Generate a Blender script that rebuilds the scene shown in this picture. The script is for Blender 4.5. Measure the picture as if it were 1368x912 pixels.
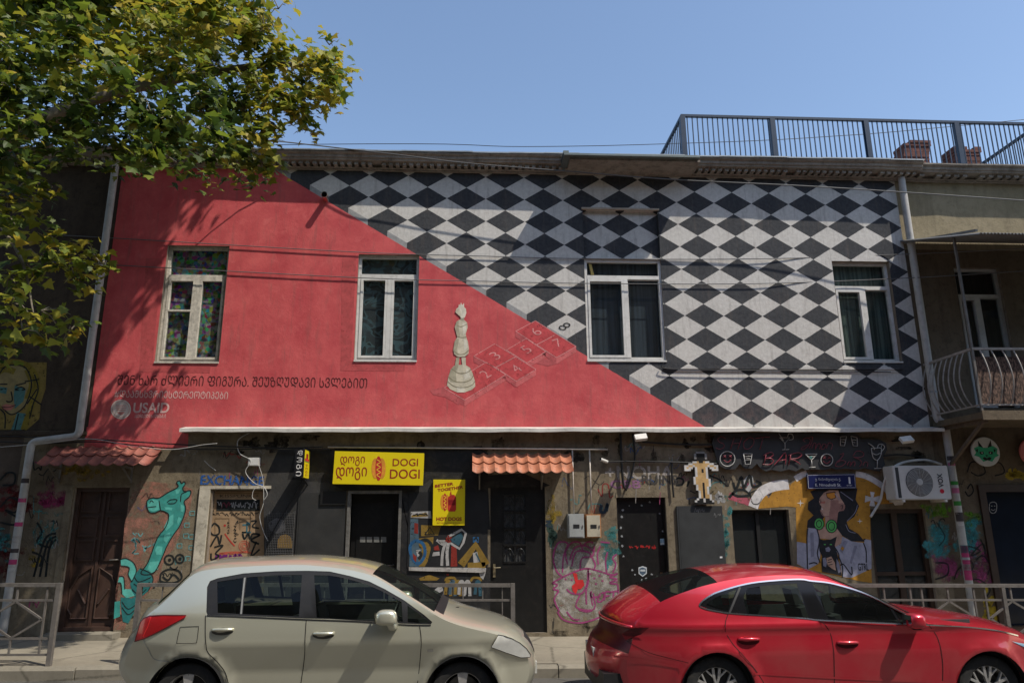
import bpy, bmesh, math, random
from math import sin, cos, tan, pi, radians, sqrt, atan2, exp
from mathutils import Vector, Matrix
from mathutils.geometry import tessellate_polygon, delaunay_2d_cdt

C = bpy.context.scene
COL = C.collection
for o in list(bpy.data.objects):
    bpy.data.objects.remove(o)

# ------------------------------------------------------------------ camera
F_PX, PITCH, YAW, ROLL = 960.0, radians(13.8), radians(3.2), radians(0.39)
CAM = Vector((0.0, -12.3, 1.96))
_fw = Vector((sin(YAW), cos(YAW), 0)); _r = Vector((cos(YAW), -sin(YAW), 0)); _z = Vector((0, 0, 1))
FWD = _fw * cos(PITCH) + _z * sin(PITCH)
_u = -_fw * sin(PITCH) + _z * cos(PITCH)
RGT = _r * cos(ROLL) - _u * sin(ROLL)
UPV = _r * sin(ROLL) + _u * cos(ROLL)
cd = bpy.data.cameras.new('camera'); cam = bpy.data.objects.new('camera', cd); COL.objects.link(cam)
cd.sensor_width = 36.0; cd.lens = F_PX / 1368.0 * 36.0; cd.clip_end = 2000.0; cd.clip_start = 0.05
m4 = Matrix((RGT, UPV, -FWD)).transposed().to_4x4(); m4.translation = CAM
cam.matrix_world = m4
C.camera = cam

# ------------------------------------------------------------------ light
SUN_DIR = Vector((1.43, -1.0, 2.6)).normalized()        # towards the sun
world = bpy.data.worlds.new("World"); C.world = world; world.use_nodes = True
wn = world.node_tree.nodes; wl = world.node_tree.links
for n in list(wn): wn.remove(n)
wo = wn.new('ShaderNodeOutputWorld'); wb = wn.new('ShaderNodeBackground'); sky = wn.new('ShaderNodeTexSky')
sky.sky_type = 'NISHITA'; sky.sun_disc = False
sky.sun_elevation = math.asin(SUN_DIR.z); sky.sun_rotation = atan2(SUN_DIR.x, SUN_DIR.y)
sky.altitude = 450; sky.air_density = 1.15; sky.dust_density = 1.2; sky.ozone_density = 1.0
wl.new(sky.outputs[0], wb.inputs[0]); wb.inputs[1].default_value = 0.15
wl.new(wb.outputs[0], wo.inputs[0])
sl = bpy.data.lights.new('sun', 'SUN'); so = bpy.data.objects.new('sun', sl); COL.objects.link(so)
sl.energy = 4.0; sl.angle = radians(0.55); sl.color = (1.0, 0.93, 0.82)
so.rotation_euler = (-SUN_DIR).to_track_quat('-Z', 'Y').to_euler(); so.location = (6, -10, 20)
C.view_settings.view_transform = 'Standard'; C.view_settings.look = 'None'
C.view_settings.exposure = 0.40; C.view_settings.gamma = 1.0
try: C.cycles.max_bounces = 8; C.cycles.transparent_max_bounces = 24
except Exception: pass

# ------------------------------------------------------------------ helpers
def ray(px, py):
    return FWD + RGT * ((px - 684.0) / F_PX) + UPV * ((456.0 - py) / F_PX)
def P(px, py, Y=0.0):
    "the point of the plane y=Y seen at a photo pixel"
    d = ray(px, py); t = (Y - CAM.y) / d.y
    return CAM + d * t
def PZ(px, py, Z):
    d = ray(px, py); t = (Z - CAM.z) / d.z
    return CAM + d * t
def zm(x0, y0, s):
    return lambda pts: [(x0 + a / s, y0 + b / s) for a, b in pts]
def rect(tl, tr, bl, br, Y=0.0):
    a, b, c, d = [P(*q, Y) for q in (tl, tr, bl, br)]
    return ((a.x + c.x) / 2, (b.x + d.x) / 2, (c.z + d.z) / 2, (a.z + b.z) / 2)     # x0,x1,z0,z1

class MB:
    def __init__(s): s.v = []; s.f = []; s.m = []; s.uv = None
    def add(s, vs, fs, m=0):
        k = len(s.v); s.v += [tuple(q) for q in vs]
        for f in fs: s.f.append([k + i for i in f]); s.m.append(m)
        return s
    def box(s, x0, x1, y0, y1, z0, z1, m=0):
        return s.add([(x0,y0,z0),(x1,y0,z0),(x1,y1,z0),(x0,y1,z0),(x0,y0,z1),(x1,y0,z1),(x1,y1,z1),(x0,y1,z1)],
                     [(0,3,2,1),(4,5,6,7),(0,1,5,4),(1,2,6,5),(2,3,7,6),(3,0,4,7)], m)
    def obox(s, c, ax, ay, az, m=0):
        "box from centre and three half axes"
        c, ax, ay, az = map(Vector, (c, ax, ay, az)); vs = []
        for k in (-1, 1):
            for i, j in ((-1,-1),(1,-1),(1,1),(-1,1)): vs.append(c + ax*i + ay*j + az*k)
        return s.add(vs, [(0,3,2,1),(4,5,6,7),(0,1,5,4),(1,2,6,5),(2,3,7,6),(3,0,4,7)], m)
    def tube(s, pts, r, n=8, m=0, cap=True):
        pts = [Vector(p) for p in pts]; k = len(s.v); N = len(pts)
        prev = None
        for i, p in enumerate(pts):
            t = (pts[min(i+1, N-1)] - pts[max(i-1, 0)])
            t = t.normalized() if t.length > 1e-9 else Vector((0,0,1))
            if prev is None:
                a = Vector((0,0,1)) if abs(t.z) < .9 else Vector((1,0,0))
                u = t.cross(a).normalized()
            else:
                u = (prev - t * prev.dot(t)); u = u.normalized() if u.length > 1e-6 else t.orthogonal().normalized()
            prev = u; w = t.cross(u)
            rr = r[i] if isinstance(r, (list, tuple)) else r
            for j in range(n):
                a = 2*pi*j/n; s.v.append(tuple(p + u*(cos(a)*rr) + w*(sin(a)*rr)))
        for i in range(N-1):
            for j in range(n):
                a = k+i*n+j; b = k+i*n+(j+1)%n
                s.f.append([a, b, b+n, a+n]); s.m.append(m)
        if cap:
            s.f.append([k+j for j in range(n)][::-1]); s.m.append(m)
            s.f.append([k+(N-1)*n+j for j in range(n)]); s.m.append(m)
        return s
    def bar(s, a, b, w, h=None, m=0, up=(0,0,1)):
        a = Vector(a); b = Vector(b); h = h or w; d = b - a; t = d.normalized(); u = Vector(up)
        if abs(t.dot(u)) > .98: u = Vector((0,1,0))
        x = t.cross(u).normalized(); y = x.cross(t)
        return s.obox((a+b)/2, d/2, x*(w/2), y*(h/2), m)
    def lathe(s, prof, c, axis='y', n=32, m=0):
        "prof: (radius, offset along axis)"
        k = len(s.v); c = Vector(c)
        for r, o in prof:
            for j in range(n):
                a = 2*pi*j/n
                if axis == 'y': s.v.append((c.x + r*cos(a), c.y + o, c.z + r*sin(a)))
                elif axis == 'z': s.v.append((c.x + r*cos(a), c.y + r*sin(a), c.z + o))
                else: s.v.append((c.x + o, c.y + r*cos(a), c.z + r*sin(a)))
        for i in range(len(prof)-1):
            for j in range(n):
                a = k+i*n+j; b = k+i*n+(j+1)%n
                s.f.append([a, a+n, b+n, b]); s.m.append(m)
        return s
    def poly(s, pts3, m=0):
        vs = [Vector(p) for p in pts3]
        try: tr = tessellate_polygon([vs])
        except Exception: tr = []
        return s.add(vs, [tuple(t) for t in tr], m)
    def prism(s, pts3, off, m=0):
        vs = [Vector(p) for p in pts3]; off = Vector(off); n = len(vs)
        tr = tessellate_polygon([vs])
        s.add(vs + [v+off for v in vs], [tuple(t) for t in tr] + [tuple(n+i for i in t[::-1]) for t in tr] +
              [(i, (i+1)%n, n+(i+1)%n, n+i) for i in range(n)], m)
        return s
    def wpoly(s, pts, Y, m=0):
        return s.poly([P(a, b, Y) for a, b in pts], m)
    def wplate(s, pts, Y0, Y1, m=0):
        "a plate outlined on the facade plane Y0, given its thickness towards Y1"
        return s.prism([P(a, b, Y0) for a, b in pts], (0, Y1 - Y0, 0), m)
    def ribbon(s, p3, w, m=0):
        "flat brush stroke in a plane facing -y"
        p3 = [Vector(p) for p in p3]; N = len(p3); k = len(s.v)
        if N < 2: return s
        for i, p in enumerate(p3):
            t = p3[min(i+1,N-1)] - p3[max(i-1,0)]; t = Vector((t.x, 0, t.z))
            t = t.normalized() if t.length > 1e-9 else Vector((1,0,0))
            nn = Vector((-t.z, 0, t.x)); ww = (w[i] if isinstance(w, (list,tuple)) else w) / 2
            s.v.append(tuple(p + nn*ww)); s.v.append(tuple(p - nn*ww))
        for i in range(N-1):
            s.f.append([k+2*i, k+2*i+1, k+2*i+3, k+2*i+2]); s.m.append(m)
        return s
    def stroke(s, pts, w, Y, m=0, smooth=True, closed=False):
        "brush stroke through photo points lying on plane Y; w in metres"
        p3 = [P(a, b, Y) for a, b in pts]
        if closed: p3.append(p3[0])
        if smooth and len(p3) > 2: p3 = crom(p3, 5)
        return s.ribbon(p3, w, m)
    def disc(s, c, rx, rz, m=0, n=20):
        c = Vector(c)
        return s.add([c + Vector((rx*cos(2*pi*i/n), 0, rz*sin(2*pi*i/n))) for i in range(n)], [tuple(range(n))], m)
    def wdisc(s, px, py, rx, ry, Y, m=0, n=20):
        return s.wpoly([(px + rx*cos(2*pi*i/n), py + ry*sin(2*pi*i/n)) for i in range(n)], Y, m)

def crom(p, k=6):
    out = []; N = len(p)
    for i in range(N-1):
        a, b, c, d = p[max(i-1,0)], p[i], p[i+1], p[min(i+2,N-1)]
        for j in range(k):
            t = j/k
            out.append(b*(1) + (c-a)*(.5*t) + (a*2 - b*5 + c*4 - d)*(.5*t*t) + (b*3 - a - c*3 + d)*(.5*t*t*t))
    out.append(p[-1]); return out

def root_of(o):
    while o.parent: o = o.parent
    return o
def obj(name, mb, mats, parent=None, smooth=False, sharp=None):
    if not isinstance(mats, (list, tuple)): mats = [mats]
    me = bpy.data.meshes.new(name)
    if parent is not None: loc = root_of(parent).location.copy()
    else:
        xs = [v[0] for v in mb.v]; ys = [v[1] for v in mb.v]; zs = [v[2] for v in mb.v]
        loc = Vector(((min(xs)+max(xs))/2, (min(ys)+max(ys))/2, min(zs)))
    me.from_pydata([tuple(Vector(v) - loc) for v in mb.v], [], mb.f)
    for m in mats: me.materials.append(m)
    me.polygons.foreach_set('material_index', mb.m)
    if smooth:
        me.polygons.foreach_set('use_smooth', [True]*len(me.polygons))
    me.update()
    if smooth and sharp:
        me.set_sharp_from_angle(angle=radians(sharp))
    o = bpy.data.objects.new(name, me); COL.objects.link(o)
    if parent is not None: o.parent = parent
    else: o.location = loc
    return o
def tag(o, label=None, cat=None, group=None, kind=None):
    if label: o['label'] = label
    if cat: o['category'] = cat
    if group: o['group'] = group
    if kind: o['kind'] = kind
    return o
def thing(name, label, cat, loc, group=None):
    o = bpy.data.objects.new(name, None); COL.objects.link(o)
    o.empty_display_size = .2; o.location = Vector(loc)
    return tag(o, label, cat, group)
def fix_normals(o):
    bm = bmesh.new(); bm.from_mesh(o.data); bmesh.ops.recalc_face_normals(bm, faces=bm.faces); bm.to_mesh(o.data); bm.free()
def dup(root, loc, label=None, group=None):
    r = root.copy(); COL.objects.link(r); r.location = loc
    if label: r['label'] = label
    if group: r['group'] = group
    for ch in list(root.children):
        c = ch.copy(); COL.objects.link(c); c.parent = r
        for g in list(ch.children):
            d = g.copy(); COL.objects.link(d); d.parent = c
    return r

# ------------------------------------------------------------------ materials
class NT:
    def __init__(s, name):
        s.mat = bpy.data.materials.new(name); s.mat.use_nodes = True
        s.t = s.mat.node_tree; s.n = s.t.nodes; s.l = s.t.links
        for x in list(s.n): s.n.remove(x)
        s.out = s.n.new('ShaderNodeOutputMaterial')
        s._pos = None
    def pos(s):
        if s._pos is None: s._pos = s.n.new('ShaderNodeNewGeometry').outputs['Position']
        return s._pos
    def put(s, sock, v):
        if isinstance(v, bpy.types.NodeSocket): s.l.new(v, sock)
        elif isinstance(v, (tuple, list)) and len(v) == 3 and sock.type == 'RGBA': sock.default_value = (*v, 1)
        else: sock.default_value = v
    def math(s, op, a, b=0.0, c=None, clamp=False):
        n = s.n.new('ShaderNodeMath'); n.operation = op; n.use_clamp = clamp
        s.put(n.inputs[0], a); s.put(n.inputs[1], b)
        if c is not None: s.put(n.inputs[2], c)
        return n.outputs[0]
    def noise(s, scale, detail=4, rough=.55, vec=None, stretch=None, dist=0.0):
        n = s.n.new('ShaderNodeTexNoise'); n.inputs['Scale'].default_value = scale
        n.inputs['Detail'].default_value = detail; n.inputs['Roughness'].default_value = rough
        n.inputs['Distortion'].default_value = dist
        v = vec or s.pos()
        if stretch:
            mp = s.n.new('ShaderNodeMapping'); mp.inputs['Scale'].default_value = stretch
            s.l.new(v, mp.inputs['Vector']); v = mp.outputs[0]
        s.l.new(v, n.inputs['Vector']); return n.outputs['Fac']
    def ramp(s, fac, lo, hi, a=0.0, b=1.0):
        n = s.n.new('ShaderNodeMapRange'); n.clamp = True
        s.put(n.inputs['Value'], fac); n.inputs['From Min'].default_value = lo; n.inputs['From Max'].default_value = hi
        n.inputs['To Min'].default_value = a; n.inputs['To Max'].default_value = b
        return n.outputs[0]
    def mix(s, fac, a, b, mode='MIX'):
        n = s.n.new('ShaderNodeMix'); n.data_type = 'RGBA'; n.blend_type = mode
        s.put(n.inputs[0], fac); s.put(n.inputs[6], a); s.put(n.inputs[7], b)
        return n.outputs[2]
    def xyz(s):
        n = s.n.new('ShaderNodeSeparateXYZ'); s.l.new(s.pos(), n.inputs[0]); return n.outputs
    def bump(s, h, strength=.3, dist=.02):
        n = s.n.new('ShaderNodeBump'); n.inputs['Strength'].default_value = strength; n.inputs['Distance'].default_value = dist
        s.l.new(h, n.inputs['Height']); return n.outputs[0]
    def bsdf(s, color, rough=.6, metal=0.0, spec=.4, normal=None, coat=0.0, alpha=None):
        n = s.n.new('ShaderNodeBsdfPrincipled')
        s.put(n.inputs['Base Color'], color); s.put(n.inputs['Roughness'], rough); s.put(n.inputs['Metallic'], metal)
        n.inputs['Specular IOR Level'].default_value = spec
        if normal is not None: s.l.new(normal, n.inputs['Normal'])
        if coat: n.inputs['Coat Weight'].default_value = coat; n.inputs['Coat Roughness'].default_value = .04
        if alpha is not None: s.put(n.inputs['Alpha'], alpha)
        s.l.new(n.outputs[0], s.out.inputs[0]); return n

def vary(c, k):
    return tuple(max(0, min(1, q*k)) for q in c)
_mc = {}
def mat(name, c, rough=.6, var=.18, scale=5.0, metal=0.0, spec=.35, bump=.0, bscale=60, coat=0.0, wear=0.0, dirt=0.0):
    key = (name, c, rough, var, scale, metal, spec, bump, bscale, coat, wear, dirt)
    if key in _mc: return _mc[key]
    t = NT(name)
    col = c
    if var:
        nz = t.noise(scale, 6, .6)
        col = t.mix(t.ramp(nz, .3, .7), vary(c, 1-var), vary(c, 1+var))
    if dirt:
        d = t.ramp(t.noise(scale*2.3, 8, .7, dist=.4), .5, .72, 0, dirt)
        col = t.mix(d, col, (.07, .06, .048))
    nrm = None
    if bump:
        nrm = t.bump(t.noise(bscale, 6, .6), bump, .01)
    al = None
    if wear:
        al = t.ramp(t.noise(16, 8, .72), .30 + wear*.2, .36 + wear*.26)
    t.bsdf(col, rough, metal, spec, nrm, coat, al)
    _mc[key] = t.mat
    return t.mat
def paint(name, c, wear=0.0): return mat(name, c, .78, .22, 7, spec=.18, wear=wear, dirt=.28)

def glass_mat(name, tint, trans, rough=.02, gloss=.9):
    t = NT(name)
    tr = t.n.new('ShaderNodeBsdfTransparent'); tr.inputs[0].default_value = (*tint, 1)
    gl = t.n.new('ShaderNodeBsdfGlossy'); gl.inputs['Roughness'].default_value = rough; gl.inputs['Color'].default_value = (gloss, gloss, gloss, 1)
    df = t.n.new('ShaderNodeBsdfPrincipled'); df.inputs['Base Color'].default_value = (.02, .024, .024, 1); df.inputs['Roughness'].default_value = .6
    m1 = t.n.new('ShaderNodeMixShader'); m1.inputs[0].default_value = 1-trans
    t.l.new(tr.outputs[0], m1.inputs[1]); t.l.new(df.outputs[0], m1.inputs[2])
    fr = t.n.new('ShaderNodeFresnel'); fr.inputs['IOR'].default_value = 1.5
    gm = t.n.new('ShaderNodeNewGeometry'); m2 = t.n.new('ShaderNodeMixShader'); t.l.new(t.math('MULTIPLY', fr.outputs[0], t.math('SUBTRACT', 1.0, gm.outputs['Backfacing'])), m2.inputs[0])
    t.l.new(m1.outputs[0], m2.inputs[1]); t.l.new(gl.outputs[0], m2.inputs[2])
    t.l.new(m2.outputs[0], t.out.inputs[0]); return t.mat

def spray(name, c):
    t = NT(name); n1 = t.noise(11, 9, .75); n2 = t.noise(3.0, 4, .6); n3 = t.noise(300, 2, .5)
    al = t.math('MULTIPLY', t.ramp(t.math('ADD', t.math('MULTIPLY', n1, .6), t.math('MULTIPLY', n2, .5)), .46, .62), t.ramp(n3, .30, .55, .45, .95))
    t.bsdf(t.mix(t.ramp(n2, .3, .7), vary(c, .65), c), .8, 0, .15, None, 0, al); return t.mat
# ------------------------------------------------------------------ ground
def gz(x): return -0.012*x - 0.02
KY, PAV = -2.36, 0.15
def sheet(name, x0, x1, y0, y1, dz, m, nx=40):
    b = MB()
    for i in range(nx):
        a, c = x0+(x1-x0)*i/nx, x0+(x1-x0)*(i+1)/nx
        b.add([(a,y0,gz(a)+dz),(c,y0,gz(c)+dz),(c,y1,gz(c)+dz),(a,y1,gz(a)+dz)], [(0,1,2,3)])
    return obj(name, b, m)
def ground_mat(name, c, bs, v=.25):
    t = NT(name)
    n1 = t.noise(.9, 6, .6); n2 = t.noise(9, 8, .7); n3 = t.noise(160, 3, .6)
    col = t.mix(t.ramp(n1, .3, .7), vary(c, 1-v), vary(c, 1+v))
    col = t.mix(t.ramp(n2, .45, .75, 0, .5), col, vary(c, .62))
    col = t.mix(t.ramp(n3, .35, .7, 0, .35), col, vary(c, 1.35))
    vo = t.n.new('ShaderNodeTexVoronoi'); vo.feature = 'DISTANCE_TO_EDGE'; vo.inputs['Scale'].default_value = .55; t.l.new(t.pos(), vo.inputs['Vector'])
    ck = t.math('MULTIPLY', t.ramp(t.math('ADD', vo.outputs['Distance'], t.math('MULTIPLY', t.math('SUBTRACT', n2, .5), .05)), .0, .012, 1, 0), .65)
    col = t.mix(ck, col, vary(c, .35))
    col = t.mix(t.ramp(t.noise(3.1, 6, .7), .60, .68, 0, .4), col, vary(c, .55))
    t.bsdf(col, .9, 0, .2, t.bump(n3, bs, .006)); return t.mat
M_ASPH = ground_mat('asphalt', (.085,.080,.072), .6)
M_PAVE = ground_mat('pavement_asphalt', (.205,.182,.14), .5)
M_KERB = ground_mat('kerb_stone', (.205,.185,.145), .6, .35)
b = MB(); b.add([(-300,-300,-6),(300,-300,-6),(300,300,-6),(-300,300,-6)], [(0,1,2,3)])
tag(obj('ground', b, M_ASPH), kind='structure')
tag(sheet('road', -60, 60, -14.5, KY+.05, 0, M_ASPH), kind='structure')
b = MB()
nx = 60
for i in range(nx):
    a, c = -60+2*i, -58+2*i
    b.add([(a,KY+.16,gz(a)+PAV-.004),(c,KY+.16,gz(c)+PAV-.004),(c,.9,gz(c)+PAV-.004),(a,.9,gz(a)+PAV-.004)], [(0,1,2,3)])
tag(obj('pavement', b, M_PAVE), kind='structure')
b = MB(); rnd = random.Random(4)
x = -30.0
while x < 30:
    L = 1.0 + rnd.uniform(-.06, .06); dz = rnd.uniform(-.012, .006); dy = rnd.uniform(-.01, .01)
    z0a, z0b = gz(x), gz(x+L)
    e = .012; y0 = KY+dy; y1 = KY+.17
    vs = []
    for xx, zz in ((x+.006, z0a), (x+L-.006, z0b)):
        t_ = zz+PAV+dz
        vs += [(xx,y0,zz-.1),(xx,y0,t_-.03),(xx,y0+.03,t_),(xx,y1,t_),(xx,y1,zz-.1)]
    b.add(vs, [(0,5,6,1),(1,6,7,2),(2,7,8,3),(3,8,9,4),(0,1,2,3,4),(5,9,8,7,6)])
    x += L
tag(obj('kerb', b, M_KERB), kind='structure')
sheet('far_pavement', -60, 60, -18.5, -14.45, .14, M_PAVE)['kind'] = 'structure'
b = MB()
b.box(-60, 60, -14.62, -14.44, -1.2, .145)
# ------------------------------------------------------------------ wall materials
LX0, LW, LZ0, LH = 3.441, .7163, 7.915, .2207
def mural_mat():
    t = NT('mural_plaster')
    X = t.xyz()
    r = t.math('DIVIDE', t.math('SUBTRACT', LZ0, X[2]), LH)
    wob = t.math('MULTIPLY', t.math('SUBTRACT', t.noise(14, 3, .5), .5), .022)
    u = t.math('ADD', t.math('DIVIDE', t.math('SUBTRACT', t.math('SUBTRACT', X[0], LX0), t.math('MULTIPLY', r, .00165)), LW), wob)
    hr = t.math('MULTIPLY', r, .5)
    a = t.math('ADD', u, hr); bb = t.math('SUBTRACT', u, hr)
    par = t.math('MODULO', t.math('ADD', t.math('ADD', t.math('FLOOR', a), t.math('FLOOR', bb)), 400.0), 2.0)
    n1 = t.noise(2.2, 7, .65); n2 = t.noise(16, 8, .68); n3 = t.noise(1.0, 5, .6, stretch=(2.5, 2.5, .5)); n4 = t.noise(90, 3, .6)
    white = t.mix(t.ramp(n2, .35, .7), (.47,.45,.42), (.60,.58,.545))
    white = t.mix(t.ramp(n3, .52, .75, 0, .35), white, (.40,.37,.33))
    black = t.mix(t.ramp(n2, .35, .7), (.032,.034,.039), (.058,.060,.065))
    black = t.mix(t.ramp(n1, .5, .75, 0, .45), black, (.085,.086,.088))
    top = t.mix(par, white, black)
    sfr = t.math('LESS_THAN', t.math('FRACT', t.math('ADD', u, 100.0)), .5)
    side = t.mix(sfr, black, t.mix(t.ramp(n2, .35, .7), (.24,.24,.24), (.33,.33,.33)))
    red = t.mix(t.ramp(n1, .32, .68), (.45,.060,.070), (.60,.112,.112))
    red = t.mix(t.ramp(n3, .5, .75, 0, .5), red, (.38,.050,.058))
    red = t.mix(t.ramp(t.noise(5.5, 8, .75, dist=.6), .54, .70, 0, .6), red, (.62,.145,.14))
    c = t.mix(t.math('LESS_THAN', bb, -9.0), top, side)
    c = t.mix(t.math('LESS_THAN', bb, -9.25), c, red)
    # grime: rain streaks and low stains
    st = t.ramp(t.noise(3.2, 8, .72, stretch=(3, 3, .35)), .52, .74, 0, .50)
    c = t.mix(st, c, (.12,.095,.08))
    lo = t.math('MULTIPLY', t.ramp(X[2], 3.5, 4.0, 1, 0), t.ramp(t.noise(4, 8, .7), .45, .65, 0, .32))
    c = t.mix(lo, c, (.24,.12,.10))
    cr = t.ramp(t.noise(1.6, 2, .5, dist=3.0), .497, .503)
    h = t.math('ADD', t.math('MULTIPLY', n2, .6), t.math('MULTIPLY', n4, .4))
    h = t.math('ADD', h, t.math('MULTIPLY', t.noise(.9, 4, .5), 2.2))
    t.bsdf(c, .82, 0, .22, t.bump(h, .42, .02)); return t.mat
M_MURAL = mural_mat()
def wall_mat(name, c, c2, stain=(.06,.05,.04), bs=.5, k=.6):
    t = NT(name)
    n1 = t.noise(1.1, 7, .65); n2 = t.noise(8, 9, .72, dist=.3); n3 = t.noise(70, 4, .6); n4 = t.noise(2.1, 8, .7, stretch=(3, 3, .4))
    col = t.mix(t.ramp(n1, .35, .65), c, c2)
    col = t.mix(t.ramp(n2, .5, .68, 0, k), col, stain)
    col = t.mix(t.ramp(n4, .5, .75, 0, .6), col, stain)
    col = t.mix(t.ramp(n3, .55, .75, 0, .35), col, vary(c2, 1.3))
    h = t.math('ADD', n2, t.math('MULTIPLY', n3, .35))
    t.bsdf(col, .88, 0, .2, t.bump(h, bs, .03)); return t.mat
M_CONC = wall_mat('stained_concrete', (.125,.100,.070), (.225,.185,.125), (.050,.038,.026))
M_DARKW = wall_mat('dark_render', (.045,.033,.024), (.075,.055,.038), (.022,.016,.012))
M_OLIVE = wall_mat('olive_render', (.22,.185,.115), (.30,.25,.165), (.12,.095,.06), k=.4)
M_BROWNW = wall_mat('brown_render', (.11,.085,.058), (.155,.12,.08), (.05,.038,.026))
M_CORN = wall_mat('weathered_cornice', (.20,.175,.15), (.33,.29,.245), (.07,.055,.042), .6)
M_BLACKP = mat('black_wall_paint', (.0105,.0105,.0115), .62, .5, 2.2, bump=.5, bscale=26, dirt=.45)
M_GREYP = mat('dark_grey_wall_paint', (.034,.033,.032), .7, .45, 2.0, bump=.5, bscale=26, dirt=.5)
M_WHITEM = mat('white_painted_metal', (.55,.53,.49), .5, .15, 3, dirt=.35)
M_ZINC = mat('zinc_sheet', (.30,.32,.33), .45, .2, 2, metal=.3, dirt=.4)
M_PVC = mat('white_window_plastic', (.60,.59,.56), .35, .1, 3, dirt=.35)
M_OLDW = mat('old_window_wood', (.52,.48,.41), .7, .25, 9, dirt=.6)
M_REVEAL = mat('bare_render_reveal', (.19,.155,.12), .9, .3, 6, bump=.4, bscale=40)
M_DARK = mat('dark_interior', (.012,.012,.013), .9, .3, 2)
M_CABLE = mat('black_cable_sheath', (.012,.012,.013), .5, .1, 3)
M_GCABLE = mat('grey_cable_sheath', (.42,.41,.39), .55, .1, 3)
M_STEEL = mat('galvanised_rail', (.16,.145,.13), .5, .25, 7, metal=.25, dirt=.6)
M_GLASS = glass_mat('window_glass', (.85,.88,.87), .93)
M_DGLASS = glass_mat('dark_glass', (.6,.62,.64), .6)

# ------------------------------------------------------------------ wall builder
def wall_open(b, x0, x1, z0, z1, Y, ops, m=0, mr=1):
    "front faces of a wall with rectangular openings (x0,x1,z0,z1,depth) and their reveals"
    xs = sorted({x0, x1, *[o[0] for o in ops], *[o[1] for o in ops]})
    zs = sorted({z0, z1, *[o[2] for o in ops], *[o[3] for o in ops]})
    xs = [q for q in xs if x0 <= q <= x1]; zs = [q for q in zs if z0 <= q <= z1]
    for i in range(len(xs)-1):
        for j in range(len(zs)-1):
            cx, cz = (xs[i]+xs[i+1])/2, (zs[j]+zs[j+1])/2
            if any(o[0] < cx < o[1] and o[2] < cz < o[3] for o in ops): continue
            b.add([(xs[i],Y,zs[j]),(xs[i+1],Y,zs[j]),(xs[i+1],Y,zs[j+1]),(xs[i],Y,zs[j+1])], [(0,1,2,3)], m)
    for o in ops:
        a, c, e, g, d = o[:5]; q = o[5] if len(o) > 5 else mr
        b.add([(a,Y,e),(a,Y+d,e),(a,Y+d,g),(a,Y,g)], [(0,1,2,3)], q)
        b.add([(c,Y,e),(c,Y,g),(c,Y+d,g),(c,Y+d,e)], [(0,1,2,3)], q)
        b.add([(a,Y,g),(a,Y+d,g),(c,Y+d,g),(c,Y,g)], [(0,1,2,3)], q)
        b.add([(a,Y,e),(c,Y,e),(c,Y+d,e),(a,Y+d,e)], [(0,1,2,3)], q)
    return b

# ------------------------------------------------------------------ text
_tx = {}
def text_shape(s, shear=0.0, bold=0.0):
    k = (s, shear, bold)
    if k not in _tx:
        cu = bpy.data.curves.new('t', 'FONT'); cu.body = s; cu.size = 1; cu.shear = shear; cu.offset = bold; cu.resolution_u = 4
        o = bpy.data.objects.new('t', cu); COL.objects.link(o)
        dg = bpy.context.evaluated_depsgraph_get(); dg.update()
        me = bpy.data.meshes.new_from_object(o.evaluated_get(dg))
        vs = [tuple(v.co) for v in me.vertices]; fs = [tuple(p.vertices) for p in me.polygons]
        bpy.data.objects.remove(o); bpy.data.curves.remove(cu); bpy.data.meshes.remove(me)
        _tx[k] = (vs, fs)
    return _tx[k]
def text_quad(b, s, tl, tr, bl, m=0, shear=0.0, bold=0.0, off=(0,0,0)):
    "fit text into the parallelogram given by three 3-D corners"
    vs, fs = text_shape(s, shear, bold)
    if not vs: return b
    xa = min(v[0] for v in vs); xb = max(v[0] for v in vs); ya = min(v[1] for v in vs); yb = max(v[1] for v in vs)
    tl, tr, bl, off = Vector(tl), Vector(tr), Vector(bl), Vector(off)
    out = []
    for v in vs:
        p, q = (v[0]-xa)/max(1e-6, xb-xa), (yb-v[1])/max(1e-6, yb-ya)
        out.append(tl + (tr-tl)*p + (bl-tl)*q + off)
    return b.add(out, fs, m)
def wtext(b, s, l, t, r, bo, Y, m=0, shear=0.0, bold=0.0, tilt=0):
    "tilt: how many pixels lower the right end sits"
    tl, tr, bl = P(l, t, Y), P(r, t+tilt, Y), P(l, bo, Y)
    return text_quad(b, s, tl, tr, Vector((tl.x, Y, bl.z)), m, shear, bold)

# ------------------------------------------------------------------ mural building
xL, xR = P(116, 583).x, P(1241, 560).x
zS = P(600, 574).z; zC = P(600, 231).z
zTop = 8.62
bld = thing('mural_building', 'two storey building with red and black-white diamond mural over graffitied shopfronts', 'building', ((xL+xR)/2, 2, gz(0)))
W1 = rect((224,326),(307,330),(207,482),(292,484))
W2 = rect((479,338),(560,342),(473,481),(557,481))
W3 = rect((780,346),(884,347),(785,481),(889,481))
W3b = rect((778,281),(883,280),(780,344),(884,345))
W4 = rect((1111,349),(1187,349),(1127,483),(1206,482))
b = MB()
wall_open(b, xL, xR, zS-.02, zC+.1, 0, [(*W1, .22), (*W2, .20), (*W3, .16), (W3[0], W3[1], W3b[2], W3b[3], .09, 0), (*W4, .20)])
b.add([(W3[0],.09,W3b[2]),(W3[1],.09,W3b[2]),(W3[1],.09,W3b[3]),(W3[0],.09,W3b[3])], [(0,1,2,3)], 0)
b.add([(xL,0,zS-.02),(xL,0,zC+.1),(xL,9,zC+.1),(xL,9,zS-.02)], [(0,1,2,3)], 1)
b.add([(xR,0,zS-.02),(xR,9,zS-.02),(xR,9,zC+.1),(xR,0,zC+.1)], [(0,1,2,3)], 1)
obj('upper_wall', b, [M_MURAL, M_REVEAL], bld)

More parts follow.
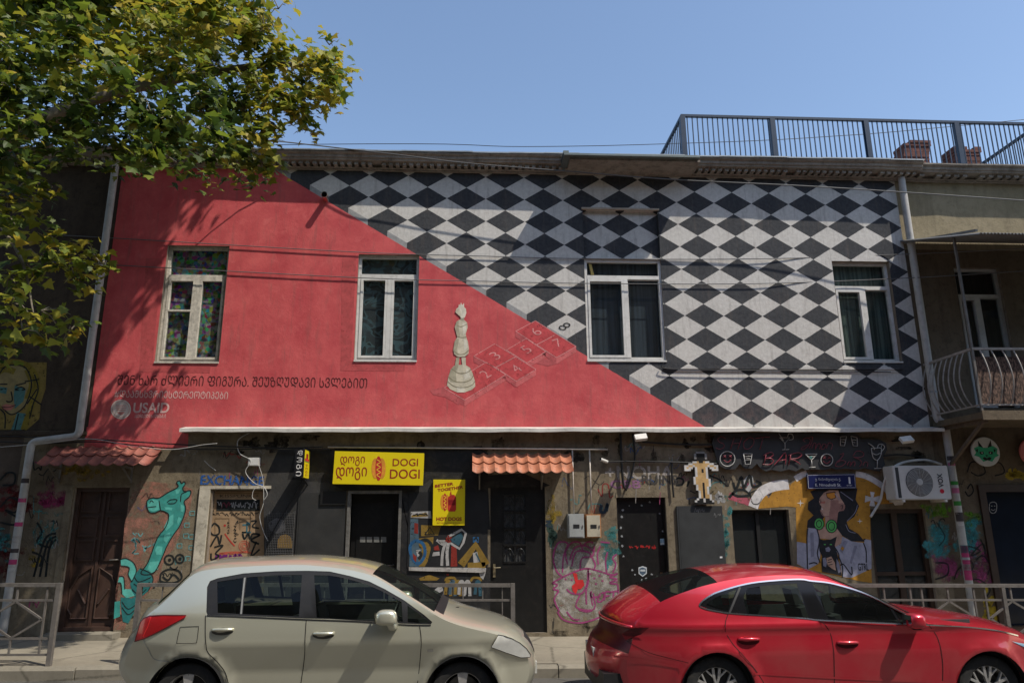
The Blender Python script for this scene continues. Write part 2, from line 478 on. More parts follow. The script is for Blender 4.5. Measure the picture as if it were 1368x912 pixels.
# lower wall
D_LEFT = rect((99,650),(172,652),(76,848),(152,850)); D_EX = rect((281,654),(352,655),(270,845),(352,845))
D_DOGI = rect((462,655),(534,655),(460,845),(535,845)); W_GRAF = rect((546,708),(652,708),(545,757),(651,757))
D_BLK = rect((655,650),(728,650),(655,847),(731,847)); D_STK = rect((825,664),(891,664),(829,850),(897,850))
W_BAR = rect((978,680),(1055,681),(983,775),(1061,775)); D_BAR = rect((1163,679),(1240,680),(1172,830),(1250,830))
def door_op(r, d, step=.05):
    return (r[0], r[1], gz((r[0]+r[1])/2)+PAV+step, r[3], d)
ops = [door_op(D_LEFT, .22, .08), door_op(D_EX, .16), door_op(D_DOGI, .3), (*W_GRAF, .12), door_op(D_BLK, .16),
       door_op(D_STK, .18), (*W_BAR, .2), door_op(D_BAR, .2)]
b = MB(); wall_open(b, xL-1.0, xR, -.5, zS-.02, 0.0, ops)
b.add([(xR,0,-.5),(xR,9,-.5),(xR,9,zS-.02),(xR,0,zS-.02)], [(0,1,2,3)], 1)
obj('lower_wall', b, [M_CONC, M_REVEAL], bld)
b = MB(); b.box(xL+.1, xR-.1, .9, .95, -.3, zC); b.box(xL+.1, xR-.1, 8.95, 9, -.3, zC)
obj('inner_wall', b, M_DARK, bld)

# red band below the ledge line on the left, painted over the lower wall
b = MB(); b.wpoly([(116,570),(252,570),(251,599),(180,600),(112,597)], -.003)
obj('red_paint_band', b, M_MURAL, bld)
# painted string course under the right windows
xa, xb_ = P(887,492).x, P(1206,494).x; zl = P(1000,491).z
b = MB(); b.box(xa, xb_, -.035, -.002, zl-.03, zl+.02); b.box(xa, xb_, -.014, -.002, zl-.075, zl-.031)
obj('string_course', b, M_MURAL, bld)
b = MB(); b.box(W3[0]-.02, W3[1]+.02, -.03, .02, W3b[3]-.004, W3b[3]+.03)
obj('lintel_strip', b, mat('beige_trim', (.40,.33,.26), .8, .2, 8), bld)
# ledge with its metal flashing
xa, xb_ = P(248,571).x, P(1250,575).x
b = MB(); b.box(xa, xb_, -.235, .0, zS-.055, zS-.012, 1)
n = 46
for i in range(n):
    p, q = xa + (xb_-xa)*i/n, xa + (xb_-xa)*(i+1)/n
    d1, d2 = .006*sin(i*1.7)+.004*sin(i*.6), .006*sin((i+1)*1.7)+.004*sin((i+1)*.6)
    b.add([(p,-.25,zS-.062+d1),(q,-.25,zS-.062+d2),(q,-.25,zS-.004+d2),(p,-.25,zS-.004+d1),(q,-.0,zS+.05),(p,-.0,zS+.05)], [(0,1,2,3),(3,2,4,5)])
obj('ledge_flashing', b, [M_WHITEM, M_CONC], bld)

# cornice : moulded profile with dentils
def cornice(parent, x0, x1, zb, sc=1.0, dent=.125, m=M_CORN):
    b = MB()
    prof = [(0,0),(-.05,0),(-.05,.020),(-.09,.028),(-.06,.030),(-.06,.088),(-.20,.091),(-.228,.096),(-.235,.128),(-.255,.135),(-.262,.185),(-.285,.195),(-.30,.215),(-.30,.24),(0,.245)]
    pj = lambda x: sc*(.98+.026*(x+6.5))
    n = int((x1-x0)/.45)+1; rnd = random.Random(int(x0*10))
    ds = [(rnd.uniform(-.008,.008), rnd.uniform(-.008,.008)) for _ in range(n+1)]
    for i in range(n):
        a, c = x0+(x1-x0)*i/n, x0+(x1-x0)*(i+1)/n
        k = len(b.v)
        for xx, (dy, dz) in ((a, ds[i]), (c, ds[i+1])):
            for y, z in prof: b.v.append((xx, y*pj(xx) + (dy if y < -.02 else 0), zb+z+dz*.5))
        for j in range(len(prof)-1):
            b.f.append([k+j, k+len(prof)+j, k+len(prof)+j+1, k+j+1]); b.m.append(0)
    x = x0+.02
    while x < x1-dent*.6:
        w = dent*.55 + rnd.uniform(-.006,.006)
        if rnd.random() > .04: b.box(x, x+w, -.185*pj(x), -.055*pj(x), zb+.034-rnd.uniform(0,.006), zb+.09)
        x += dent
    b.box(x0, x1, -.04, .3, zb+.17, zb+.212)
    return obj('cornice', b, m, parent)
xcut = P(1219, 240).x
cornice(bld, P(116,240).x - .35, xcut, zC)
b = MB()
xa = P(330,206).x
for i in range(24):
    p_, q_ = -7.2+(xcut+7.2)*i/24, -7.2+(xcut+7.2)*(i+1)/24; f_ = lambda x: -.30*(.98+.026*(x+6.5))-.02
    e_ = .006*sin(i*2.1)
    b.add([(p_,f_(p_),zC+.235+e_),(q_,f_(q_),zC+.235+e_),(q_,f_(q_),zC+.258+e_),(p_,f_(p_),zC+.258+e_),(q_,-.03,zC+.235),(p_,-.03,zC+.262)], [(0,1,2,3),(3,2,4,5)])
obj('eaves_sheet', b, M_ZINC, bld)
b = MB(); b.add([(-7.2,-.1,zC+.25),(xcut,-.1,zC+.25),(xcut,9,zC+.36),(-7.2,9,zC+.36)], [(0,1,2,3)])
b.box(-7.2, xcut, 8.9, 9, 0, zC+.36)
obj('roof', b, M_ZINC, bld)
# projecting sheet-metal box over the cornice
xa, xb_ = P(753,207,-.66).x, P(934,208,-.66).x; zb = P(845,212,-.66).z
b = MB(); b.box(xa, xb_, -.70, .2, zb+.03, zb+.06); b.box(xa+.03, xb_-.03, -.64, .2, zb+.06, zb+.10); b.box(xa+.12, xb_+.03, -.60, .2, zb-.01, zb+.029, 1)
b.box(xa, xa+.10, -.63, .1, zb+.102, zb+.15)
obj('roof_canopy', b, [mat('grey_green_sheet', (.13,.155,.15), .5, .2, 3, metal=.2, dirt=.3), M_CORN], bld)
# stub pipe
p = P(436, 266); b = MB(); b.tube([(p.x,.02,p.z),(p.x,-.20,p.z)], .055, 18, 1, cap=False); b.tube([(p.x,-.02,p.z),(p.x,-.201,p.z)], .045, 18, 2, cap=False)
b.tube([(p.x,-.185,p.z),(p.x,-.203,p.z)], .058, 18, 0, cap=False)
obj('vent_pipe', b, [M_WHITEM, M_MURAL, M_DARK], bld, True)

# ------------------------------------------------------------------ windows
def window(parent, R, Y, mf, tr=.80, mul=.5, fw=.05, back=None, sash=(1,1), sill=True, gl=None, backY=.12, xsplit=None):
    x0, x1, z0, z1 = R; zt = z0+(z1-z0)*tr; xm = x0+(x1-x0)*mul; gl = gl or M_GLASS
    b = MB(); y0, y1 = Y-.05, Y+.03
    b.box(x0, x0+fw, y0, y1, z0, z1); b.box(x1-fw, x1, y0, y1, z0, z1)
    b.box(x0+fw, x1-fw, y0, y1, z1-fw, z1); b.box(x0+fw, x1-fw, y0, y1, z0, z0+fw)
    b.box(x0+fw, x1-fw, y0-.006, y1, zt-.035, zt+.035); b.box(xm-.035, xm+.035, y0-.008, y1, z0+fw, zt-.035)
    w = obj('window', b, mf, parent)
    for k, (a, c) in enumerate(((x0+fw, xm-.035), (xm+.035, x1-fw))):
        s = MB(); e = .045 if sash[k] else .012; za, zb_ = z0+fw, zt-.035
        yy0, yy1 = Y-.06 if sash[k] else Y-.035, Y+.02
        s.box(a+.003, a+e, yy0, yy1, za+.003, zb_-.003); s.box(c-e, c-.003, yy0, yy1, za+.003, zb_-.003)
        s.box(a+e, c-e, yy0, yy1, zb_-e, zb_-.003); s.box(a+e, c-e, yy0, yy1, za+.003, za+e)
        if xsplit and k == 0: s.box(a+e, c-e, yy0, yy1, za+(zb_-za)*xsplit-.015, za+(zb_-za)*xsplit+.015)
        obj('sash', s, mf, w)
        g = MB(); g.box(a+e-.005, c-e+.005, Y-.012, Y-.006, za+e-.005, zb_-e+.005); obj('pane', g, gl, w)
    g = MB(); g.box(x0+fw-.005, x1-fw+.005, Y-.012, Y-.006, zt+.03, z1-fw+.005); obj('pane', g, gl, w)
    if back is not None:
        g = MB(); g.add([(x0,Y+backY,z0),(x1,Y+backY,z0),(x1,Y+backY,z1),(x0,Y+backY,z1)], [(0,1,2,3)]); obj('backing', g, back, w)
    if sill:
        s = MB(); s.box(x0-.0, x1+.0, -.02, Y-.05, z0-.03, z0-.002); obj('sill', s, mf, w)
    return w
def mosaic_mat():
    t = NT('coloured_paper'); v = t.n.new('ShaderNodeTexVoronoi'); v.inputs['Scale'].default_value = 16; t.l.new(t.pos(), v.inputs['Vector'])
    h = t.n.new('ShaderNodeHueSaturation'); h.inputs['Saturation'].default_value = 1.0; h.inputs['Value'].default_value = .6; t.l.new(v.outputs['Color'], h.inputs['Color'])
    t.bsdf(t.mix(t.ramp(t.noise(8, 2), .46, .68), h.outputs[0], (.02,.02,.025)), .7); return t.mat
def curtain_mat(name, c1, c2, sc=22):
    t = NT(name); n = t.noise(sc, 3, .5, stretch=(1, 1, .03))
    t.bsdf(t.mix(t.ramp(n, .35, .65), c1, c2), .9); return t.mat
def blobs_mat():
    t = NT('painted_glass_film'); n = t.noise(3.5, 1, .4, dist=2.0)
    c = t.mix(t.ramp(n, .44, .5), (.05,.06,.07), (.085,.145,.175)); c = t.mix(t.ramp(n, .58, .62), c, (.025,.03,.035)); t.bsdf(c, .8); return t.mat
wa = window(bld, W1, .13, M_OLDW, tr=.735, mul=.52, back=mosaic_mat(), sash=(1,1), backY=.05, xsplit=.6); wa['label'] = 'old cream window filled with coloured paper'
window(bld, W2, .12, M_PVC, tr=.80, mul=.52, back=blobs_mat(), backY=.05)
wc = window(bld, W3, .08, M_PVC, tr=.82, mul=.53, back=curtain_mat('navy_curtain', (.02,.024,.034), (.07,.085,.115)), sash=(1,0), backY=.12)
b = MB(); p0 = P(787,358); b.obox((W3[0]+.14,.10,W3[3]-.17), (.025,0,-.006), (0,.03,0), (-.02,0,.10), 0); obj('book', b, mat('yellow_paper', (.7,.5,.16), .7), wc)
window(bld, W4, .14, M_PVC, tr=.74, mul=.53, back=curtain_mat('green_curtain', (.04,.06,.055), (.17,.22,.20)), sash=(1,0), backY=.10)

# ------------------------------------------------------------------ mural lettering and figure (paint on the upper wall)
M_LETD = paint('dark_red_lettering', (.075,.016,.018), .12); M_LETW = paint('pale_lettering', (.62,.40,.37), .15)
b = MB()
T1 = "შენ ხარ ძლიერი ფიგურა. შეუზღუდავი სვლებით".upper()
wtext(b, T1, 158, 500.5, 491, 514, -.003, bold=0.0, tilt=4.5)
obj('mural_slogan', b, M_LETD, bld)
b = MB(); wtext(b, "#დაამსხვრიესტერეოტიპები".upper(), 154, 520.5, 305, 531.5, -.003, bold=0.0, tilt=2.5)
wtext(b, "USAID", 179, 537.5, 227, 551.5, -.003, bold=.022)
wtext(b, "ამერიკელი ხალხისგან".upper(), 180, 553, 222, 558, -.003, bold=.01)
obj('mural_sponsor_text', b, M_LETW, bld)
b = MB(); b.wdisc(161.5, 546.5, 13.5, 13, -.003, 0, 32)
b.wdisc(161.5, 546.5, 11.6, 11.2, -.004, 1, 32); b.wdisc(161.5, 546.5, 11.0, 10.6, -.005, 0, 32)
Q = zm(130,480,3.6)
for l in ([(88,222),(140,222)],[(88,232),(140,232)],[(92,242),(136,242)]): b.stroke(Q(l), .012, -.006, 1)
b.wpoly(Q([(95,252),(132,252),(124,262),(113,268),(102,262)]), -.006, 1)
obj('mural_emblem', b, [paint('pale_emblem_paint', (.56,.47,.42), .1), paint('red_emblem_paint', (.50,.20,.18))], bld)

_S8 = zm(560,395,5.7)
def S8(pts): return _S8(pts)
def F8(pts): return _S8([((322+(a-322)*.86) if c < 520 and a < 420 else a, c) for a, c in pts])
M_HOP = paint('dark_pink_paint', (.50,.070,.076), .3); M_HOPS = paint('grey_pink_paint', (.45,.095,.10), .3); M_HOPL = paint('light_pink_paint', (.56,.135,.135), .3); M_CHALK = paint('chalk_line_paint', (.66,.29,.28), .35)
b = MB()
Yh = -.003
def blockpoly(top, h=46):
    # top: left, back, right, front corners in zoom pixels
    l, bk, rt, fr = top
    b.wpoly(S8([l, fr, (fr[0], fr[1]+h), (l[0], l[1]+h*.95)]), Yh, 1)
    b.wpoly(S8([fr, rt, (rt[0], rt[1]+h*.95), (fr[0], fr[1]+h)]), Yh, 2)
    b.wpoly(S8([l, bk, rt, fr]), Yh-.001, 0)
    for q in ((l, bk), (bk, rt), (rt, fr), (fr, l)): b.stroke(S8(q), .009, Yh-.002, 3)
blockpoly([(735,270),(885,190),(1195,385),(1045,470)])
blockpoly([(665,412),(815,325),(965,425),(820,510)], 44)
blockpoly([(415,460),(575,365),(735,462),(580,545)], 46)
blockpoly([(585,545),(735,465),(890,560),(738,650)], 46)
blockpoly([(190,700),(510,505),(660,600),(345,792)], 46)
b.stroke(S8([(890,375),(1030,300)]), .012, Yh-.002, 3)
b.wpoly(S8([(80,720),(200,690),(345,795),(300,830),(200,770),(110,755)]), -.0025, 1)
b.wpoly(S8([(840,500),(960,480),(1060,490),(1080,510),(980,535)]), -.0025, 1)
obj('mural_hopscotch', b, [M_HOP, M_HOPS, M_HOPL, M_CHALK], bld)
b = MB(); bl = MB()
def digit(mb, s, cx, cy, w, h, ang, m=0):
    vs, fs = text_shape(s, 0, -.012); xa = min(v[0] for v in vs); xb = max(v[0] for v in vs); ya = min(v[1] for v in vs); yb = max(v[1] for v in vs)
    out = []
    for v in vs:
        p, q = ((v[0]-xa)/(xb-xa)-.5)*w, (.5-(v[1]-ya)/(yb-ya))*h
        # isometric floor axes, turned by ang
        a_, c_ = p*cos(ang)-q*sin(ang), p*sin(ang)+q*cos(ang)
        px, py = cx + a_, cy + c_*.62
        out.append(P(*S8([(px, py)])[0], -.0065))
    mb.add(out, fs, m)
for s, cx, cy in (('6',890,272),('7',1055,357),('5',815,408),('3',578,455),('4',738,553),('2',503,596)): digit(b, s, cx, cy, 55, 95, -.75 if s != '7' else -.5)
obj('mural_numbers', b, M_CHALK, bld)
digit(bl, '8', 1108, 232, 62, 100, .75); obj('mural_number', bl, paint('black_number_paint', (.03,.03,.03)), bld)['label'] = 'black number eight'
# chess figure
M_F = paint('ivory_paint', (.52,.47,.36)); M_FS = paint('shaded_ivory_paint', (.36,.33,.24)); M_FL = paint('bright_ivory_paint', (.62,.58,.48)); M_FO = paint('olive_line_paint', (.22,.19,.12))
b = MB(); Y0 = -.0075
b.wpoly(F8([(212,680),(222,620),(240,560),(262,535),(300,525),(350,525),(385,545),(405,585),(425,650),(427,690),(400,715),(345,735),(290,735),(235,710)]), Y0, 0)
b.wpoly(F8([(222,625),(240,562),(262,537),(290,530),(280,600),(285,660),(240,655)]), Y0-.001, 1)
b.wpoly(F8([(330,540),(375,560),(390,620),(345,640)]), Y0-.001, 2)
b.wpoly(F8([(285,690),(345,695),(345,735),(290,735)]), Y0-.001, 2)
for l in ([(222,615),(265,648),(330,658),(390,640),(413,605)],[(214,650),(270,690),(340,698),(400,680),(425,650)],[(245,555),(300,588),(360,585),(395,560)]): b.stroke(F8(l), .012, Y0-.002, 3)
b.wpoly(F8([(275,470),(305,472),(300,530),(290,560),(270,548)]), Y0-.002, 1); b.wpoly(F8([(322,472),(360,470),(356,530),(360,560),(350,600),(325,595),(330,550)]), Y0-.002, 0)
b.wpoly(F8([(250,410),(262,345),(285,315),(365,315),(380,350),(388,400),(385,440),(350,465),(290,465),(258,445)]), Y0-.003, 0)
b.wpoly(F8([(250,410),(262,345),(280,322),(300,330),(285,400),(290,455),(258,445)]), Y0-.004, 1); b.wpoly(F8([(340,330),(365,330),(378,390),(350,420)]), Y0-.004, 2)
b.stroke(F8([(255,420),(300,445),(350,440),(385,415)]), .012, Y0-.005, 3)
b.wpoly(F8([(285,315),(262,240),(278,195),(305,182),(345,182),(372,205),(377,240),(360,290),(365,315)]), Y0-.003, 0)
b.wpoly(F8([(285,315),(262,240),(278,195),(295,190),(300,250),(310,315)]), Y0-.004, 1); b.wpoly(F8([(330,200),(365,215),(360,280),(335,300)]), Y0-.004, 2)
b.stroke(F8([(280,225),(320,235),(372,215)]), .010, Y0-.005, 3); b.stroke(F8([(290,312),(330,318),(366,312)]), .010, Y0-.005, 3)
b.wpoly(F8([(312,185),(318,150),(345,150),(345,185)]), Y0-.004, 1)
b.wpoly(F8([(300,150),(268,125),(275,100),(295,88),(300,62),(310,75),(318,50),(328,72),(345,55),(345,85),(362,100),(365,130),(352,165),(325,172)]), Y0-.005, 2)
b.wpoly(F8([(300,150),(268,125),(275,100),(300,95),(315,120),(312,160)]), Y0-.006, 0)
obj('mural_figure', b, [M_F, M_FS, M_FL, M_FO], bld)
# repair patches: paint of a slightly different batch
b = MB()
b.wpoly([(457,345),(476,345),(469,482),(541,484),(540,496),(455,495)], -.002)
obj('repair_paint', b, paint('darker_red_paint', (.43,.075,.078), .25), bld)
b = MB(); b.wpoly([(195,345),(216,345),(204,486),(282,487),(280,498),(186,497)], -.002)
obj('repair_paint', b, paint('darker_red_paint', (.43,.075,.078), .25), bld)

# ------------------------------------------------------------------ shopfront paint (parts of the building)
RND = random.Random(11)
def splash(b, cx, cy, rx, ry, Y, m=0, n=22, rough=.28, seed=0):
    r = random.Random(seed); k = [1 + r.uniform(-rough, rough) for _ in range(n)]
    b.wpoly([(cx + rx*k[i]*cos(2*pi*i/n), cy + ry*k[i]*sin(2*pi*i/n)) for i in range(n)], Y, m)
# black painted shopfront
b = MB()
b.wpoly([(357,655),(366,628),(392,600),(640,597),(652,606),(652,650),(655,707),(545,707),(534,655),(462,655),(459,846),(354,847)], -.002)
b.wpoly([(535,655),(546,707),(546,757),(655,757),(655,848),(534,848)], -.002)
b.wpoly([(536,640),(700,632),(735,648),(728,650),(640,652)], -.0025)
obj('black_paint', b, M_BLACKP, bld)
b = MB()
b.wpoly([(352,656),(357,632),(372,600),(395,600),(384,640),(440,645),(462,656),(459,846),(354,846)], -.0032)
b.wpoly([(555,655),(575,640),(585,650),(568,680),(548,706),(545,690)], -.0032)
obj('grey_paint', b, M_GREYP, bld)
# salmon wash behind the giraffe
G = zm(140,620,4.146)
M_SAL = spray('salmon_wash', (.42,.19,.14)); M_TEAL = paint('teal_paint', (.045,.27,.235)); M_TEALL = paint('light_teal_paint', (.10,.42,.36)); M_TEALD = paint('dark_teal_paint', (.022,.15,.15)); M_LINE = paint('black_spray', (.015,.018,.018), .05)
b = MB()
b.wpoly(G([(150,140),(200,90),(300,100),(420,110),(490,140),(470,260),(440,330),(380,470),(330,520),(300,640),(200,760),(130,850),(60,880),(60,700),(95,500),(110,330)]), -.002)
b.wpoly(G([(60,830),(130,830),(110,915),(45,915)]), -.002)
obj('graffiti_background', b, M_SAL, bld)
b = MB(); Y0 = -.004
out1 = [(232,232),(235,200),(262,185),(300,185),(350,155),(405,125),(398,100),(415,90),(425,105),(440,95),(445,110),(432,130),(440,148),(475,145),(470,175),(440,205),(448,240),(440,280),(415,340),(380,390),(345,450),(320,510),(280,590),(240,610),(200,600),(240,540),(290,410),(335,350),(352,305),(350,272),(310,255),(275,268),(245,262)]
b.wpoly(G(out1), Y0, 0)
b.wpoly(G([(88,525),(120,520),(160,545),(175,590),(150,650),(130,610),(135,570),(90,560)]), Y0, 1)
b.wpoly(G([(80,620),(105,625),(110,690),(150,690),(190,620),(210,640),(190,720),(120,740),(95,715),(90,660),(72,655)]), Y0, 1)
b.wpoly(G([(195,575),(250,600),(268,640),(240,700),(180,750),(150,700),(140,660),(165,610)]), Y0-.001, 2)
b.wpoly(G([(88,735),(150,740),(185,720),(175,800),(130,880),(100,870),(90,800)]), Y0-.001, 2)
b.wpoly(G([(55,760),(85,755),(85,840),(50,855)]), Y0, 0)
for q in ([(355,290),(380,275),(380,330),(340,370),(328,350)],[(330,390),(360,375),(365,400),(340,435),(325,420)],[(290,450),(320,455),(315,500),(285,500),(278,475)],[(250,540),(300,535),(295,580),(260,600),(235,580)],[(420,220),(440,230),(435,265),(420,260)],[(410,290),(425,300),(405,335),(400,315)],[(330,235),(375,240),(370,255),(335,250)],[(390,140),(420,135),(410,160),(395,165)],[(262,195),(300,200),(300,250),(270,262),(240,250),(240,215)]):
    b.wpoly(G(q), Y0-.0015, 1)
LW_ = .016
b.stroke(G(out1), LW_, Y0-.003, 3, closed=True)
for q in ([(345,210),(365,195),(400,195),(385,215),(350,216)],[(248,215),(258,200),(270,210)],[(240,238),(285,232)],[(300,200),(310,255)],[(420,205),(425,165),(455,150)],[(88,525),(120,520),(160,545),(175,590),(150,650)],[(90,560),(135,570),(130,610),(150,650)],[(80,620),(105,625),(110,690)],[(72,655),(90,660),(95,715)],[(195,575),(250,600),(268,640),(240,700)],[(95,760),(130,800),(180,770)],[(95,790),(130,830),(170,800)],[(160,660),(200,680),(250,650)],[(150,690),(190,720),(230,690)],[(165,625),(190,650),(255,625)]):
    b.stroke(G(q), LW_*.8, Y0-.0035, 3)
obj('giraffe_graffiti', b, [M_TEAL, M_TEALL, M_TEALD, M_LINE], bld)
b = MB()
for cx, cy, r in ((357,528,26),(415,522,23)):
    b.stroke(G([(cx+r*cos(a*.7), cy+r*sin(a*.7)) for a in range(9)]), .028, -.004, 0, closed=True); b.wdisc(*G([(cx+2,cy)])[0], 2.2, 2.2, -.004)
b.stroke(G([(360,565),(385,582),(405,565)]), .02, -.004); b.stroke(G([(305,640),(315,600),(360,580),(410,590),(425,630),(380,655),(320,650)]), .03, -.004, closed=True)
b.stroke(G([(320,620),(350,640),(380,610),(410,635)]), .03, -.004)
for s in range(14):
    x, y = RND.uniform(140,290), RND.uniform(370,510)
    b.stroke(G([(x,y),(x+RND.uniform(-25,25),y+RND.uniform(10,30)),(x+RND.uniform(0,35),y+RND.uniform(-10,10))]), .018, -.0035, 1)
for k, (x, y) in enumerate(((485,270),(455,335),(450,395),(415,450),(480,400),(480,460),(460,520))):
    b.stroke(G([(x-14,y-12),(x-14,y+12),(x+12,y+12),(x+12,y-12),(x-14,y-10)]), .014, -.0035, 1, smooth=False)
obj('spray_tag', b, [M_LINE, paint('pale_teal_spray', (.13,.33,.33), .4)], bld)
# dark purple shading, tags around the left door
b = MB(); L = zm(0,480,3.038)
M_MAG = spray('magenta_spray', (.30,.035,.11)); M_RSP = spray('dark_red_spray', (.16,.02,.022)); M_YSP = spray('mustard_spray', (.32,.22,.03)); M_TSP = spray('turquoise_spray', (.06,.26,.26))
for i in range(26): splash(b, *L([(215+RND.gauss(0,28), 560+RND.gauss(0,22))])[0], RND.uniform(2,7), RND.uniform(2,6), -.0025, 0, seed=i)
for i in range(26): splash(b, *L([(60+RND.gauss(0,60), 560+RND.gauss(0,40))])[0], RND.uniform(2,9), RND.uniform(2,8), -.0022, 1, seed=50+i)
for i in range(20): splash(b, *L([(25+RND.gauss(0,30), 800+RND.gauss(0,40))])[0], RND.uniform(2,8), RND.uniform(2,10), -.0022, 1, seed=90+i)
for i in range(16): splash(b, *L([(20+RND.gauss(0,20), 735+RND.gauss(0,24))])[0], RND.uniform(2,6), RND.uniform(2,6), -.0026, 3, seed=190+i)
for i in range(40): splash(b, *L([(330+RND.gauss(0,45), 455+RND.gauss(0,14))])[0], RND.uniform(1,5), RND.uniform(1,4), -.0026, 2, seed=290+i)
for i in range(14): splash(b, *L([(135+RND.gauss(0,16), 800+RND.gauss(0,12))])[0], RND.uniform(1,4), RND.uniform(1,4), -.0026, 2, seed=390+i)
obj('spray_patches', b, [M_MAG, M_RSP, M_YSP, M_TSP], bld)
b = MB()
def scrawl(b, cx, cy, rx, ry, w, Y, m=0, n=9, seed=0):
    r = random.Random(seed); pts = []
    for i in range(n): pts.append((cx + rx*(2*i/(n-1)-1) + r.uniform(-.2,.2)*rx, cy + r.uniform(-1,1)*ry))
    b.stroke(pts, w, Y, m)
for k, (x, y, rx, ry) in enumerate(((190,620,60,14),(185,690,45,40),(180,720,45,45),(190,740,40,30))): 
    q = L([(x,y)])[0]; scrawl(b, q[0], q[1], rx/3.04, ry/3.04, .02, -.004, 1, 12, k)
b.stroke(L([(0,490),(30,460),(60,465),(55,505),(10,510)]), .03, -.004); b.stroke(L([(0,600),(40,560),(80,580),(60,620),(20,610),(70,640)]), .03, -.004); b.stroke(L([(0,660),(60,670),(90,640)]), .03, -.004)
b.stroke(L([(150,660),(170,700),(150,740),(200,760),(210,720)]), .03, -.004); b.stroke(L([(130,780),(170,800),(160,840)]), .03, -.004)
for i in range(3): b.stroke([(45+i*8,770),(60+i*3,720+i*6),(75,712+i*4)], .035, -.004)
obj('spray_tag', b, [M_LINE, M_TSP], bld)

# ---- EXCHANGE doorway
E_ = zm(260,600,5.7)
b = MB()
for k in range(3): wtext(b, "EXCHANGE", 268.5+k*.4, 634.5-k*.3, 353, 647, -.004-.0003*k, bold=.02, tilt=1.5)
obj('exchange_lettering', b, paint('blue_spray', (.025,.10,.32), .62), bld)
b = MB(); x0, x1, z0, z1 = D_EX
b.box(x0-.20, x0-.03, -.03, .02, gz(x0)+PAV, z1+.02); b.box(x0-.20, x1+.04, -.025, .02, z1+.022, z1+.07)
obj('door_surround', b, mat('chipped_cream_paint', (.44,.40,.32), .8, .25, 6, dirt=.7), bld)
dz0 = gz(x0)+PAV+.05
dr = MB(); dr.box(x0, x1, .10, .15, dz0, z1-.01)
dob = obj('door', dr, mat('brown_wrapping_board', (.30,.20,.115), .75, .22, 4, dirt=.25), bld); dob['label'] = 'board-covered door full of marker scribbles'
b = MB(); Yd = .097
b.wpoly(E_([(168,380),(497,382),(496,468),(165,468)]), Yd, 0)
for q in ([(155,525),(262,525)],[(155,525),(155,640)],[(262,525),(262,640)],[(345,525),(440,525)],[(345,525),(345,610)],[(120,330),(490,335)],[(125,330),(110,800)]): b.stroke(E_(q), .010, Yd, 4, smooth=False)
wtext(b, "KISSPUNK +", *E_([(195,342)])[0], *E_([(490,366)])[0], Yd, 0, bold=-.01)
for i in range(9): scrawl(b, *E_([(190+i*34,424)])[0], 3.2, 5, .011, Yd-.001, 1 if i in (1,2) else 2, 7, i+7)
for i in range(11): scrawl(b, *E_([(145+i*33,490)])[0], 2.6, 2.6, .010, Yd, 0, 6, i+77)
for i in range(7): scrawl(b, *E_([(135,345+i*24)])[0], 2.2, 2.0, .011, Yd, 0, 6, i+177)
b.stroke(E_([(150,560),(115,610),(140,650),(185,640),(185,590),(150,560)]), .028, Yd); b.stroke(E_([(120,740),(170,660),(190,720),(205,650)]), .028, Yd); b.stroke(E_([(150,745),(215,730),(160,790),(185,810),(130,840),(125,790)]), .028, Yd)
b.wdisc(*E_([(230,578)])[0], 1.6, 1.6, Yd, 3); b.stroke(E_([(230,640),(265,690),(305,735)]), .018, Yd, 3)
for i in range(5): scrawl(b, *E_([(257,560+i*18)])[0], 1.3, 1.6, .009, Yd, 0, 5, i+277)
for i in range(6): scrawl(b, *E_([(308,590+i*22)])[0], 1.6, 1.8, .010, Yd, 0, 5, i+377)
b.stroke(E_([(310,570),(330,540),(325,560)]), .012, Yd); b.stroke(E_([(365,575),(420,570),(400,560),(395,625),(360,630),(430,630)]), .022, Yd, 5)
b.stroke(E_([(365,640),(380,680),(410,640),(420,680),(440,640)]), .03, Yd)
b.stroke(E_([(430,545),(470,545),(440,585),(490,600)]), .024, Yd); b.stroke(E_([(440,640),(495,650),(430,690),(490,720)]), .03, Yd); b.stroke(E_([(470,700),(430,810),(495,760)]), .028, Yd)
for r_ in (14, 26, 40): b.stroke(E_([(378+r_*cos(a*.7), 735+r_*sin(a*.7)) for a in range(9)]), .012, Yd, 6, closed=True)
b.stroke(E_([(190,790),(300,780),(430,785)]), .02, Yd, 6); b.stroke(E_([(185,795),(300,792),(410,775)]), .02, Yd, 6)
for q in ([(170,860),(165,815),(195,810),(195,860)],[(215,865),(215,815),(250,810)],[(265,860),(270,810),(290,840),(310,800),(320,850)],[(335,850),(340,800),(365,830)]): b.stroke(E_(q), .04, Yd, 7)
obj('marker_scribbles', b, [M_LINE, paint('burgundy_marker', (.16,.03,.05)), paint('grey_marker', (.30,.30,.31)), paint('red_marker', (.42,.04,.03)), paint('brown_groove', (.17,.11,.06)), paint('teal_marker', (.05,.16,.20)), paint('orange_red_spray', (.45,.10,.06), .3), paint('purple_spray', (.14,.02,.15), .1)], dob)
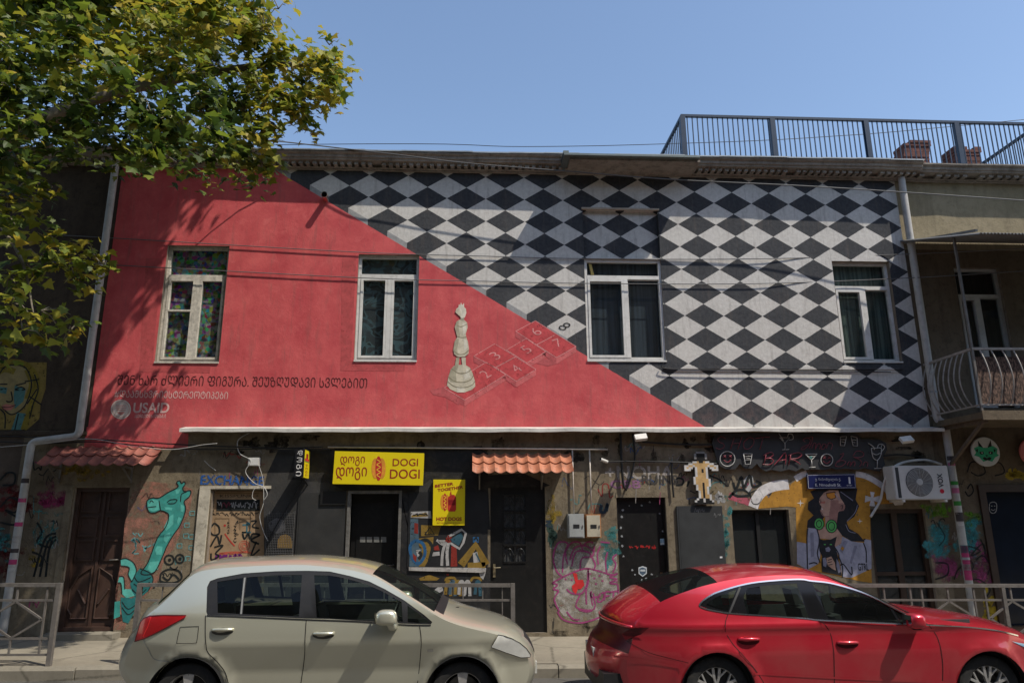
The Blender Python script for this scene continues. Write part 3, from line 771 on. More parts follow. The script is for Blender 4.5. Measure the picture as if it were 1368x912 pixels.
# grated opening with an orange lamp behind
b = MB(); gr0 = rect((357,682),(392,684),(354,748),(392,748), -.02)
for i in range(17):
    x = gr0[0] + (gr0[1]-gr0[0])*i/16; b.bar((x,-.02,gr0[2]-.25),(x,-.02,gr0[3]+.03*sin(i*1.3)-.02), .005)
for i in range(26):
    z = gr0[2]-.25 + (gr0[3]-gr0[2]+.22)*i/25; b.bar((gr0[0],-.024,z),(gr0[1],-.024,z), .005)
o = obj('wire_grate', b, mat('grey_wire', (.10,.10,.10), .5, .2, 5), bld)
b = MB(); b.wplate(zm(260,600,5.7)([(630,750),(632,690),(655,655),(690,645),(725,660),(742,700),(740,750)]), -.016, -.004, 0); b.wplate(E_([(560,560),(620,520),(680,540),(690,620),(620,640),(570,610)]), -.014, -.004, 1)
obj('grate_backing', b, [paint('orange_paint', (.42,.25,.06)), paint('pale_grey_paint', (.20,.20,.21), .3)], o)
# dark boards
b = MB(); q = rect((395,658),(458,658),(392,846),(458,846), -.02); b.box(q[0], q[1], -.022, -.004, q[2], q[3]); b.box(q[0]+.03, q[1]-.03, -.026, -.0221, q[2]+.05, q[3]-.04)
obj('panel_board', b, mat('charcoal_board', (.026,.026,.025), .6, .25, 3, dirt=.2), bld)
b = MB(); q = rect((428,656),(462,656),(428,674),(462,674), -.04); b.box(q[0], q[1], -.05, -.027, q[2], q[3])
obj('dark_plaque', b, mat('black_board', (.010,.010,.010), .5, .2, 3), bld)
# DOGI door
x0, x1, z0, z1 = D_DOGI; dz0 = gz(x0)+PAV+.05
M_BDOOR = mat('black_door_paint', (.0075,.0075,.0075), .42, .3, 4, dirt=.15)
b = MB(); b.box(x0, x0+.05, -.03, .06, dz0-.04, z1); b.box(x1-.045, x1, -.03, .06, dz0-.04, z1); b.box(x0+.05, x1-.045, -.03, .06, z1-.05, z1)
obj('door_frame', b, mat('peeling_grey_frame', (.12,.115,.105), .8, .3, 10, dirt=.8), bld)
b = MB(); b.box(x0+.05, x1-.045, .18, .22, dz0, z1-.05)
for i, (a, c) in enumerate(((.08,.42),(.47,.92))):
    za, zb_ = dz0+(z1-dz0)*a, dz0+(z1-dz0)*c; b.box(x0+.14, x1-.14, .168, .181, za, zb_)
d = obj('door', b, M_BDOOR, bld)
b = MB()
for cx in (484.5, 493.5, 503, 512.5): b.wpoly([(cx-3.6,716.5),(cx+3.6,716.8),(cx+3.6,724),(cx-3.6,723.8)], .166)
obj('stickers', b, paint('grey_sticker', (.17,.17,.16)), d)
b = MB(); b.tube([(x1-.12,.17,dz0+1.02),(x1-.12,.12,dz0+1.02),(x1-.24,.12,dz0+1.02)], .011); obj('handle', b, M_STEEL, d, True)
# graffitied shop window
B5 = zm(530,620,5.065)
x0, x1, z0, z1 = W_GRAF
b = MB(); b.box(x0-.01, x1+.0, -.012, .06, z0-.0, z1+.62)   # boarded panel
wg = obj('shutter_board', b, mat('black_board_panel', (.012,.012,.013), .6, .3, 4, bump=.2), bld); wg['label'] = 'boarded shop window covered in coloured graffiti'
M_GW = paint('white_spray', (.33,.32,.31), .25); M_GY = paint('ochre_spray', (.20,.125,.025), .25); M_GB = paint('blue_grey_spray', (.06,.10,.13), .3); M_GR = paint('red_spray', (.20,.025,.018), .2); M_GT = paint('dark_teal_spray', (.03,.08,.11), .15); M_GBl = paint('bright_blue_spray', (.02,.09,.20), .3)
b = MB(); Y0 = -.014
b.wpoly(B5([(95,320),(230,315),(235,365),(95,360)]), Y0, 0); b.wpoly(B5([(98,345),(200,325),(215,350),(100,358)]), Y0-.001, 1)
scrawl(b, *B5([(160,340)])[0], 9, 1.5, .02, Y0-.002, 6, 9, 3)
b.wpoly(B5([(92,365),(145,370),(150,520),(150,690),(85,690),(90,500)]), Y0, 2); b.wpoly(B5([(120,395),(145,400),(145,470),(118,465)]), Y0-.001, 3)
b.wpoly(B5([(165,410),(300,415),(280,480),(165,485)]), Y0, 1); b.stroke(B5([(190,475),(225,425),(255,475),(190,475)]), .022, Y0-.001, 6, smooth=False)
b.wpoly(B5([(150,500),(250,490),(240,600),(190,690),(150,690)]), Y0, 1); b.stroke(B5([(150,525),(200,510),(240,560),(220,650)]), .05, Y0-.001, 6)
b.stroke(B5([(95,540),(130,515),(180,540),(190,610),(150,670),(110,640),(90,580)]), .05, Y0-.0015, 5, closed=True)
b.wpoly(B5([(100,560),(140,545),(170,570),(165,620),(135,660),(105,620)]), Y0-.002, 2); b.wpoly(B5([(130,580),(160,575),(165,610),(140,625)]), Y0-.003, 0); b.wpoly(B5([(110,600),(135,625),(130,660),(112,640)]), Y0-.003, 3); b.stroke(B5([(150,590),(165,610),(150,640)]), .05, Y0-.004, 6)
b.stroke(B5([(240,608),(290,602)]), .06, Y0-.001, 0); b.stroke(B5([(270,510),(310,540),(330,520),(280,520)]), .04, Y0-.001, 0); b.wpoly(B5([(245,560),(280,545),(290,580),(255,580)]), Y0-.001, 3)
b.stroke(B5([(345,490),(440,440),(468,465),(450,530),(425,570),(360,530)]), .04, Y0-.001, 0, smooth=False, closed=True); b.wpoly(B5([(365,505),(435,460),(450,490),(420,550),(375,525)]), Y0-.0005, 4)
b.stroke(B5([(330,530),(310,600),(305,685)]), .045, Y0-.001, 0); b.stroke(B5([(350,530),(340,600),(345,685)]), .05, Y0-.001, 0); b.wpoly(B5([(370,545),(405,560),(410,690),(365,690)]), Y0, 3)
for q in ([(330,520),(370,490)],[(335,495),(365,525)],[(350,480),(350,530)]): b.stroke(B5(q), .03, Y0-.002, 3)
b.stroke(B5([(435,680),(535,545),(605,680)]), .13, Y0-.001, 1, smooth=False); b.stroke(B5([(480,683),(600,680)]), .09, Y0-.001, 1); b.wpoly(B5([(515,600),(545,590),(560,660),(520,665)]), Y0-.002, 0); b.stroke(B5([(535,600),(560,650)]), .025, Y0-.003, 4)
b.wpoly(B5([(515,490),(555,490),(555,528),(515,528)]), Y0-.001, 5); b.stroke(B5([(520,510),(540,500),(550,520)]), .02, Y0-.002, 6)
obj('window_graffiti', b, [M_GW, M_GY, M_GB, M_GR, M_GT, M_GBl, M_LINE], wg)
b = MB(); p = [P(*q, -.03) for q in B5([(82,695),(575,700),(605,708),(600,725),(575,732),(82,718)])]; b.prism(p, (0,.028,0)); obj('sill_strip', b, mat('chipped_white_sill', (.36,.34,.32), .8, .2, 8, dirt=.8), bld)
b = MB(); b.wpoly(B5([(545,690),(605,700),(600,740),(585,780),(565,760),(555,730)]), -.005, 0)
b.stroke(B5([(465,215),(485,240),(505,278)]), .05, -.005, 0)
b.stroke(B5([(520,310),(520,375),(545,345),(520,340),(545,320),(522,312)]), .03, -.005, 2); b.stroke(B5([(575,365),(560,400),(595,400),(590,380)]), .03, -.005, 2); b.stroke(B5([(500,470),(530,380),(545,330)]), .05, -.005, 3)
b.stroke(B5([(570,250),(590,270),(585,240)]), .03, -.005, 3)
b.wpoly(B5([(150,770),(220,745),(290,770),(270,785),(160,785)]), -.005, 1); b.stroke(B5([(330,790),(340,770),(390,768),(395,790)]), .04, -.005, 1); b.stroke(B5([(500,790),(520,765),(560,770),(570,790)]), .04, -.005, 1)
b.wpoly(B5([(230,870),(300,810),(320,850),(250,890)]), -.005, 0); 
for x, m_ in ((330,1),(395,1),(460,0),(530,4),(420,0),(360,2)): b.stroke(B5([(x,880),(x+8,800),(x+30,800),(x+35,890)]), .05, -.005-.0002*x/100, m_)
b.wdisc(*B5([(345,745)])[0], 1.6, 1.6, -.005, 3)
obj('wall_graffiti', b, [M_GW, M_GY, M_GB, M_GR, M_GT, M_GBl, M_LINE], bld)
# black door with barred lights
def frame_boxes(b, x0, x1, z0, z1, w, y0, y1):
    b.box(x0, x0+w, y0, y1, z0, z1); b.box(x1-w, x1, y0, y1, z0, z1); b.box(x0+w, x1-w, y0, y1, z1-w, z1); b.box(x0+w, x1-w, y0, y1, z0, z0+w)
x0, x1, z0, z1 = D_BLK; dz0 = gz(x0)+PAV+.05; H = z1-dz0
b = MB(); b.box(x0, x0+.22, .04, .09, dz0, z1); b.box(x1-.32, x1, .04, .09, dz0, z1); b.box(x0+.22, x1-.32, .04, .09, z1-.12, z1); b.box(x0+.22, x1-.32, .04, .09, dz0, dz0+H*.47)
d = obj('door', b, M_BDOOR, bld); d['label'] = 'tall black door with a barred glazed panel'
b = MB(); b.box(x0+.2, x1-.3, .075, .08, dz0+H*.46, z1-.11); obj('pane', b, mat('dusty_glass', (.055,.056,.055), .25, .5, 14), d)
b = MB()
for i in range(3):
    x = x0+.22+(x1-.32-x0-.22)*(i+.0)/2; b.bar((x,.045,dz0+H*.47),(x,.045,z1-.12), .022)
for j in range(5):
    z = dz0+H*.47+(z1-.12-dz0-H*.47)*j/4; b.bar((x0+.22,.043,z),(x1-.32,.043,z), .03)
for j in range(4):
    za = dz0+H*.47+(z1-.12-dz0-H*.47)*j/4; hh = (z1-.12-dz0-H*.47)/4
    for i in range(2):
        xa_ = x0+.22+(x1-.32-x0-.22)*i/2; w_ = (x1-.32-x0-.22)/2
        b.tube([(xa_+w_*t, .046, za+hh*(.2+.6*sin(pi*t))) for t in [k/8 for k in range(9)]], .007, 6)
        b.bar((xa_+w_/2,.046,za),(xa_+w_/2,.046,za+hh), .01)
obj('bars', b, M_BDOOR, d)
b = MB(); b.box(x0+.045, x0+.085, .018, .042, dz0+H*.37, dz0+H*.46); b.tube([(x0+.065,.03,dz0+H*.435),(x0+.065,-.02,dz0+H*.435),(x0+.17,-.02,dz0+H*.437)], .009); obj('handle', b, mat('brass_handle', (.35,.29,.18), .35, .2, 5, metal=.7), d)
# monster graffiti
N_ = zm(720,600,3.65)
b = MB()
b.wpoly(N_([(90,455),(130,450),(290,450),(330,470),(380,510),(385,590),(380,720),(330,790),(290,830),(200,845),(120,810),(80,760),(70,640),(70,560)]), -.0022)
for i in range(18): splash(b, *N_([(RND.uniform(80,370), RND.uniform(480,800))])[0], RND.uniform(4,10), RND.uniform(4,10), -.0024, 0, seed=i+500)
obj('graffiti_background', b, spray('chalky_white_wash', (.46,.43,.39)), bld)
b = MB(); w_ = .026; Y0 = -.0045
mons = [[(120,625),(85,590),(70,520),(95,455),(140,460),(120,520),(115,600)],[(140,560),(130,500),(160,455),(200,455),(215,500)],[(150,540),(175,480),(230,470),(270,500)],[(160,570),(180,500),(240,500),(255,520)],[(200,590),(210,530),(260,520),(270,470)],[(215,470),(240,450),(265,455)],[(65,650),(120,620),(190,590),(240,580),(300,595),(350,610),(385,605)],[(385,605),(345,622),(380,632),(345,650),(380,655)],[(65,650),(90,660),(70,680),(95,690),(75,730),(100,790)],[(240,590),(235,650),(210,700),(160,700),(135,680)],[(240,580),(242,640),(230,690),(232,755)],[(200,710),(180,760),(210,780),(270,775),(265,700)],[(255,690),(258,720),(300,715)],[(262,760),(250,695)],[(300,700),(285,740),(310,735),(320,700),(305,700)],[(320,735),(325,695),(350,695)],[(325,715),(345,712)],[(365,690),(360,740)],[(345,695),(385,690)],[(90,790),(120,830),(190,845),(250,835),(300,815)],[(135,790),(165,825),(200,830)],[(195,780),(230,790),(260,785)],[(360,600),(375,560),(360,530),(380,510)],[(330,600),(325,540),(335,500)],[(290,560),(285,510),(300,470)],[(255,520),(275,560),(265,590)],[(300,450),(345,455)],[(380,640),(388,700),(375,730)]]
for q in mons: b.stroke(N_(q), w_, Y0)
for x, y in ((250,605),(270,628),(278,655),(310,640),(295,615),(130,632),(160,635),(185,632)): b.wdisc(*N_([(x,y)])[0], 1.4, 1.3, Y0)
obj('monster_graffiti', b, paint('plum_spray', (.28,.05,.15), .3), bld)
b = MB(); b.wpoly(N_([(165,600),(185,605),(190,635),(215,635),(222,660),(205,680),(190,680),(180,705),(165,690),(160,665),(178,650)]), Y0-.001); obj('red_graffiti_nose', b, paint('bright_red_spray', (.55,.03,.03)), bld)
b = MB()
for i in range(24): splash(b, *N_([(345+RND.gauss(0,18), 470+RND.gauss(0,40))])[0], RND.uniform(2,6), RND.uniform(2,8), -.0026, 0, seed=i+600)
for i in range(14): splash(b, *N_([(60+RND.gauss(0,12), 300+RND.gauss(0,50))])[0], RND.uniform(2,5), RND.uniform(3,9), -.0026, 1, seed=i+640)
for i in range(12): splash(b, *N_([(55+RND.gauss(0,10), 430+RND.gauss(0,30))])[0], RND.uniform(2,5), RND.uniform(3,9), -.0026, 2, seed=i+680)
obj('spray_patches', b, [M_TSP, M_YSP, paint('dark_green_spray', (.03,.06,.05), .3)], bld)
b = MB(); b.stroke(N_([(305,270),(300,300),(320,305),(335,265),(330,300)]), .05, -.004); b.stroke(N_([(35,350),(60,350),(35,370),(65,378)]), .03, -.004)
obj('spray_tag', b, paint('navy_spray', (.02,.035,.05), .1), bld)
b = MB(); wtext(b, "+NOHA", 808, 622, 900, 640, -.003, bold=.02); wtext(b, "RUINS", 857, 634, 905, 647, -.0035, 1, bold=.02); wtext(b, "CBB", 815, 641, 856, 652, -.0035, 2, bold=.03)
obj('spray_tag', b, [paint('pale_grey_spray', (.33,.30,.27), .4), paint('grey_black_spray', (.06,.055,.05), .3), paint('dusty_violet_spray', (.26,.13,.22), .4)], bld)
# stickered door
x0, x1, z0, z1 = D_STK; dz0 = gz(x0)+PAV+.05
b = MB(); frame_boxes(b, x0, x1, dz0-.05, z1, .035, .06, .14); obj('door_frame', b, M_BDOOR, bld)
b = MB(); b.box(x0+.035, x1-.035, .10, .14, dz0, z1-.035); d = obj('door', b, M_BDOOR, bld); d['label'] = 'black door with white stickers and red writing'
b = MB(); Y0 = .097
for x, y, r in ((408,295,9),(405,327,9),(400,382,8),(405,422,8),(407,470,9),(412,520,8),(540,257,8),(500,273,7),(588,312,6),(604,398,6),(455,588,7),(468,610,6),(502,637,8),(522,630,8),(550,608,8),(575,617,6),(440,275,5)): splash(b, *N_([(x,y)])[0], r/5.5, r/5.5, Y0, 0, 9, .4, x)
b.wpoly(N_([(485,575),(505,568),(526,575),(526,605),(506,620),(486,605)]), Y0, 1); b.wpoly(N_([(490,580),(505,574),(521,580),(521,602),(506,614),(491,602)]), Y0-.001, 2); b.wpoly(N_([(494,585),(518,585),(518,594),(494,594)]), Y0-.002, 1)
b.wpoly(N_([(590,435),(615,433),(616,464),(592,466)]), Y0, 3); b.wpoly(N_([(592,455),(615,453),(615,462),(592,464)]), Y0-.001, 1)
for i in range(5): scrawl(b, *N_([(448+i*28,475)])[0], 2.6, 2.6, .014, Y0, 4, 6, i+900)
obj('stickers', b, [paint('white_sticker', (.24,.25,.26)), paint('pale_sticker', (.45,.48,.50)), paint('blue_grey_sticker', (.06,.09,.13)), paint('light_blue_sticker', (.25,.38,.50)), paint('red_lettering', (.35,.02,.02))], d)
b = MB(); b.box(x1-.13, x1-.09, .085, .10, dz0+.62, dz0+.92); b.tube([(x1-.11,.09,dz0+.83),(x1-.11,.05,dz0+.83),(x1-.22,.05,dz0+.835)], .009); obj('handle', b, mat('bronze_handle', (.13,.09,.05), .35, .2, 5, metal=.7), d)
# chalk board
b = MB(); q = rect((905,675),(967,676),(908,775),(969,775), -.03); b.box(q[0], q[1], -.035, -.002, q[2]-.6, q[3]); b.box(q[0]+.03, q[1]-.03, -.038, -.0351, q[2]-.57, q[3]-.03)
cb = obj('chalkboard_panel', b, mat('dark_slate_board', (.028,.030,.031), .7, .3, 3, bump=.1), bld)
Pb = zm(890,590,5.367)
b = MB()
for x, y in ((215,490),(235,495),(262,490),(355,525),(380,520)): scrawl(b, *Pb([(x,y)])[0], 2, 3, .008, -.0395, 0, 6, x)
b.wpoly(Pb([(385,820),(403,820),(403,832),(385,832)]), -.0395, 1)
obj('chalk_marks', b, [paint('chalk', (.16,.16,.16), .3), paint('white_label', (.6,.6,.6))], cb)
# tags on the pier between board and window
b = MB()
b.stroke(Pb([(450,400),(500,350),(560,345),(600,380),(520,390),(470,370)]), .045, -.003, 0)
b.stroke(Pb([(450,385),(560,420),(600,430),(680,390),(700,350),(740,350)]), .12, -.0022, 1)
b.stroke(Pb([(480,290),(500,340),(540,250),(555,330),(600,240),(620,320),(680,300),(640,280)]), .045, -.0035, 0); b.stroke(Pb([(540,320),(600,250),(610,300),(580,350)]), .07, -.0032, 2)
b.stroke(Pb([(605,380),(620,440),(665,440),(690,380),(660,345),(600,365)]), .018, -.004, 0); b.stroke(Pb([(310,240),(380,270),(440,320)]), .03, -.003, 0)
b.stroke(Pb([(60,290),(80,260),(120,270),(115,305),(70,310)]), .03, -.003, 0); b.stroke(Pb([(150,320),(165,280)]), .03, -.003, 0)
for i in range(14): splash(b, *Pb([(385+RND.gauss(0,18), 400+RND.gauss(0,14))])[0], RND.uniform(1,4), RND.uniform(1,4), -.003, 2, seed=i+700)
for i in range(9): splash(b, *Pb([(350+RND.gauss(0,8), 360+RND.gauss(0,14))])[0], RND.uniform(1,3), RND.uniform(1,4), -.003, 3, seed=i+720)
for i in range(26): splash(b, *Pb([(432+RND.gauss(0,12), 640+RND.gauss(0,110))])[0], RND.uniform(1,4), RND.uniform(2,6), -.003, 4, seed=i+740)
obj('spray_tag', b, [M_LINE, paint('rose_spray', (.38,.09,.12), .35), paint('grey_white_spray', (.38,.38,.37), .3), M_YSP, M_TSP], bld)
# bar window
x0, x1, z0, z1 = W_BAR
w = MB(); frame_boxes(w, x0, x1, z0, z1, .04, .10, .16); xm = x0+(x1-x0)*.48; w.box(xm-.03, xm+.03, .10, .16, z0+.04, z1-.04)
wb_ = obj('window', w, mat('black_window_frame', (.012,.012,.012), .5, .2, 4), bld); wb_['label'] = 'dark bar window with a menu sheet behind'
g = MB(); g.box(x0+.04, x1-.04, .13, .135, z0+.04, z1-.04); obj('pane', g, M_DGLASS, wb_)
g = MB(); g.wpoly(Pb([(720,530),(840,535),(838,655),(722,655)]), .16, 0); g.wpoly(Pb([(735,560),(800,545),(790,600),(745,620)]), .158, 1); g.wpoly(Pb([(725,680),(770,680),(770,700),(725,700)]), .16, 0); obj('menu_sheet', g, [paint('dim_paper', (.13,.12,.11)), paint('black_print', (.02,.02,.02))], wb_)
# bar doorway
x0, x1, z0, z1 = D_BAR; dz0 = gz(x0)+PAV+.05
M_BRW = mat('brown_door_wood', (.040,.022,.014), .5, .3, 6)
w = MB(); frame_boxes(w, x0, x1, dz0, z1, .07, .06, .16); xm = x0+(x1-x0)*.5; w.box(xm-.05, xm+.05, .08, .15, dz0+.07, z1-.07); zc = dz0+(z1-dz0)*.46; w.box(x0+.07, x1-.07, .082, .148, zc-.03, zc+.03)
d = obj('door', w, M_BRW, bld); d['label'] = 'glazed brown double door reflecting parked cars'
g = MB(); g.box(x0+.07, x1-.07, .115, .12, dz0+.07, z1-.07); obj('pane', g, M_DGLASS, d)

# ---- woman with a cat
Wm = zm(1050,630,5.7)
M_OR = paint('orange_mural_paint', (.38,.19,.030), .2); M_LAV = paint('lavender_mural_paint', (.30,.30,.38), .05); M_LAVD = paint('grey_lavender_paint', (.20,.20,.27)); M_HAIR = paint('black_hair_paint', (.020,.021,.026)); M_SK = paint('skin_paint', (.42,.265,.205)); M_SKS = paint('rosy_skin_paint', (.28,.15,.13)); M_GR2 = paint('green_mural_paint', (.09,.38,.10)); M_OG = paint('amber_paint', (.55,.23,.04)); M_WH = paint('white_mural_paint', (.58,.56,.55), .15); M_LIP = paint('lip_paint', (.40,.14,.11))
b = MB(); Y0 = -.003
b.wpoly(Wm([(0,262),(5,170),(40,90),(110,40),(165,15),(530,15),(640,60),(740,120),(800,190),(812,240),(640,250),(645,560),(650,740),(655,845),(560,830),(430,800),(160,740),(85,705),(75,270)]), Y0, 0)
b.wpoly(Wm([(82,530),(160,545),(160,740),(85,700)]), Y0-.001, 1); b.wpoly(Wm([(600,510),(648,520),(652,735),(500,805),(430,800),(560,700)]), Y0-.001, 1)
for q, w_ in (([(-250,270),(-230,215),(-180,150),(-110,115),(-40,100),(20,95)], .17), ([(70,55),(110,30),(160,5)], .10), ([(530,15),(600,30),(680,70),(760,130),(800,200)], .10)): b.stroke(Wm(q), w_, Y0-.001, 8)
b.wpoly(Wm([(-210,280),(-190,200),(-150,170),(-130,200),(-100,150),(-60,140),(0,130),(30,90),(20,262)]), Y0-.0008, 0)
b.wpoly(Wm([(810,225),(900,225),(890,250),(830,255)]), Y0-.001, 8)
# hair, face, clothes
b.wpoly(Wm([(185,150),(230,130),(350,120),(545,125),(530,210),(557,260),(522,340),(462,380),(480,430),(550,470),(600,530),(500,528),(420,480),(390,440),(380,330),(300,330),(260,390),(230,430),(160,425),(165,370),(210,330),(165,285),(170,230),(212,200)]), Y0-.002, 3)
b.wpoly(Wm([(300,415),(388,430),(425,480),(425,540),(375,572),(330,512),(252,505),(238,430)]), Y0-.003, 4); b.wpoly(Wm([(298,325),(380,300),(388,440),(350,470),(300,430)]), Y0-.0031, 5); b.wpoly(Wm([(300,330),(335,335),(320,425),(300,425)]), Y0-.0032, 4)
b.wpoly(Wm([(252,205),(285,160),(330,138),(398,140),(415,200),(440,235),(450,270),(440,295),(405,300),(375,335),(290,338),(262,290),(268,262),(255,245)]), Y0-.0035, 4)
b.wpoly(Wm([(400,240),(430,235),(452,255),(440,295),(405,300)]), Y0-.004, 5); b.wpoly(Wm([(330,300),(400,295),(385,400),(330,360)]), Y0-.0038, 5); b.stroke(Wm([(415,260),(432,255),(425,285)]), .012, Y0-.0045, 3)
b.wpoly(Wm([(304,160),(376,150),(382,198),(345,213),(312,196)]), Y0-.0044, 3); b.wpoly(Wm([(309,165),(371,156),(376,194),(345,207),(316,191)]), Y0-.0048, 6); b.stroke(Wm([(262,290),(275,325),(300,338),(350,330),(385,300)]), .012, Y0-.0049, 5); b.wpoly(Wm([(340,215),(400,215),(405,290),(375,325),(335,300)]), Y0-.0042, 5); b.stroke(Wm([(252,205),(268,212),(262,222)]), .010, Y0-.0049, 5); b.stroke(Wm([(262,290),(268,262),(255,245),(268,225),(252,205),(285,160)]), .010, Y0-.0050, 3); b.stroke(Wm([(372,165),(400,200),(408,215)]), .012, Y0-.005, 1)
b.wpoly(Wm([(258,228),(300,222),(298,240),(262,240)]), Y0-.0045, 9); b.wdisc(*Wm([(275,282)])[0], 1.2, .9, Y0-.005, 8)
b.stroke(Wm([(415,150),(470,190),(510,220)]), .012, Y0-.005, 2); b.stroke(Wm([(430,160),(480,195),(510,215)]), .010, Y0-.005, 2); b.stroke(Wm([(545,250),(525,310),(465,375)]), .012, Y0-.005, 2); b.stroke(Wm([(455,400),(480,450),(530,465)]), .012, Y0-.005, 2)
for cx, cy, rx, ry in ((252,395,40,48),(347,413,44,52)):
    q = Wm([(cx,cy)])[0]; b.wdisc(*q, rx/5.7, ry/5.7, Y0-.005, 3); b.wdisc(*q, (rx-6)/5.7, (ry-6)/5.7, Y0-.0055, 7)
    b.stroke([(q[0]+(rx-20)/5.7*cos(a*.7), q[1]+(ry-22)/5.7*sin(a*.7)) for a in range(9)], .014, Y0-.006, 3, closed=True)
b.wpoly(Wm([(170,425),(235,432),(255,520),(262,640),(245,700),(165,742),(160,500)]), Y0-.003, 1)
b.wpoly(Wm([(428,490),(500,528),(590,540),(610,620),(615,700),(500,782),(430,800),(405,650),(372,572),(420,545)]), Y0-.0032, 1)
b.wpoly(Wm([(440,520),(470,530),(430,620),(410,600)]), Y0-.004, 2); b.wpoly(Wm([(520,560),(545,560),(500,700),(485,690)]), Y0-.004, 2); b.wpoly(Wm([(185,460),(210,460),(215,640),(190,650)]), Y0-.004, 2)
for q in ([(165,430),(160,520),(165,740)],[(235,432),(255,520),(240,620),(260,690)],[(590,540),(610,600),(612,690)],[(400,640),(430,720),(430,800)],[(415,710),(440,705),(500,782),(500,720)],[(175,700),(215,690),(240,700)],[(575,525),(605,510)],[(370,570),(400,620),(405,660)]): b.stroke(Wm(q), .020, Y0-.0045, 3)
b.wpoly(Wm([(248,505),(282,518),(340,514),(388,490),(372,560),(390,620),(425,790),(275,760),(270,690),(275,640),(255,600)]), Y0-.005, 3)
b.wpoly(Wm([(300,580),(325,568),(340,590),(330,608),(305,605)]), Y0-.0055, 2); b.wdisc(*Wm([(296,552)])[0], 1.6, .7, Y0-.0055, 7); b.wdisc(*Wm([(342,552)])[0], 1.6, .7, Y0-.0055, 7)
b.wpoly(Wm([(280,655),(300,650),(312,690),(305,725),(285,715)]), Y0-.006, 2); b.wpoly(Wm([(385,660),(405,690),(418,760),(400,770),(385,720)]), Y0-.006, 2)
b.wpoly(Wm([(308,655),(345,642),(372,690),(380,750),(350,735),(320,712),(312,690)]), Y0-.0065, 4)
for q in ([(318,672),(350,662)],[(316,690),(350,682)],[(322,708),(355,702)]): b.stroke(Wm(q), .012, Y0-.007, 3)
for cx, cy, r_ in ((110,237,28),(562,375,22)):
    b.wpoly(Wm([(cx+(r_ if k%2==0 else r_*.22)*cos(k*pi/4), cy+(r_ if k%2==0 else r_*.22)*sin(k*pi/4)) for k in range(8)]), Y0-.002, 8)
b.wpoly(Wm([(640,150),(675,155),(665,195),(715,180),(710,235),(670,220),(680,262),(635,258),(645,218),(600,232),(605,180),(648,192)]), Y0-.002, 8)
b.wpoly(Wm([(430,565),(445,580),(430,602),(415,582)]), Y0-.0045, 0)
obj('woman_with_cat_mural', b, [M_OR, M_LAV, M_LAVD, M_HAIR, M_SK, M_SKS, M_OG, M_GR2, M_WH, M_LIP], bld)
b = MB(); wtext(b, "GTRL", *Wm([(545,695)])[0], *Wm([(625,750)])[0], Y0-.006, bold=.01); obj('mural_signature', b, M_LINE, bld)
# turquoise and pink graffiti on the pier under the air conditioner
Rr = zm(1170,570,3.146)
b = MB(); M_LIME = spray('lime_spray', (.14,.32,.03)); M_PNK = spray('dusty_pink_spray', (.33,.07,.17)); M_TQ = spray('turquoise_graffiti', (.06,.28,.30))
for i in range(40): splash(b, *Rr([(265+RND.gauss(0,25), 470+RND.gauss(0,45))])[0], RND.uniform(2,8), RND.uniform(3,9), -.0025-.00003*i, 0, seed=i+800)
for i in range(30): splash(b, *Rr([(285+RND.gauss(0,28), 580+RND.gauss(0,28))])[0], RND.uniform(3,9), RND.uniform(3,9), -.0027-.00003*i, 1, seed=i+850)
for i in range(18): splash(b, *Rr([(260+RND.gauss(0,28), 350+RND.gauss(0,14))])[0], RND.uniform(2,6), RND.uniform(2,6), -.0025, 2, seed=i+900)
b.stroke(Rr([(250,570),(300,575),(300,620),(250,640)]), .025, -.005, 3); b.stroke(Rr([(255,400),(290,460),(265,500)]), .02, -.005, 3); b.stroke(Rr([(330,640),(345,600),(380,570)]), .02, -.005, 3)
obj('spray_patches', b, [M_TQ, M_PNK, M_LIME, M_LINE], bld)
# left door (brown, carved panel) and its step
x0, x1, z0, z1 = D_LEFT; dz0 = gz(x0)+PAV+.08
M_BRD = mat('dark_brown_door', (.055,.030,.022), .5, .3, 5, dirt=.2)
b = MB(); frame_boxes(b, x0, x1, dz0, z1, .06, .05, .14); obj('door_frame', b, M_BRD, bld)
b = MB(); b.box(x0+.06, x1-.06, .12, .16, dz0, z1-.06); xm = (x0+x1)/2; b.box(xm-.02, xm+.02, .105, .12, dz0, z1-.06)
for s in (-1, 1):
    for j in range(3):
        za = dz0+1.05+j*.38; xa_ = xm + s*.06; xb2 = xm + s*.36
        frame_boxes(b, min(xa_,xb2), max(xa_,xb2), za, za+.33, .03, .10, .121)
d = obj('door', b, M_BRD, bld); d['label'] = 'dark brown double door with carved lower panels'
for s in (-1, 1):
    b = MB(); Yp = .108
    pts = [(.06,.18),(.30,.18),(.30,.24),(.345,.30),(.36,.33),(.36,.62),(.26,.82),(.06,.95)]
    p3 = [Vector((xm+s*a, Yp, dz0+c)) for a, c in pts]; b.tube(p3+[p3[0]], .014, 6)
    b.tube([(xm+s*.24,Yp,dz0+.62),(xm+s*.10,Yp,dz0+.40)], .018, 6); obj('carved_panel', b, M_BRD, d)
b = MB(); b.tube([(x1-.22,.12,dz0+1.06),(x1-.22,.07,dz0+1.06),(x1-.05,.07,dz0+1.07)], .012); obj('handle', b, M_STEEL, d, True)
b = MB(); b.box(x0-.10, x1+.12, -.28, .1, gz(x0)+.1, gz(x0)+PAV+.075); obj('door_step', b, M_KERB, bld)
b = MB(); b.box(x0-.13, x0-.02, -.02, .02, dz0-.05, z1+.03); obj('door_jamb', b, M_CONC, bld)

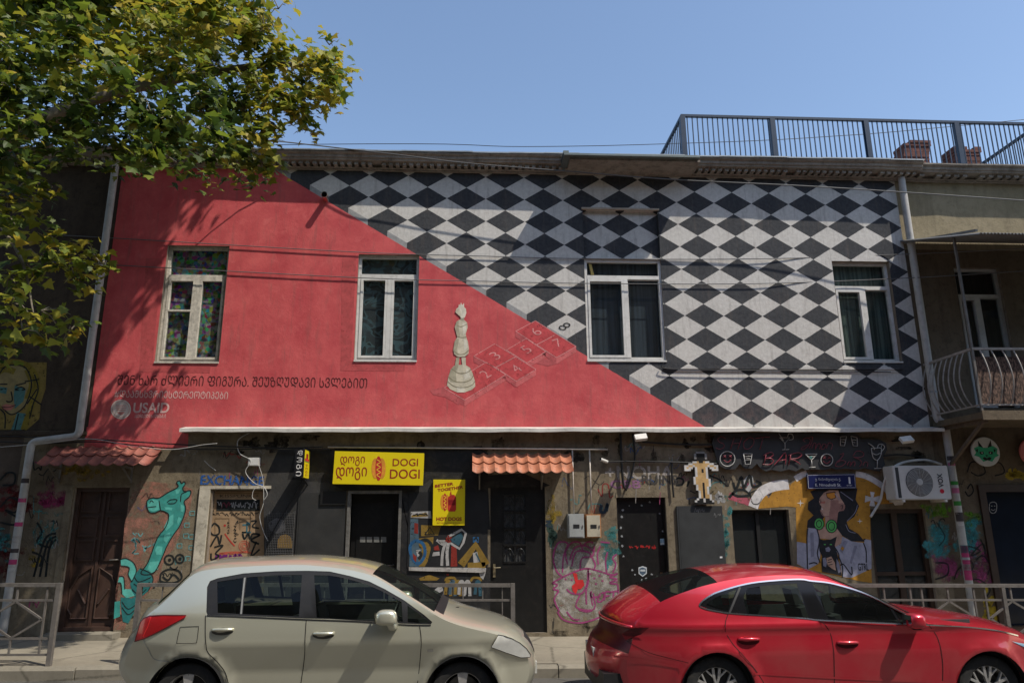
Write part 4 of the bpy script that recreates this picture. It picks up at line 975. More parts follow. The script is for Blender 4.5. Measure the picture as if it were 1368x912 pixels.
# layered tags and drips on the bare plaster
tag_areas = [(822,660,640,658),(895,970,604,650),(735,822,640,690),(800,905,590,640),(895,975,640,676),(968,1040,640,668),(175,262,655,700),(165,260,700,830),(15,85,610,690),(10,80,690,830),(250,350,600,632),(1240,1290,640,760),(735,760,690,830)]
tm = [M_LINE, paint('faded_black_spray', (.035,.033,.030), .5), paint('faded_magenta_spray', (.26,.05,.12), .5), paint('faded_teal_spray', (.07,.20,.20), .5), paint('faded_grey_spray', (.24,.22,.20), .5), paint('faded_red_spray', (.24,.035,.03), .5), paint('faded_blue_spray', (.05,.09,.20), .5)]
tr_ = random.Random(77); b = MB()
for (x0_, x1_, y0_, y1_) in tag_areas:
    if x1_ < x0_: x1_, = (x0_+80,)
    for k in range(6):
        cx, cy = tr_.uniform(x0_, x1_), tr_.uniform(y0_, y1_); n_ = tr_.randint(5, 10)
        scrawl(b, cx, cy, tr_.uniform(4, 13), tr_.uniform(3, 9), tr_.uniform(.008, .024), -.0016-.00008*k, tr_.choice((0,1,1,2,3,4,4,5,6)), n_, tr_.randint(0, 9999))
    for k in range(4):
        cx, cy = tr_.uniform(x0_, x1_), tr_.uniform(y0_, y1_); L_ = tr_.uniform(6, 26)
        b.stroke([(cx,cy),(cx-.5,cy+L_*.5),(cx-1,cy+L_)], [.012]*11, -.0014, tr_.choice((1,2,3,4)))
obj('old_tags', b, tm, bld)
b = MB()
for i in range(60):
    x = tr_.uniform(120, 1240); y = 850-tr_.expovariate(.05)*.5; splash(b, x, y, tr_.uniform(4, 16), tr_.uniform(2, 8), -.0012-.000004*i, 0, seed=i+3000)
for i in range(40):
    x = tr_.uniform(260, 1230); splash(b, x, 590+tr_.uniform(-6, 26), tr_.uniform(3, 14), tr_.uniform(2, 10), -.0012-.000004*i, 0, seed=i+3100)
obj('grime', b, spray('soot_grime', (.022,.018,.014)), bld)
# ------------------------------------------------------------------ left neighbour
nl = thing('render_building', 'dark brown rendered building left of the red wall, with a yellow painted face', 'building', (-12, 2, gz(-12)))
b = MB(); zT = zC+.1
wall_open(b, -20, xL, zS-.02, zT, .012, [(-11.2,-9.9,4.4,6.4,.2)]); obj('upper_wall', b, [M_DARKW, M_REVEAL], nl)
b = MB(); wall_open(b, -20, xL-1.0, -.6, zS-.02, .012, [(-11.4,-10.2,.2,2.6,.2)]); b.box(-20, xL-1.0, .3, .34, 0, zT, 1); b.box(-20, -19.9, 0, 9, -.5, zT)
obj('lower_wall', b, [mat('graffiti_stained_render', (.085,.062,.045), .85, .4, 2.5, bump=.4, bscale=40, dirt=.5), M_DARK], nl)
cornice(nl, -20, P(116,240).x-.35, zC-.03)
b = MB(); b.add([(-20,-.3,zC+.19),(-7.2,-.3,zC+.19),(-7.2,9,zC+.3),(-20,9,zC+.3)], [(0,1,2,3)]); obj('roof', b, M_ZINC, nl)
Lf = zm(0,480,3.038)
b = MB(); Y0 = .009
M_FY = paint('yellow_mural_paint', (.22,.155,.04), .3); M_FG = paint('blue_green_shade_paint', (.07,.17,.16), .2); M_FB = paint('blond_mural_paint', (.20,.15,.02), .3)
b.wpoly(Lf([(-120,10),(190,12),(185,120),(165,180),(160,240),(110,285),(-120,285)]), Y0, 0)
b.wpoly(Lf([(0,60),(10,25),(60,20),(110,40),(125,110),(105,180),(70,215),(40,220),(5,190),(-30,120)]), Y0-.001, 1)
b.wpoly(Lf([(60,105),(105,120),(95,170),(60,200),(55,150)]), Y0-.0015, 2); b.wpoly(Lf([(0,110),(30,115),(25,140),(0,135)]), Y0-.0015, 2); b.wpoly(Lf([(70,215),(45,285),(90,285),(110,220)]), Y0-.0015, 2)
for q in ([(0,30),(40,10),(100,20),(140,60),(150,120),(130,180),(110,240),(95,285)],[(-20,60),(20,40),(60,50)],[(110,40),(130,100),(110,160)]): b.stroke(Lf(q), .10, Y0-.002, 3)
for q in ([(0,55),(20,30),(60,22),(105,35),(128,100),(105,180),(70,215),(40,222),(10,195)],[(65,105),(105,95)],[(0,100),(30,100)],[(60,122),(85,112),(100,122),(62,124)],[(0,122),(25,118)],[(45,130),(50,165),(35,172),(25,168)],[(140,60),(155,120),(135,180),(120,240)],[(75,220),(60,285)],[(0,200),(20,225),(20,280)],[(100,90),(160,80)],[(120,150),(170,185)],[(110,180),(150,120)]): b.stroke(Lf(q), .022, Y0-.003, 4)
b.wpoly(Lf([(5,190),(25,180),(40,184),(65,182),(45,205),(20,206)]), Y0-.003, 5); b.stroke(Lf([(5,191),(35,194),(65,183)]), .012, Y0-.004, 4)
b.wdisc(*Lf([(82,120)])[0], 2.6, 1.8, Y0-.0035, 2); b.wdisc(*Lf([(14,124)])[0], 2.6, 1.8, Y0-.0035, 2)
f = obj('face_mural', b, [M_FY, mat('pale_yellow_face', (.26,.20,.08), .75, .2, 7, dirt=.4), M_FG, M_FB, M_LINE, M_LIP], nl)
b = MB(); b.box(-20, xL, -.05, .03, zS-.09, zS-.03); obj('string_course', b, M_DARKW, nl)

# ------------------------------------------------------------------ right neighbour
nr = thing('render_building', 'olive rendered building with a wrought iron balcony at the right edge', 'building', (12, 2, gz(12)))
RY = .015
BW = rect((1278,357),(1338,358),(1297,520),(1360,520)); BW = (BW[0], BW[1], P(1330,548).z, BW[3])
DR = rect((1318,655),(1400,655),(1345,860),(1430,860)); DR = (DR[0], DR[1], gz(10)+PAV+.05, DR[3])
b = MB(); wall_open(b, xR, 20, zS+.4, zC+.1, RY, [(*BW, .2)])
for i, f in enumerate(b.f):
    if b.m[i] == 0 and max(b.v[k][2] for k in f) <= BW[3]+.6: b.m[i] = 2
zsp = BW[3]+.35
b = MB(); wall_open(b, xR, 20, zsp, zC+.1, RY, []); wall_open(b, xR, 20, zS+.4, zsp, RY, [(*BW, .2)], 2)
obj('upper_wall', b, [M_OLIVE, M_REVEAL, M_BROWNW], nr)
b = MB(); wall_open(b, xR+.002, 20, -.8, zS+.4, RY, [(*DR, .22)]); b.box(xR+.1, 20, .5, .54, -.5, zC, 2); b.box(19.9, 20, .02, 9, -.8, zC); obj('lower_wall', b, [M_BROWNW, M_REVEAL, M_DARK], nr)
cornice(nr, xcut, 20, zC-.01, .80, .17)
b = MB(); b.add([(xcut,-.3,zC+.213),(20,-.3,zC+.213),(20,9,zC+.36),(xcut,9,zC+.36)], [(0,1,2,3)]); rf = obj('roof', b, M_ZINC, nr)
window(nr, BW, .13, mat('grey_white_frame', (.40,.40,.38), .5, .15, 4), tr=.80, mul=.48, back=curtain_mat('brown_curtain', (.015,.012,.010), (.05,.035,.028)), sash=(1,0), sill=False, backY=.2)
# balcony
zb = P(1340,552,-1.1).z; xb0 = P(1234,484).x; dB = 1.28
zr = P(1330,466,-dB).z; zroof = P(1300,314,-dB).z
x1b = 13.2
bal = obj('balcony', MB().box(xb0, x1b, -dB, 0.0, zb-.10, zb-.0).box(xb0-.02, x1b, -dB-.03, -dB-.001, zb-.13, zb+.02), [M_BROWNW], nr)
M_IRON = mat('pale_painted_iron', (.27,.245,.22), .5, .25, 9, dirt=.55)
b = MB(); zlo = zb+.12
def belly(x, y, ox, oy):
    pts = []
    for k in range(11):
        t = k/10; bul = .15*max(0,sin(pi*t))**.85*(1.15-.35*t)
        pts.append((x+ox*bul, y+oy*bul, zlo+(zr-zlo)*t))
    b.tube(pts, .011, 6)
b.box(xb0-.015, x1b, -dB-.025, -dB+.025, zr-.02, zr+.02); b.box(xb0-.02, xb0+.02, -dB+.02, 0, zr-.02, zr+.02)
b.box(xb0-.015, x1b, -dB-.02, -dB+.02, zlo-.02, zlo+.005); b.box(xb0-.02, xb0+.02, -dB+.02, 0, zlo-.02, zlo+.005)
x = xb0+.12
while x < x1b: belly(x, -dB, 0, -1); x += .19
y = -.1
while y > -dB+.08: belly(xb0, y, -1, 0); y -= .14
obj('railing', b, M_IRON, bal, True, 40)
b = MB(); b.bar((xb0,-dB,zlo-.1),(xb0,-dB,zroof), .035); b.bar((11.6,-dB,zlo-.1),(11.6,-dB,zroof), .035); obj('post', b, mat('dark_grey_iron', (.12,.11,.10), .5, .25, 9, dirt=.5), bal)
b = MB(); b.box(xb0+.05, x1b, -dB+.05, -dB+.065, zlo, zr-.12)
def mottle():
    t = NT('mottled_reed_screen'); n = t.noise(30, 5, .7, stretch=(1.6,1,.5)); t.bsdf(t.mix(t.ramp(n, .45, .6), (.025,.014,.010), (.17,.105,.078)), .9); return t.mat
obj('reed_screen', b, mottle(), bal)
b = MB(); n = 90
for i in range(n):
    xa_ = xb0-.12+(x1b-xb0+.12)*i/n; xc_ = xb0-.12+(x1b-xb0+.12)*(i+1)/n; xm_ = (xa_+xc_)/2; am = .022
    z0_, z1_ = 6.98, 6.30
    for p_, q_, h0, h1 in ((xa_,xm_,0,am),(xm_,xc_,am,0)):
        b.add([(p_,0,z0_+h0),(q_,0,z0_+h1),(q_,-dB-.75,z1_+h1),(p_,-dB-.75,z1_+h0)], [(0,1,2,3)])
        b.add([(p_,0,z0_+h0-.012),(q_,0,z0_+h1-.012),(q_,-dB-.75,z1_+h1-.012),(p_,-dB-.75,z1_+h0-.012)], [(3,2,1,0)])
b.bar((xb0-.04,-dB-.6,6.30+.12),(xb0-.04,0,6.95), .04); b.box(xb0-.06, x1b, -dB-.06, -dB-.01, zroof-.05, zroof-.01)
obj('balcony_roof', b, mat('corrugated_zinc', (.20,.20,.195), .5, .2, 4, metal=.2, dirt=.4), bal)
b = MB(); 
for x in (xb0+.12, xb0+2.4): b.bar((x,-dB+.12,zb-.10),(x,0,zb-.85), .05)
for x in (xb0+.12, xb0+2.4): b.box(x-.03, x+.03, -dB+.1, 0, zb-.16, zb-.101)
obj('bracket', b, mat('rusty_iron', (.10,.075,.055), .8, .3, 8), bal)
# door on the right edge
b = MB(); frame_boxes(b, DR[0]-.12, DR[1], DR[2]-.02, DR[3]+.1, .12, -.03, .1); obj('door_frame', b, M_BRW, nr)
b = MB(); b.box(DR[0], DR[1], .12, .16, DR[2], DR[3]); d = obj('door', b, mat('navy_glossy_door', (.008,.012,.022), .15, .2, 3), nr)
b = MB(); q = P(1322,680,.1); 
b.stroke(zm(1170,570,3.146)([(478,320),(495,315),(508,325),(505,355),(490,362),(478,350),(478,322)]), .012, .115); b.stroke(zm(1170,570,3.146)([(485,332),(490,332)]), .012, .115); b.stroke(zm(1170,570,3.146)([(497,332),(502,332)]), .012, .115); b.stroke(zm(1170,570,3.146)([(484,346),(495,350),(502,344)]), .010, .115)
obj('door_drawing', b, M_GW, d)
b = MB(); Rr = zm(1170,570,3.146)
for i in range(34): splash(b, *Rr([(405+RND.gauss(0,22), 470+RND.gauss(0,45))])[0], RND.uniform(2,8), RND.uniform(3,9), RY-.0025-.00003*i, 0, seed=i+1000)
for i in range(26): splash(b, *Rr([(440+RND.gauss(0,22), 590+RND.gauss(0,30))])[0], RND.uniform(3,8), RND.uniform(3,9), RY-.0028-.00003*i, 1, seed=i+1050)
for i in range(16): splash(b, *Rr([(405+RND.gauss(0,20), 380+RND.gauss(0,16))])[0], RND.uniform(2,7), RND.uniform(2,6), RY-.0028, 2, seed=i+1100)
for i in range(12): splash(b, *Rr([(480+RND.gauss(0,14), 770+RND.gauss(0,26))])[0], RND.uniform(2,6), RND.uniform(3,7), RY-.0028, 3, seed=i+1150)
for i in range(14): splash(b, *Rr([(590+RND.gauss(0,22), 200+RND.gauss(0,10))])[0], RND.uniform(2,7), RND.uniform(2,5), RY-.0028, 3, seed=i+1180)
for q in ([(385,260),(400,240),(410,270),(390,290),(375,270)],[(385,190),(400,150),(440,150),(460,190),(430,205),(400,190)],[(470,160),(520,150),(540,190),(500,205)],[(395,720),(385,660),(430,640),(480,680),(460,720)],[(420,560),(450,540),(480,580),(470,620)],[(380,620),(410,590),(400,560)],[(390,500),(440,520),(400,540),(450,490),(460,540)],[(440,470),(460,520)]): b.stroke(Rr(q), .022, RY-.006, 4)
obj('spray_patches', b, [M_TQ, M_PNK, M_LIME, paint('yellow_spray', (.34,.24,.02), .3), M_LINE], nr)

# chimneys behind the parapet
for k, (pl, pr, pt, lean) in enumerate(((1193,1227,193,.12),(1273,1307,202,.0))):
    a, c = P(pl, 212, 3.0), P(pr, 212, 3.0); zt = P((pl+pr)/2, pt, 3.0).z
    b = MB(); z = zC+.25; h = .075; r = random.Random(k)
    while z < zt:
        o_ = r.uniform(-.02,.02); g_ = lean*(z-zC-.25) ; top = .025 if z > zt-.12 else 0
        for i in range(4):
            w_ = (c.x-a.x)/4; 
            if top and r.random() < .22: continue
            b.box(a.x+o_-top+i*(w_+top/2)+g_, a.x+o_-top+(i+1)*(w_+top/2)-.008+g_, 2.9+o_-top, 3.35, z, z+h-.008)
        z += h
    obj('chimney', b, mat('old_red_brick', (.11,.042,.032), .9, .4, 6, dirt=.5), rf)

# roof railing
M_RAIL = mat('dark_blue_railing_paint', (.016,.032,.060), .4, .15, 5)
rr_ = thing('roof_railing', 'dark blue metal railing with thin upright bars on the flat roof', 'railing', (P(1150,160,.45).x, .45, zC+.28))
Yr = .45; A = P(911,155,Yr); zt = A.z; zbr = zC+.28; xe = 15.5
xs_posts = [P(911,155,Yr).x, P(1031,161,Yr).x, P(1156,166,Yr).x, P(1277,170,Yr).x, P(1400,175,Yr).x, P(1520,180,Yr).x]
b = MB(); b.box(A.x-.03, xe, Yr-.03, Yr+.03, zt-.025, zt+.025); b.box(A.x-.03, A.x+.03, Yr+.031, 5, zt-.025, zt+.025); obj('top_rail', b, M_RAIL, rr_)
b = MB(); b.box(A.x-.02, xe, Yr-.02, Yr+.02, zbr+.06, zbr+.09); b.box(A.x-.02, A.x+.02, Yr+.03, 5, zbr+.06, zbr+.09)
xq = P(1320,220,2.0).x+.3
obj('bottom_rail', b, M_RAIL, rr_)
for x in xs_posts:
    o = obj('post', MB().box(x-.05, x+.05, Yr-.045, Yr+.045, zbr-.3, zt-.026), M_RAIL, rr_)
b = MB(); x = A.x+.1
while x < xe: b.box(x-.009, x+.009, Yr-.009, Yr+.009, zbr+.09, zt-.025); x += .1035
y = Yr+.12
while y < 5: b.box(A.x-.009, A.x+.009, y-.009, y+.009, zbr+.09, zt-.025); y += .12
ob = obj('bars', b, M_RAIL, rr_)
b = MB(); xi = P(1372,183,.6).x; b.box(xi-.03, xi+.03, Yr+.04, 6, zt-.025-.12, zt+.025-.12)
y = Yr+.12
while y < 6: b.box(xi-.008, xi+.008, y-.008, y+.008, zbr, zt-.145); y += .13
obj('side_rail', b, M_RAIL, rr_)

# ------------------------------------------------------------------ drainpipes
def pipe(name, label, pts, r, m, group=None, clamps=(), mc=None, stick=()):
    t = thing(name, label, 'drainpipe', (pts[-1][0], pts[-1][1], pts[-1][2]), group)
    P3 = [Vector(p) for p in pts]; out = [P3[0]]
    for i in range(1, len(P3)-1):
        a, p, c = P3[i-1], P3[i], P3[i+1]; d1 = (p-a).normalized(); d2 = (c-p).normalized(); R_ = min(.10, (p-a).length*.45, (c-p).length*.45)
        for k in range(6):
            s = k/5; out.append((p-d1*R_)*(1-s)**2 + p*2*s*(1-s) + (p+d2*R_)*s*s)
    out.append(P3[-1])
    b = MB(); b.tube(out, r, 18); obj('pipe', b, m, t, True, 50)
    for x, y, z in clamps:
        b = MB(); b.tube([(x,y,z-.02),(x,y,z+.02)], r*1.10, 18); b.box(x-.01, x+.01, y, 0, z-.012, z+.012); obj('clamp', b, mc or M_ZINC, t)
    for k, (x, y, z0, z1, m_) in enumerate(stick):
        b = MB(); n = 10
        for i in range(n):
            a0, a1 = -pi*.95+pi*.9*i/n, -pi*.95+pi*.9*(i+1)/n; q = r*1.012
            b.add([(x+q*cos(a0),y+q*sin(a0),z0),(x+q*cos(a1),y+q*sin(a1),z0),(x+q*cos(a1),y+q*sin(a1),z1),(x+q*cos(a0),y+q*sin(a0),z1)], [(0,1,2,3)])
        obj('sticker', b, m_, t)
    return t
M_PIPE = mat('pale_grey_plastic_pipe', (.40,.385,.36), .45, .12, 3, dirt=.35)
xa, xb_ = P(1231,420,-.12).x, P(1281,690,-.12).x
pr_ = random.Random(5)
stk = []
cols = [(.40,.05,.14),(.45,.44,.42),(.03,.16,.18),(.06,.05,.05),(.05,.25,.05),(.35,.33,.30),(.42,.12,.22)]
for yp, h, ci in ((645,5,4),(655,7,6),(672,6,4),(690,12,3),(700,4,1),(733,10,2),(744,30,0),(757,8,1),(766,16,0),(612,6,3),(620,4,6)):
    z = P(1281,yp,-.12).z; stk.append((xb_,-.12,z-h/160,z+h/160,paint('pipe_sticker_%d' % ci, cols[ci], .15)))
pipe('drainpipe', 'pale plastic drainpipe right of the diamond mural, bending over the ledge to a sticker-covered foot', [(xa,-.12,zC+.02),(xa,-.12,P(1247,560,-.12).z),(xb_,-.12,P(1262,566,-.12).z),(xb_,-.12,gz(xb_)+.2)], .063, M_PIPE,
     clamps=[(xa,-.12,P(1222,327).z),(xa,-.12,P(1240,525).z),(xb_,-.12,P(1290,745).z)], stick=stk)
xa, xb_ = P(130,400,-.12).x, P(27,690,-.12).x
stk = []
for yp, h, ci in ((630,8,1),(642,6,3),(668,5,0),(690,12,1),(700,5,0),(720,8,5),(735,5,3),(750,6,0),(760,4,1)):
    z = P(27,yp,-.12).z; stk.append((xb_,-.12,z-h/160,z+h/160,paint('pipe_sticker_%d' % ci, cols[ci], .15)))
pipe('drainpipe', 'pale plastic drainpipe along the left edge of the red wall, stepping left below', [(xa,-.12,zC+.02),(xa,-.12,P(110,582,-.12).z),(xb_,-.12,P(44,590,-.12).z),(xb_,-.12,gz(xb_)+.2)], .060, M_PIPE,
     clamps=[(xa,-.12,P(140,352).z),(xa,-.12,P(128,434).z)], stick=stk)

# ------------------------------------------------------------------ tiled awnings
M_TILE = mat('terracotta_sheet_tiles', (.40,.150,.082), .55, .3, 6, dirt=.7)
def awning(name, label, x0, x1, zt, zbm, dep, waves, mt):
    t = thing(name, label, 'awning', ((x0+x1)/2, -dep/2, zbm))
    b = MB(); nu = waves*10; rows = [0,.06,.48,.50,.52,.97,1.0]; lift = [0,0,.02,.025,-.012,.012,.0]
    for side in (0, 1):
        k = len(b.v)
        for v, lf in zip(rows, lift):
            for i in range(nu+1):
                u = i/nu; w = abs(sin(pi*u*waves)); w = (1-w)*.045
                b.v.append((x0+(x1-x0)*u, -dep*v-.02-lf*.6-(w*.5)+side*.006, zt+(zbm-zt)*v+lf*.3+w*.8-side*.008))
        for j in range(len(rows)-1):
            for i in range(nu):
                a = k+j*(nu+1)+i; f = [a, a+1, a+nu+2, a+nu+1]
                b.f.append(f if side else f[::-1]); b.m.append(0)
    obj('tile_sheet', b, mt, t, True, 35)
    b = MB()
    for x in (x0+.12, x1-.5):
        b.bar((x,-.02,zbm-.02),(x,-dep+.05,zbm+.0), .03); b.bar((x,-.02,zbm-.22),(x,-dep+.1,zbm-.02), .022)
    for x in (x0+.12, x1-.5): b.bar((x,-.012,zbm-.25),(x,-.012,zt), .025)
    obj('bracket', b, M_STEEL, t)
    return t
a, c = P(631,632,-.34), P(766,634,-.34)
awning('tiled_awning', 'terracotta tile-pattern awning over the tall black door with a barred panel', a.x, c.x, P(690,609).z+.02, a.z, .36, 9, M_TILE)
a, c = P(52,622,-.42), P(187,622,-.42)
awning('tiled_awning', 'terracotta tile-pattern awning over the dark brown double door, shaded by the tree', a.x, c.x+.2, P(130,598).z, a.z-.0, .45, 9, mat('tree_shaded_tiles', (.24,.080,.058), .6, .35, 6, dirt=.6))  # tile colour darkened to put the shade on this awning into it

# ------------------------------------------------------------------ signs
M_YEL = mat('yellow_sign_face', (.66,.52,.008), .4, .04, 2); M_SRED = mat('dark_red_print', (.26,.018,.012), .5, .1, 5); M_SBLK = mat('black_sign_face', (.012,.012,.014), .35, .1, 3)
M_BUN = paint('bun_print', (.60,.24,.03)); M_SAUS = paint('sausage_print', (.42,.03,.02)); M_STRAW = paint('straw_print', (.42,.22,.05)); M_PW = paint('white_print', (.7,.68,.64)); M_PG = paint('green_print', (.08,.22,.05)); M_MUST = paint('mustard_print', (.75,.45,.04))
D6 = zm(380,590,6.08)
Ys = -.17
t = thing('shop_sign', 'wide yellow sign reading DOGI DOGI beside a hot dog picture, over the black shop door', 'sign', (P(505,648).x, Ys, P(505,648).z))
b = MB(); b.prism([P(*q, Ys) for q in D6([(410,74),(1134,92),(1121,352),(390,340)])], (0,.12,0)); obj('board', b, M_YEL, t)
b = MB(); Yq = Ys-.002
for s, l, tp, r, bo in (("დოგი",455,118,655,195),("დოგი",420,205,672,310)):
    q = D6([(l,tp),(r,bo)]); wtext(b, s, q[0][0], q[0][1], q[1][0], q[1][1], Yq, bold=.006)
for s, l, tp, r, bo in (("DOGI",880,136,1086,196),("DOGI",858,222,1100,298)):
    q = D6([(l,tp),(r,bo)]); wtext(b, s, q[0][0], q[0][1], q[1][0], q[1][1], Yq, bold=.008)
obj('lettering', b, M_SRED, t)
def hotdog(b, Zf, cx, cy, w, h, Y, ms=(0,1,2)):
    "plain upright hot dog: bun halves, sausage, mustard zigzag"
    E = lambda x, y, rx, ry, m, Y_: b.wpoly(Zf([(x+rx*cos(2*pi*i/22), y+ry*sin(2*pi*i/22)) for i in range(22)]), Y_, m)
    E(cx-w*.22, cy, w*.26, h*.42, ms[0], Y); E(cx+w*.22, cy, w*.26, h*.42, ms[0], Y); E(cx, cy, w*.22, h*.5, ms[1], Y-.0006)
    b.stroke(Zf([(cx + (w*.12 if i%2 else -w*.12), cy-h*.36+h*.72*i/7) for i in range(8)]), .012, Y-.0012, ms[2])
b = MB(); hotdog(b, D6, 765, 215, 120, 200, Yq); obj('hot_dog_picture', b, [M_BUN, M_SAUS, M_MUST], t)
# small blade sign
Ya, Yb = -.46, -.03
p = P(406,637,Ya); q = P(406,600,Ya)
t = thing('blade_sign', 'small projecting sign with white letters on black and a yellow side panel', 'sign', (p.x, -.25, p.z))
xl_ = P(393.5,620,Ya).x; x0 = P(405.5,620,Ya).x
b = MB(); b.box(xl_, x0, Ya, Ya+.05, p.z, q.z); obj('black_board', b, M_SBLK, t)
b = MB(); b.box(x0-.04, x0, Ya+.052, Yb, p.z, q.z); obj('yellow_board', b, M_YEL, t)
b = MB(); zz = q.z
for k, s in enumerate("დოგი"):
    h = (q.z-p.z)/4; z_ = q.z-h*k-h*.15; w_ = x0-xl_
    text_quad(b, s, (x0-w_*.18, Ya-.002, z_), (x0-w_*.18, Ya-.002, z_-h*.7), (xl_+w_*.22, Ya-.002, z_), bold=.0)
obj('lettering', b, M_PW, t)
b = MB(); xs_ = x0+.002; ya_, yb_ = Ya+.08, Yb-.06; ym = (ya_+yb_)/2
def sideq(z0_, z1_, y0_, y1_, m): b.add([(xs_,y0_,z0_),(xs_,y1_,z0_),(xs_,y1_,z1_),(xs_,y0_,z1_)], [(0,1,2,3)], m)
hh = q.z-p.z
sideq(p.z+hh*.60, p.z+hh*.70, ya_, yb_, 1); sideq(p.z+hh*.70, p.z+hh*.88, ym-.07, ym+.07, 0); sideq(p.z+hh*.57, p.z+hh*.60, ya_, yb_, 2)
for k, s in enumerate("დოგი"):
    z_ = p.z+hh*(.50-.12*k); text_quad(b, s, (xs_, ym-.08, z_), (xs_, ym+.08, z_), (xs_, ym-.08, z_-hh*.085), 0)
obj('print', b, [M_SRED, M_SAUS, M_PG], t)
b = MB(); b.bar((x0-.02,-.25,p.z-.02),(x0-.02,-.0,p.z-.10), .02); b.bar((x0-.02,-.45,q.z+.01),(x0-.02,0,q.z+.01), .02); obj('bracket', b, M_CABLE, t)
# BETTER TOGETHER panel
t = thing('poster_panel', 'yellow upright panel reading Better Together Hot Dogs on the black wall', 'sign', (P(600,702).x, -.06, P(600,702).z))
b = MB(); b.prism([P(*q, -.07) for q in B5([(248,102),(463,103),(459,412),(243,412)])], (0,.05,0)); obj('board', b, M_YEL, t)
b = MB(); Yq = -.072
def b5t(s, l, tp, r, bo, bold, tilt=0):
    q = B5([(l,tp),(r,bo)]); wtext(b, s, q[0][0], q[0][1], q[1][0], q[1][1], Yq, bold=bold, tilt=tilt)
b5t("BETTER", 258, 138, 384, 158, .035, -3.6); b5t("TOGETHER", 276, 165, 450, 186, .035, -4.4); b5t("HOT DOGS", 268, 356, 440, 382, .04); b5t("BETTER FLAVOR & TASTE", 272, 391, 430, 399, .0)
obj('lettering', b, M_SRED, t)
b = MB(); hotdog(b, B5, 326, 255, 62, 120, Yq); b.wpoly(B5([(345,225),(365,205),(390,205),(402,225),(402,305),(395,318),(352,318),(345,305)]), Yq-.0002, 1); b.wpoly(B5([(358,205),(367,175),(372,205)]), Yq-.0002, 1); b.wpoly(B5([(350,240),(398,240),(398,275),(350,275)]), Yq-.001, 3)
obj('food_picture', b, [M_BUN, M_SAUS, M_MUST, paint('deep_red_print', (.20,.008,.01))], t)
# SHOT BAR sign
S5 = zm(940,570,5.262); Yb_ = -.075
t = thing('neon_sign', 'black scalloped board with SHOT BAR in thin neon outline lettering and drinks', 'sign', (P(1070,625).x, Yb_, P(1070,625).z))
ol = [(60,110),(75,62),(110,46),(520,44),(880,46),(955,62),(1000,44),(1080,52),(1112,90),(1150,84),(1240,90),(1283,115),(1290,160),(1262,210),(1276,262),(1240,312),(1185,302),(1130,288),(1080,302),(1000,292),(940,300),(900,288),(860,302),(780,296),(720,302),(692,288),(650,312),(600,298),(540,312),(480,300),(440,312),(402,292),(375,258),(340,292),(290,292),(255,256),(225,296),(160,300),(112,272),(85,200)]
b = MB(); b.prism([P(*q, Yb_) for q in S5(ol)], (0,.025,0)); obj('board', b, mat('dusty_black_board', (.030,.031,.033), .55, .15, 4), t)
b = MB()
for x in (1000, 1090, 1160): pp = P(x,590,-.05); b.bar((pp.x,-.049,pp.z),(pp.x,0,pp.z), .025)
obj('bracket', b, M_CABLE, t)
M_NR = mat('unlit_red_neon', (.22,.035,.05), .3, .1, 5); M_NW = mat('unlit_white_neon', (.42,.41,.39), .3, .1, 5)
b = MB(); Yn = Yb_-.022
def neon(pts, m, r=.005, closed=False, smooth=True):
    p3 = [P(*q, Yn) for q in S5(pts)]
    if closed: p3.append(p3[0])
    if smooth and len(p3) > 2: p3 = crom(p3, 5)
    b.tube(p3, r, 6, m)
    q = p3[len(p3)//2]; b.tube([q, (q.x, Yb_+.005, q.z)], .004, 5, m)
# SHOT
neon([(155,82),(125,68),(100,85),(110,105),(140,120),(140,145),(110,155),(85,145)], 0)
neon([(215,72),(190,155)], 0); neon([(270,72),(240,155)], 0); neon([(200,118),(255,112)], 0)
neon([(320,75),(285,105),(285,145),(315,155),(350,120),(350,85),(322,74)], 0)
neon([(365,80),(420,72),(465,72)], 0); neon([(420,72),(395,155)], 0)
# Georgian word one, written as a script
neon([(715,105),(700,90),(730,75),(750,95),(735,130),(700,160),(685,150),(720,130),(760,115)], 0); neon([(735,78),(765,70),(760,110),(740,150)], 0)
neon([(760,150),(775,115),(790,120),(785,155),(805,118),(822,125),(815,155)], 0); neon([(840,118),(825,150),(845,155),(860,125),(842,118)], 0); neon([(862,150),(880,112),(905,122),(895,160)], 0)
# BAR
neon([(440,185),(425,265)], 0, .008); neon([(420,200),(470,178),(490,195),(465,215),(430,222),(475,222),(490,245),(460,265),(415,262)], 0, .008)
neon([(495,268),(530,230),(575,180),(575,265)], 0, .008); neon([(520,240),(580,228)], 0, .008)
neon([(615,185),(598,265)], 0, .008); neon([(595,200),(660,180),(690,195),(660,220),(605,226),(640,235),(680,262)], 0, .008)
# Georgian word two
neon([(960,195),(985,185),(970,215),(935,250),(930,275),(970,275),(1000,245),(965,235),(945,250)], 0)
neon([(1010,270),(1020,245),(1035,250),(1030,275),(1050,245),(1065,250),(1058,275)], 0); neon([(1050,205),(1075,170),(1115,175),(1125,200),(1090,215),(1055,212),(1090,225),(1110,250),(1095,278)], 0); neon([(1120,270),(1135,245),(1155,255),(1148,280)], 0)
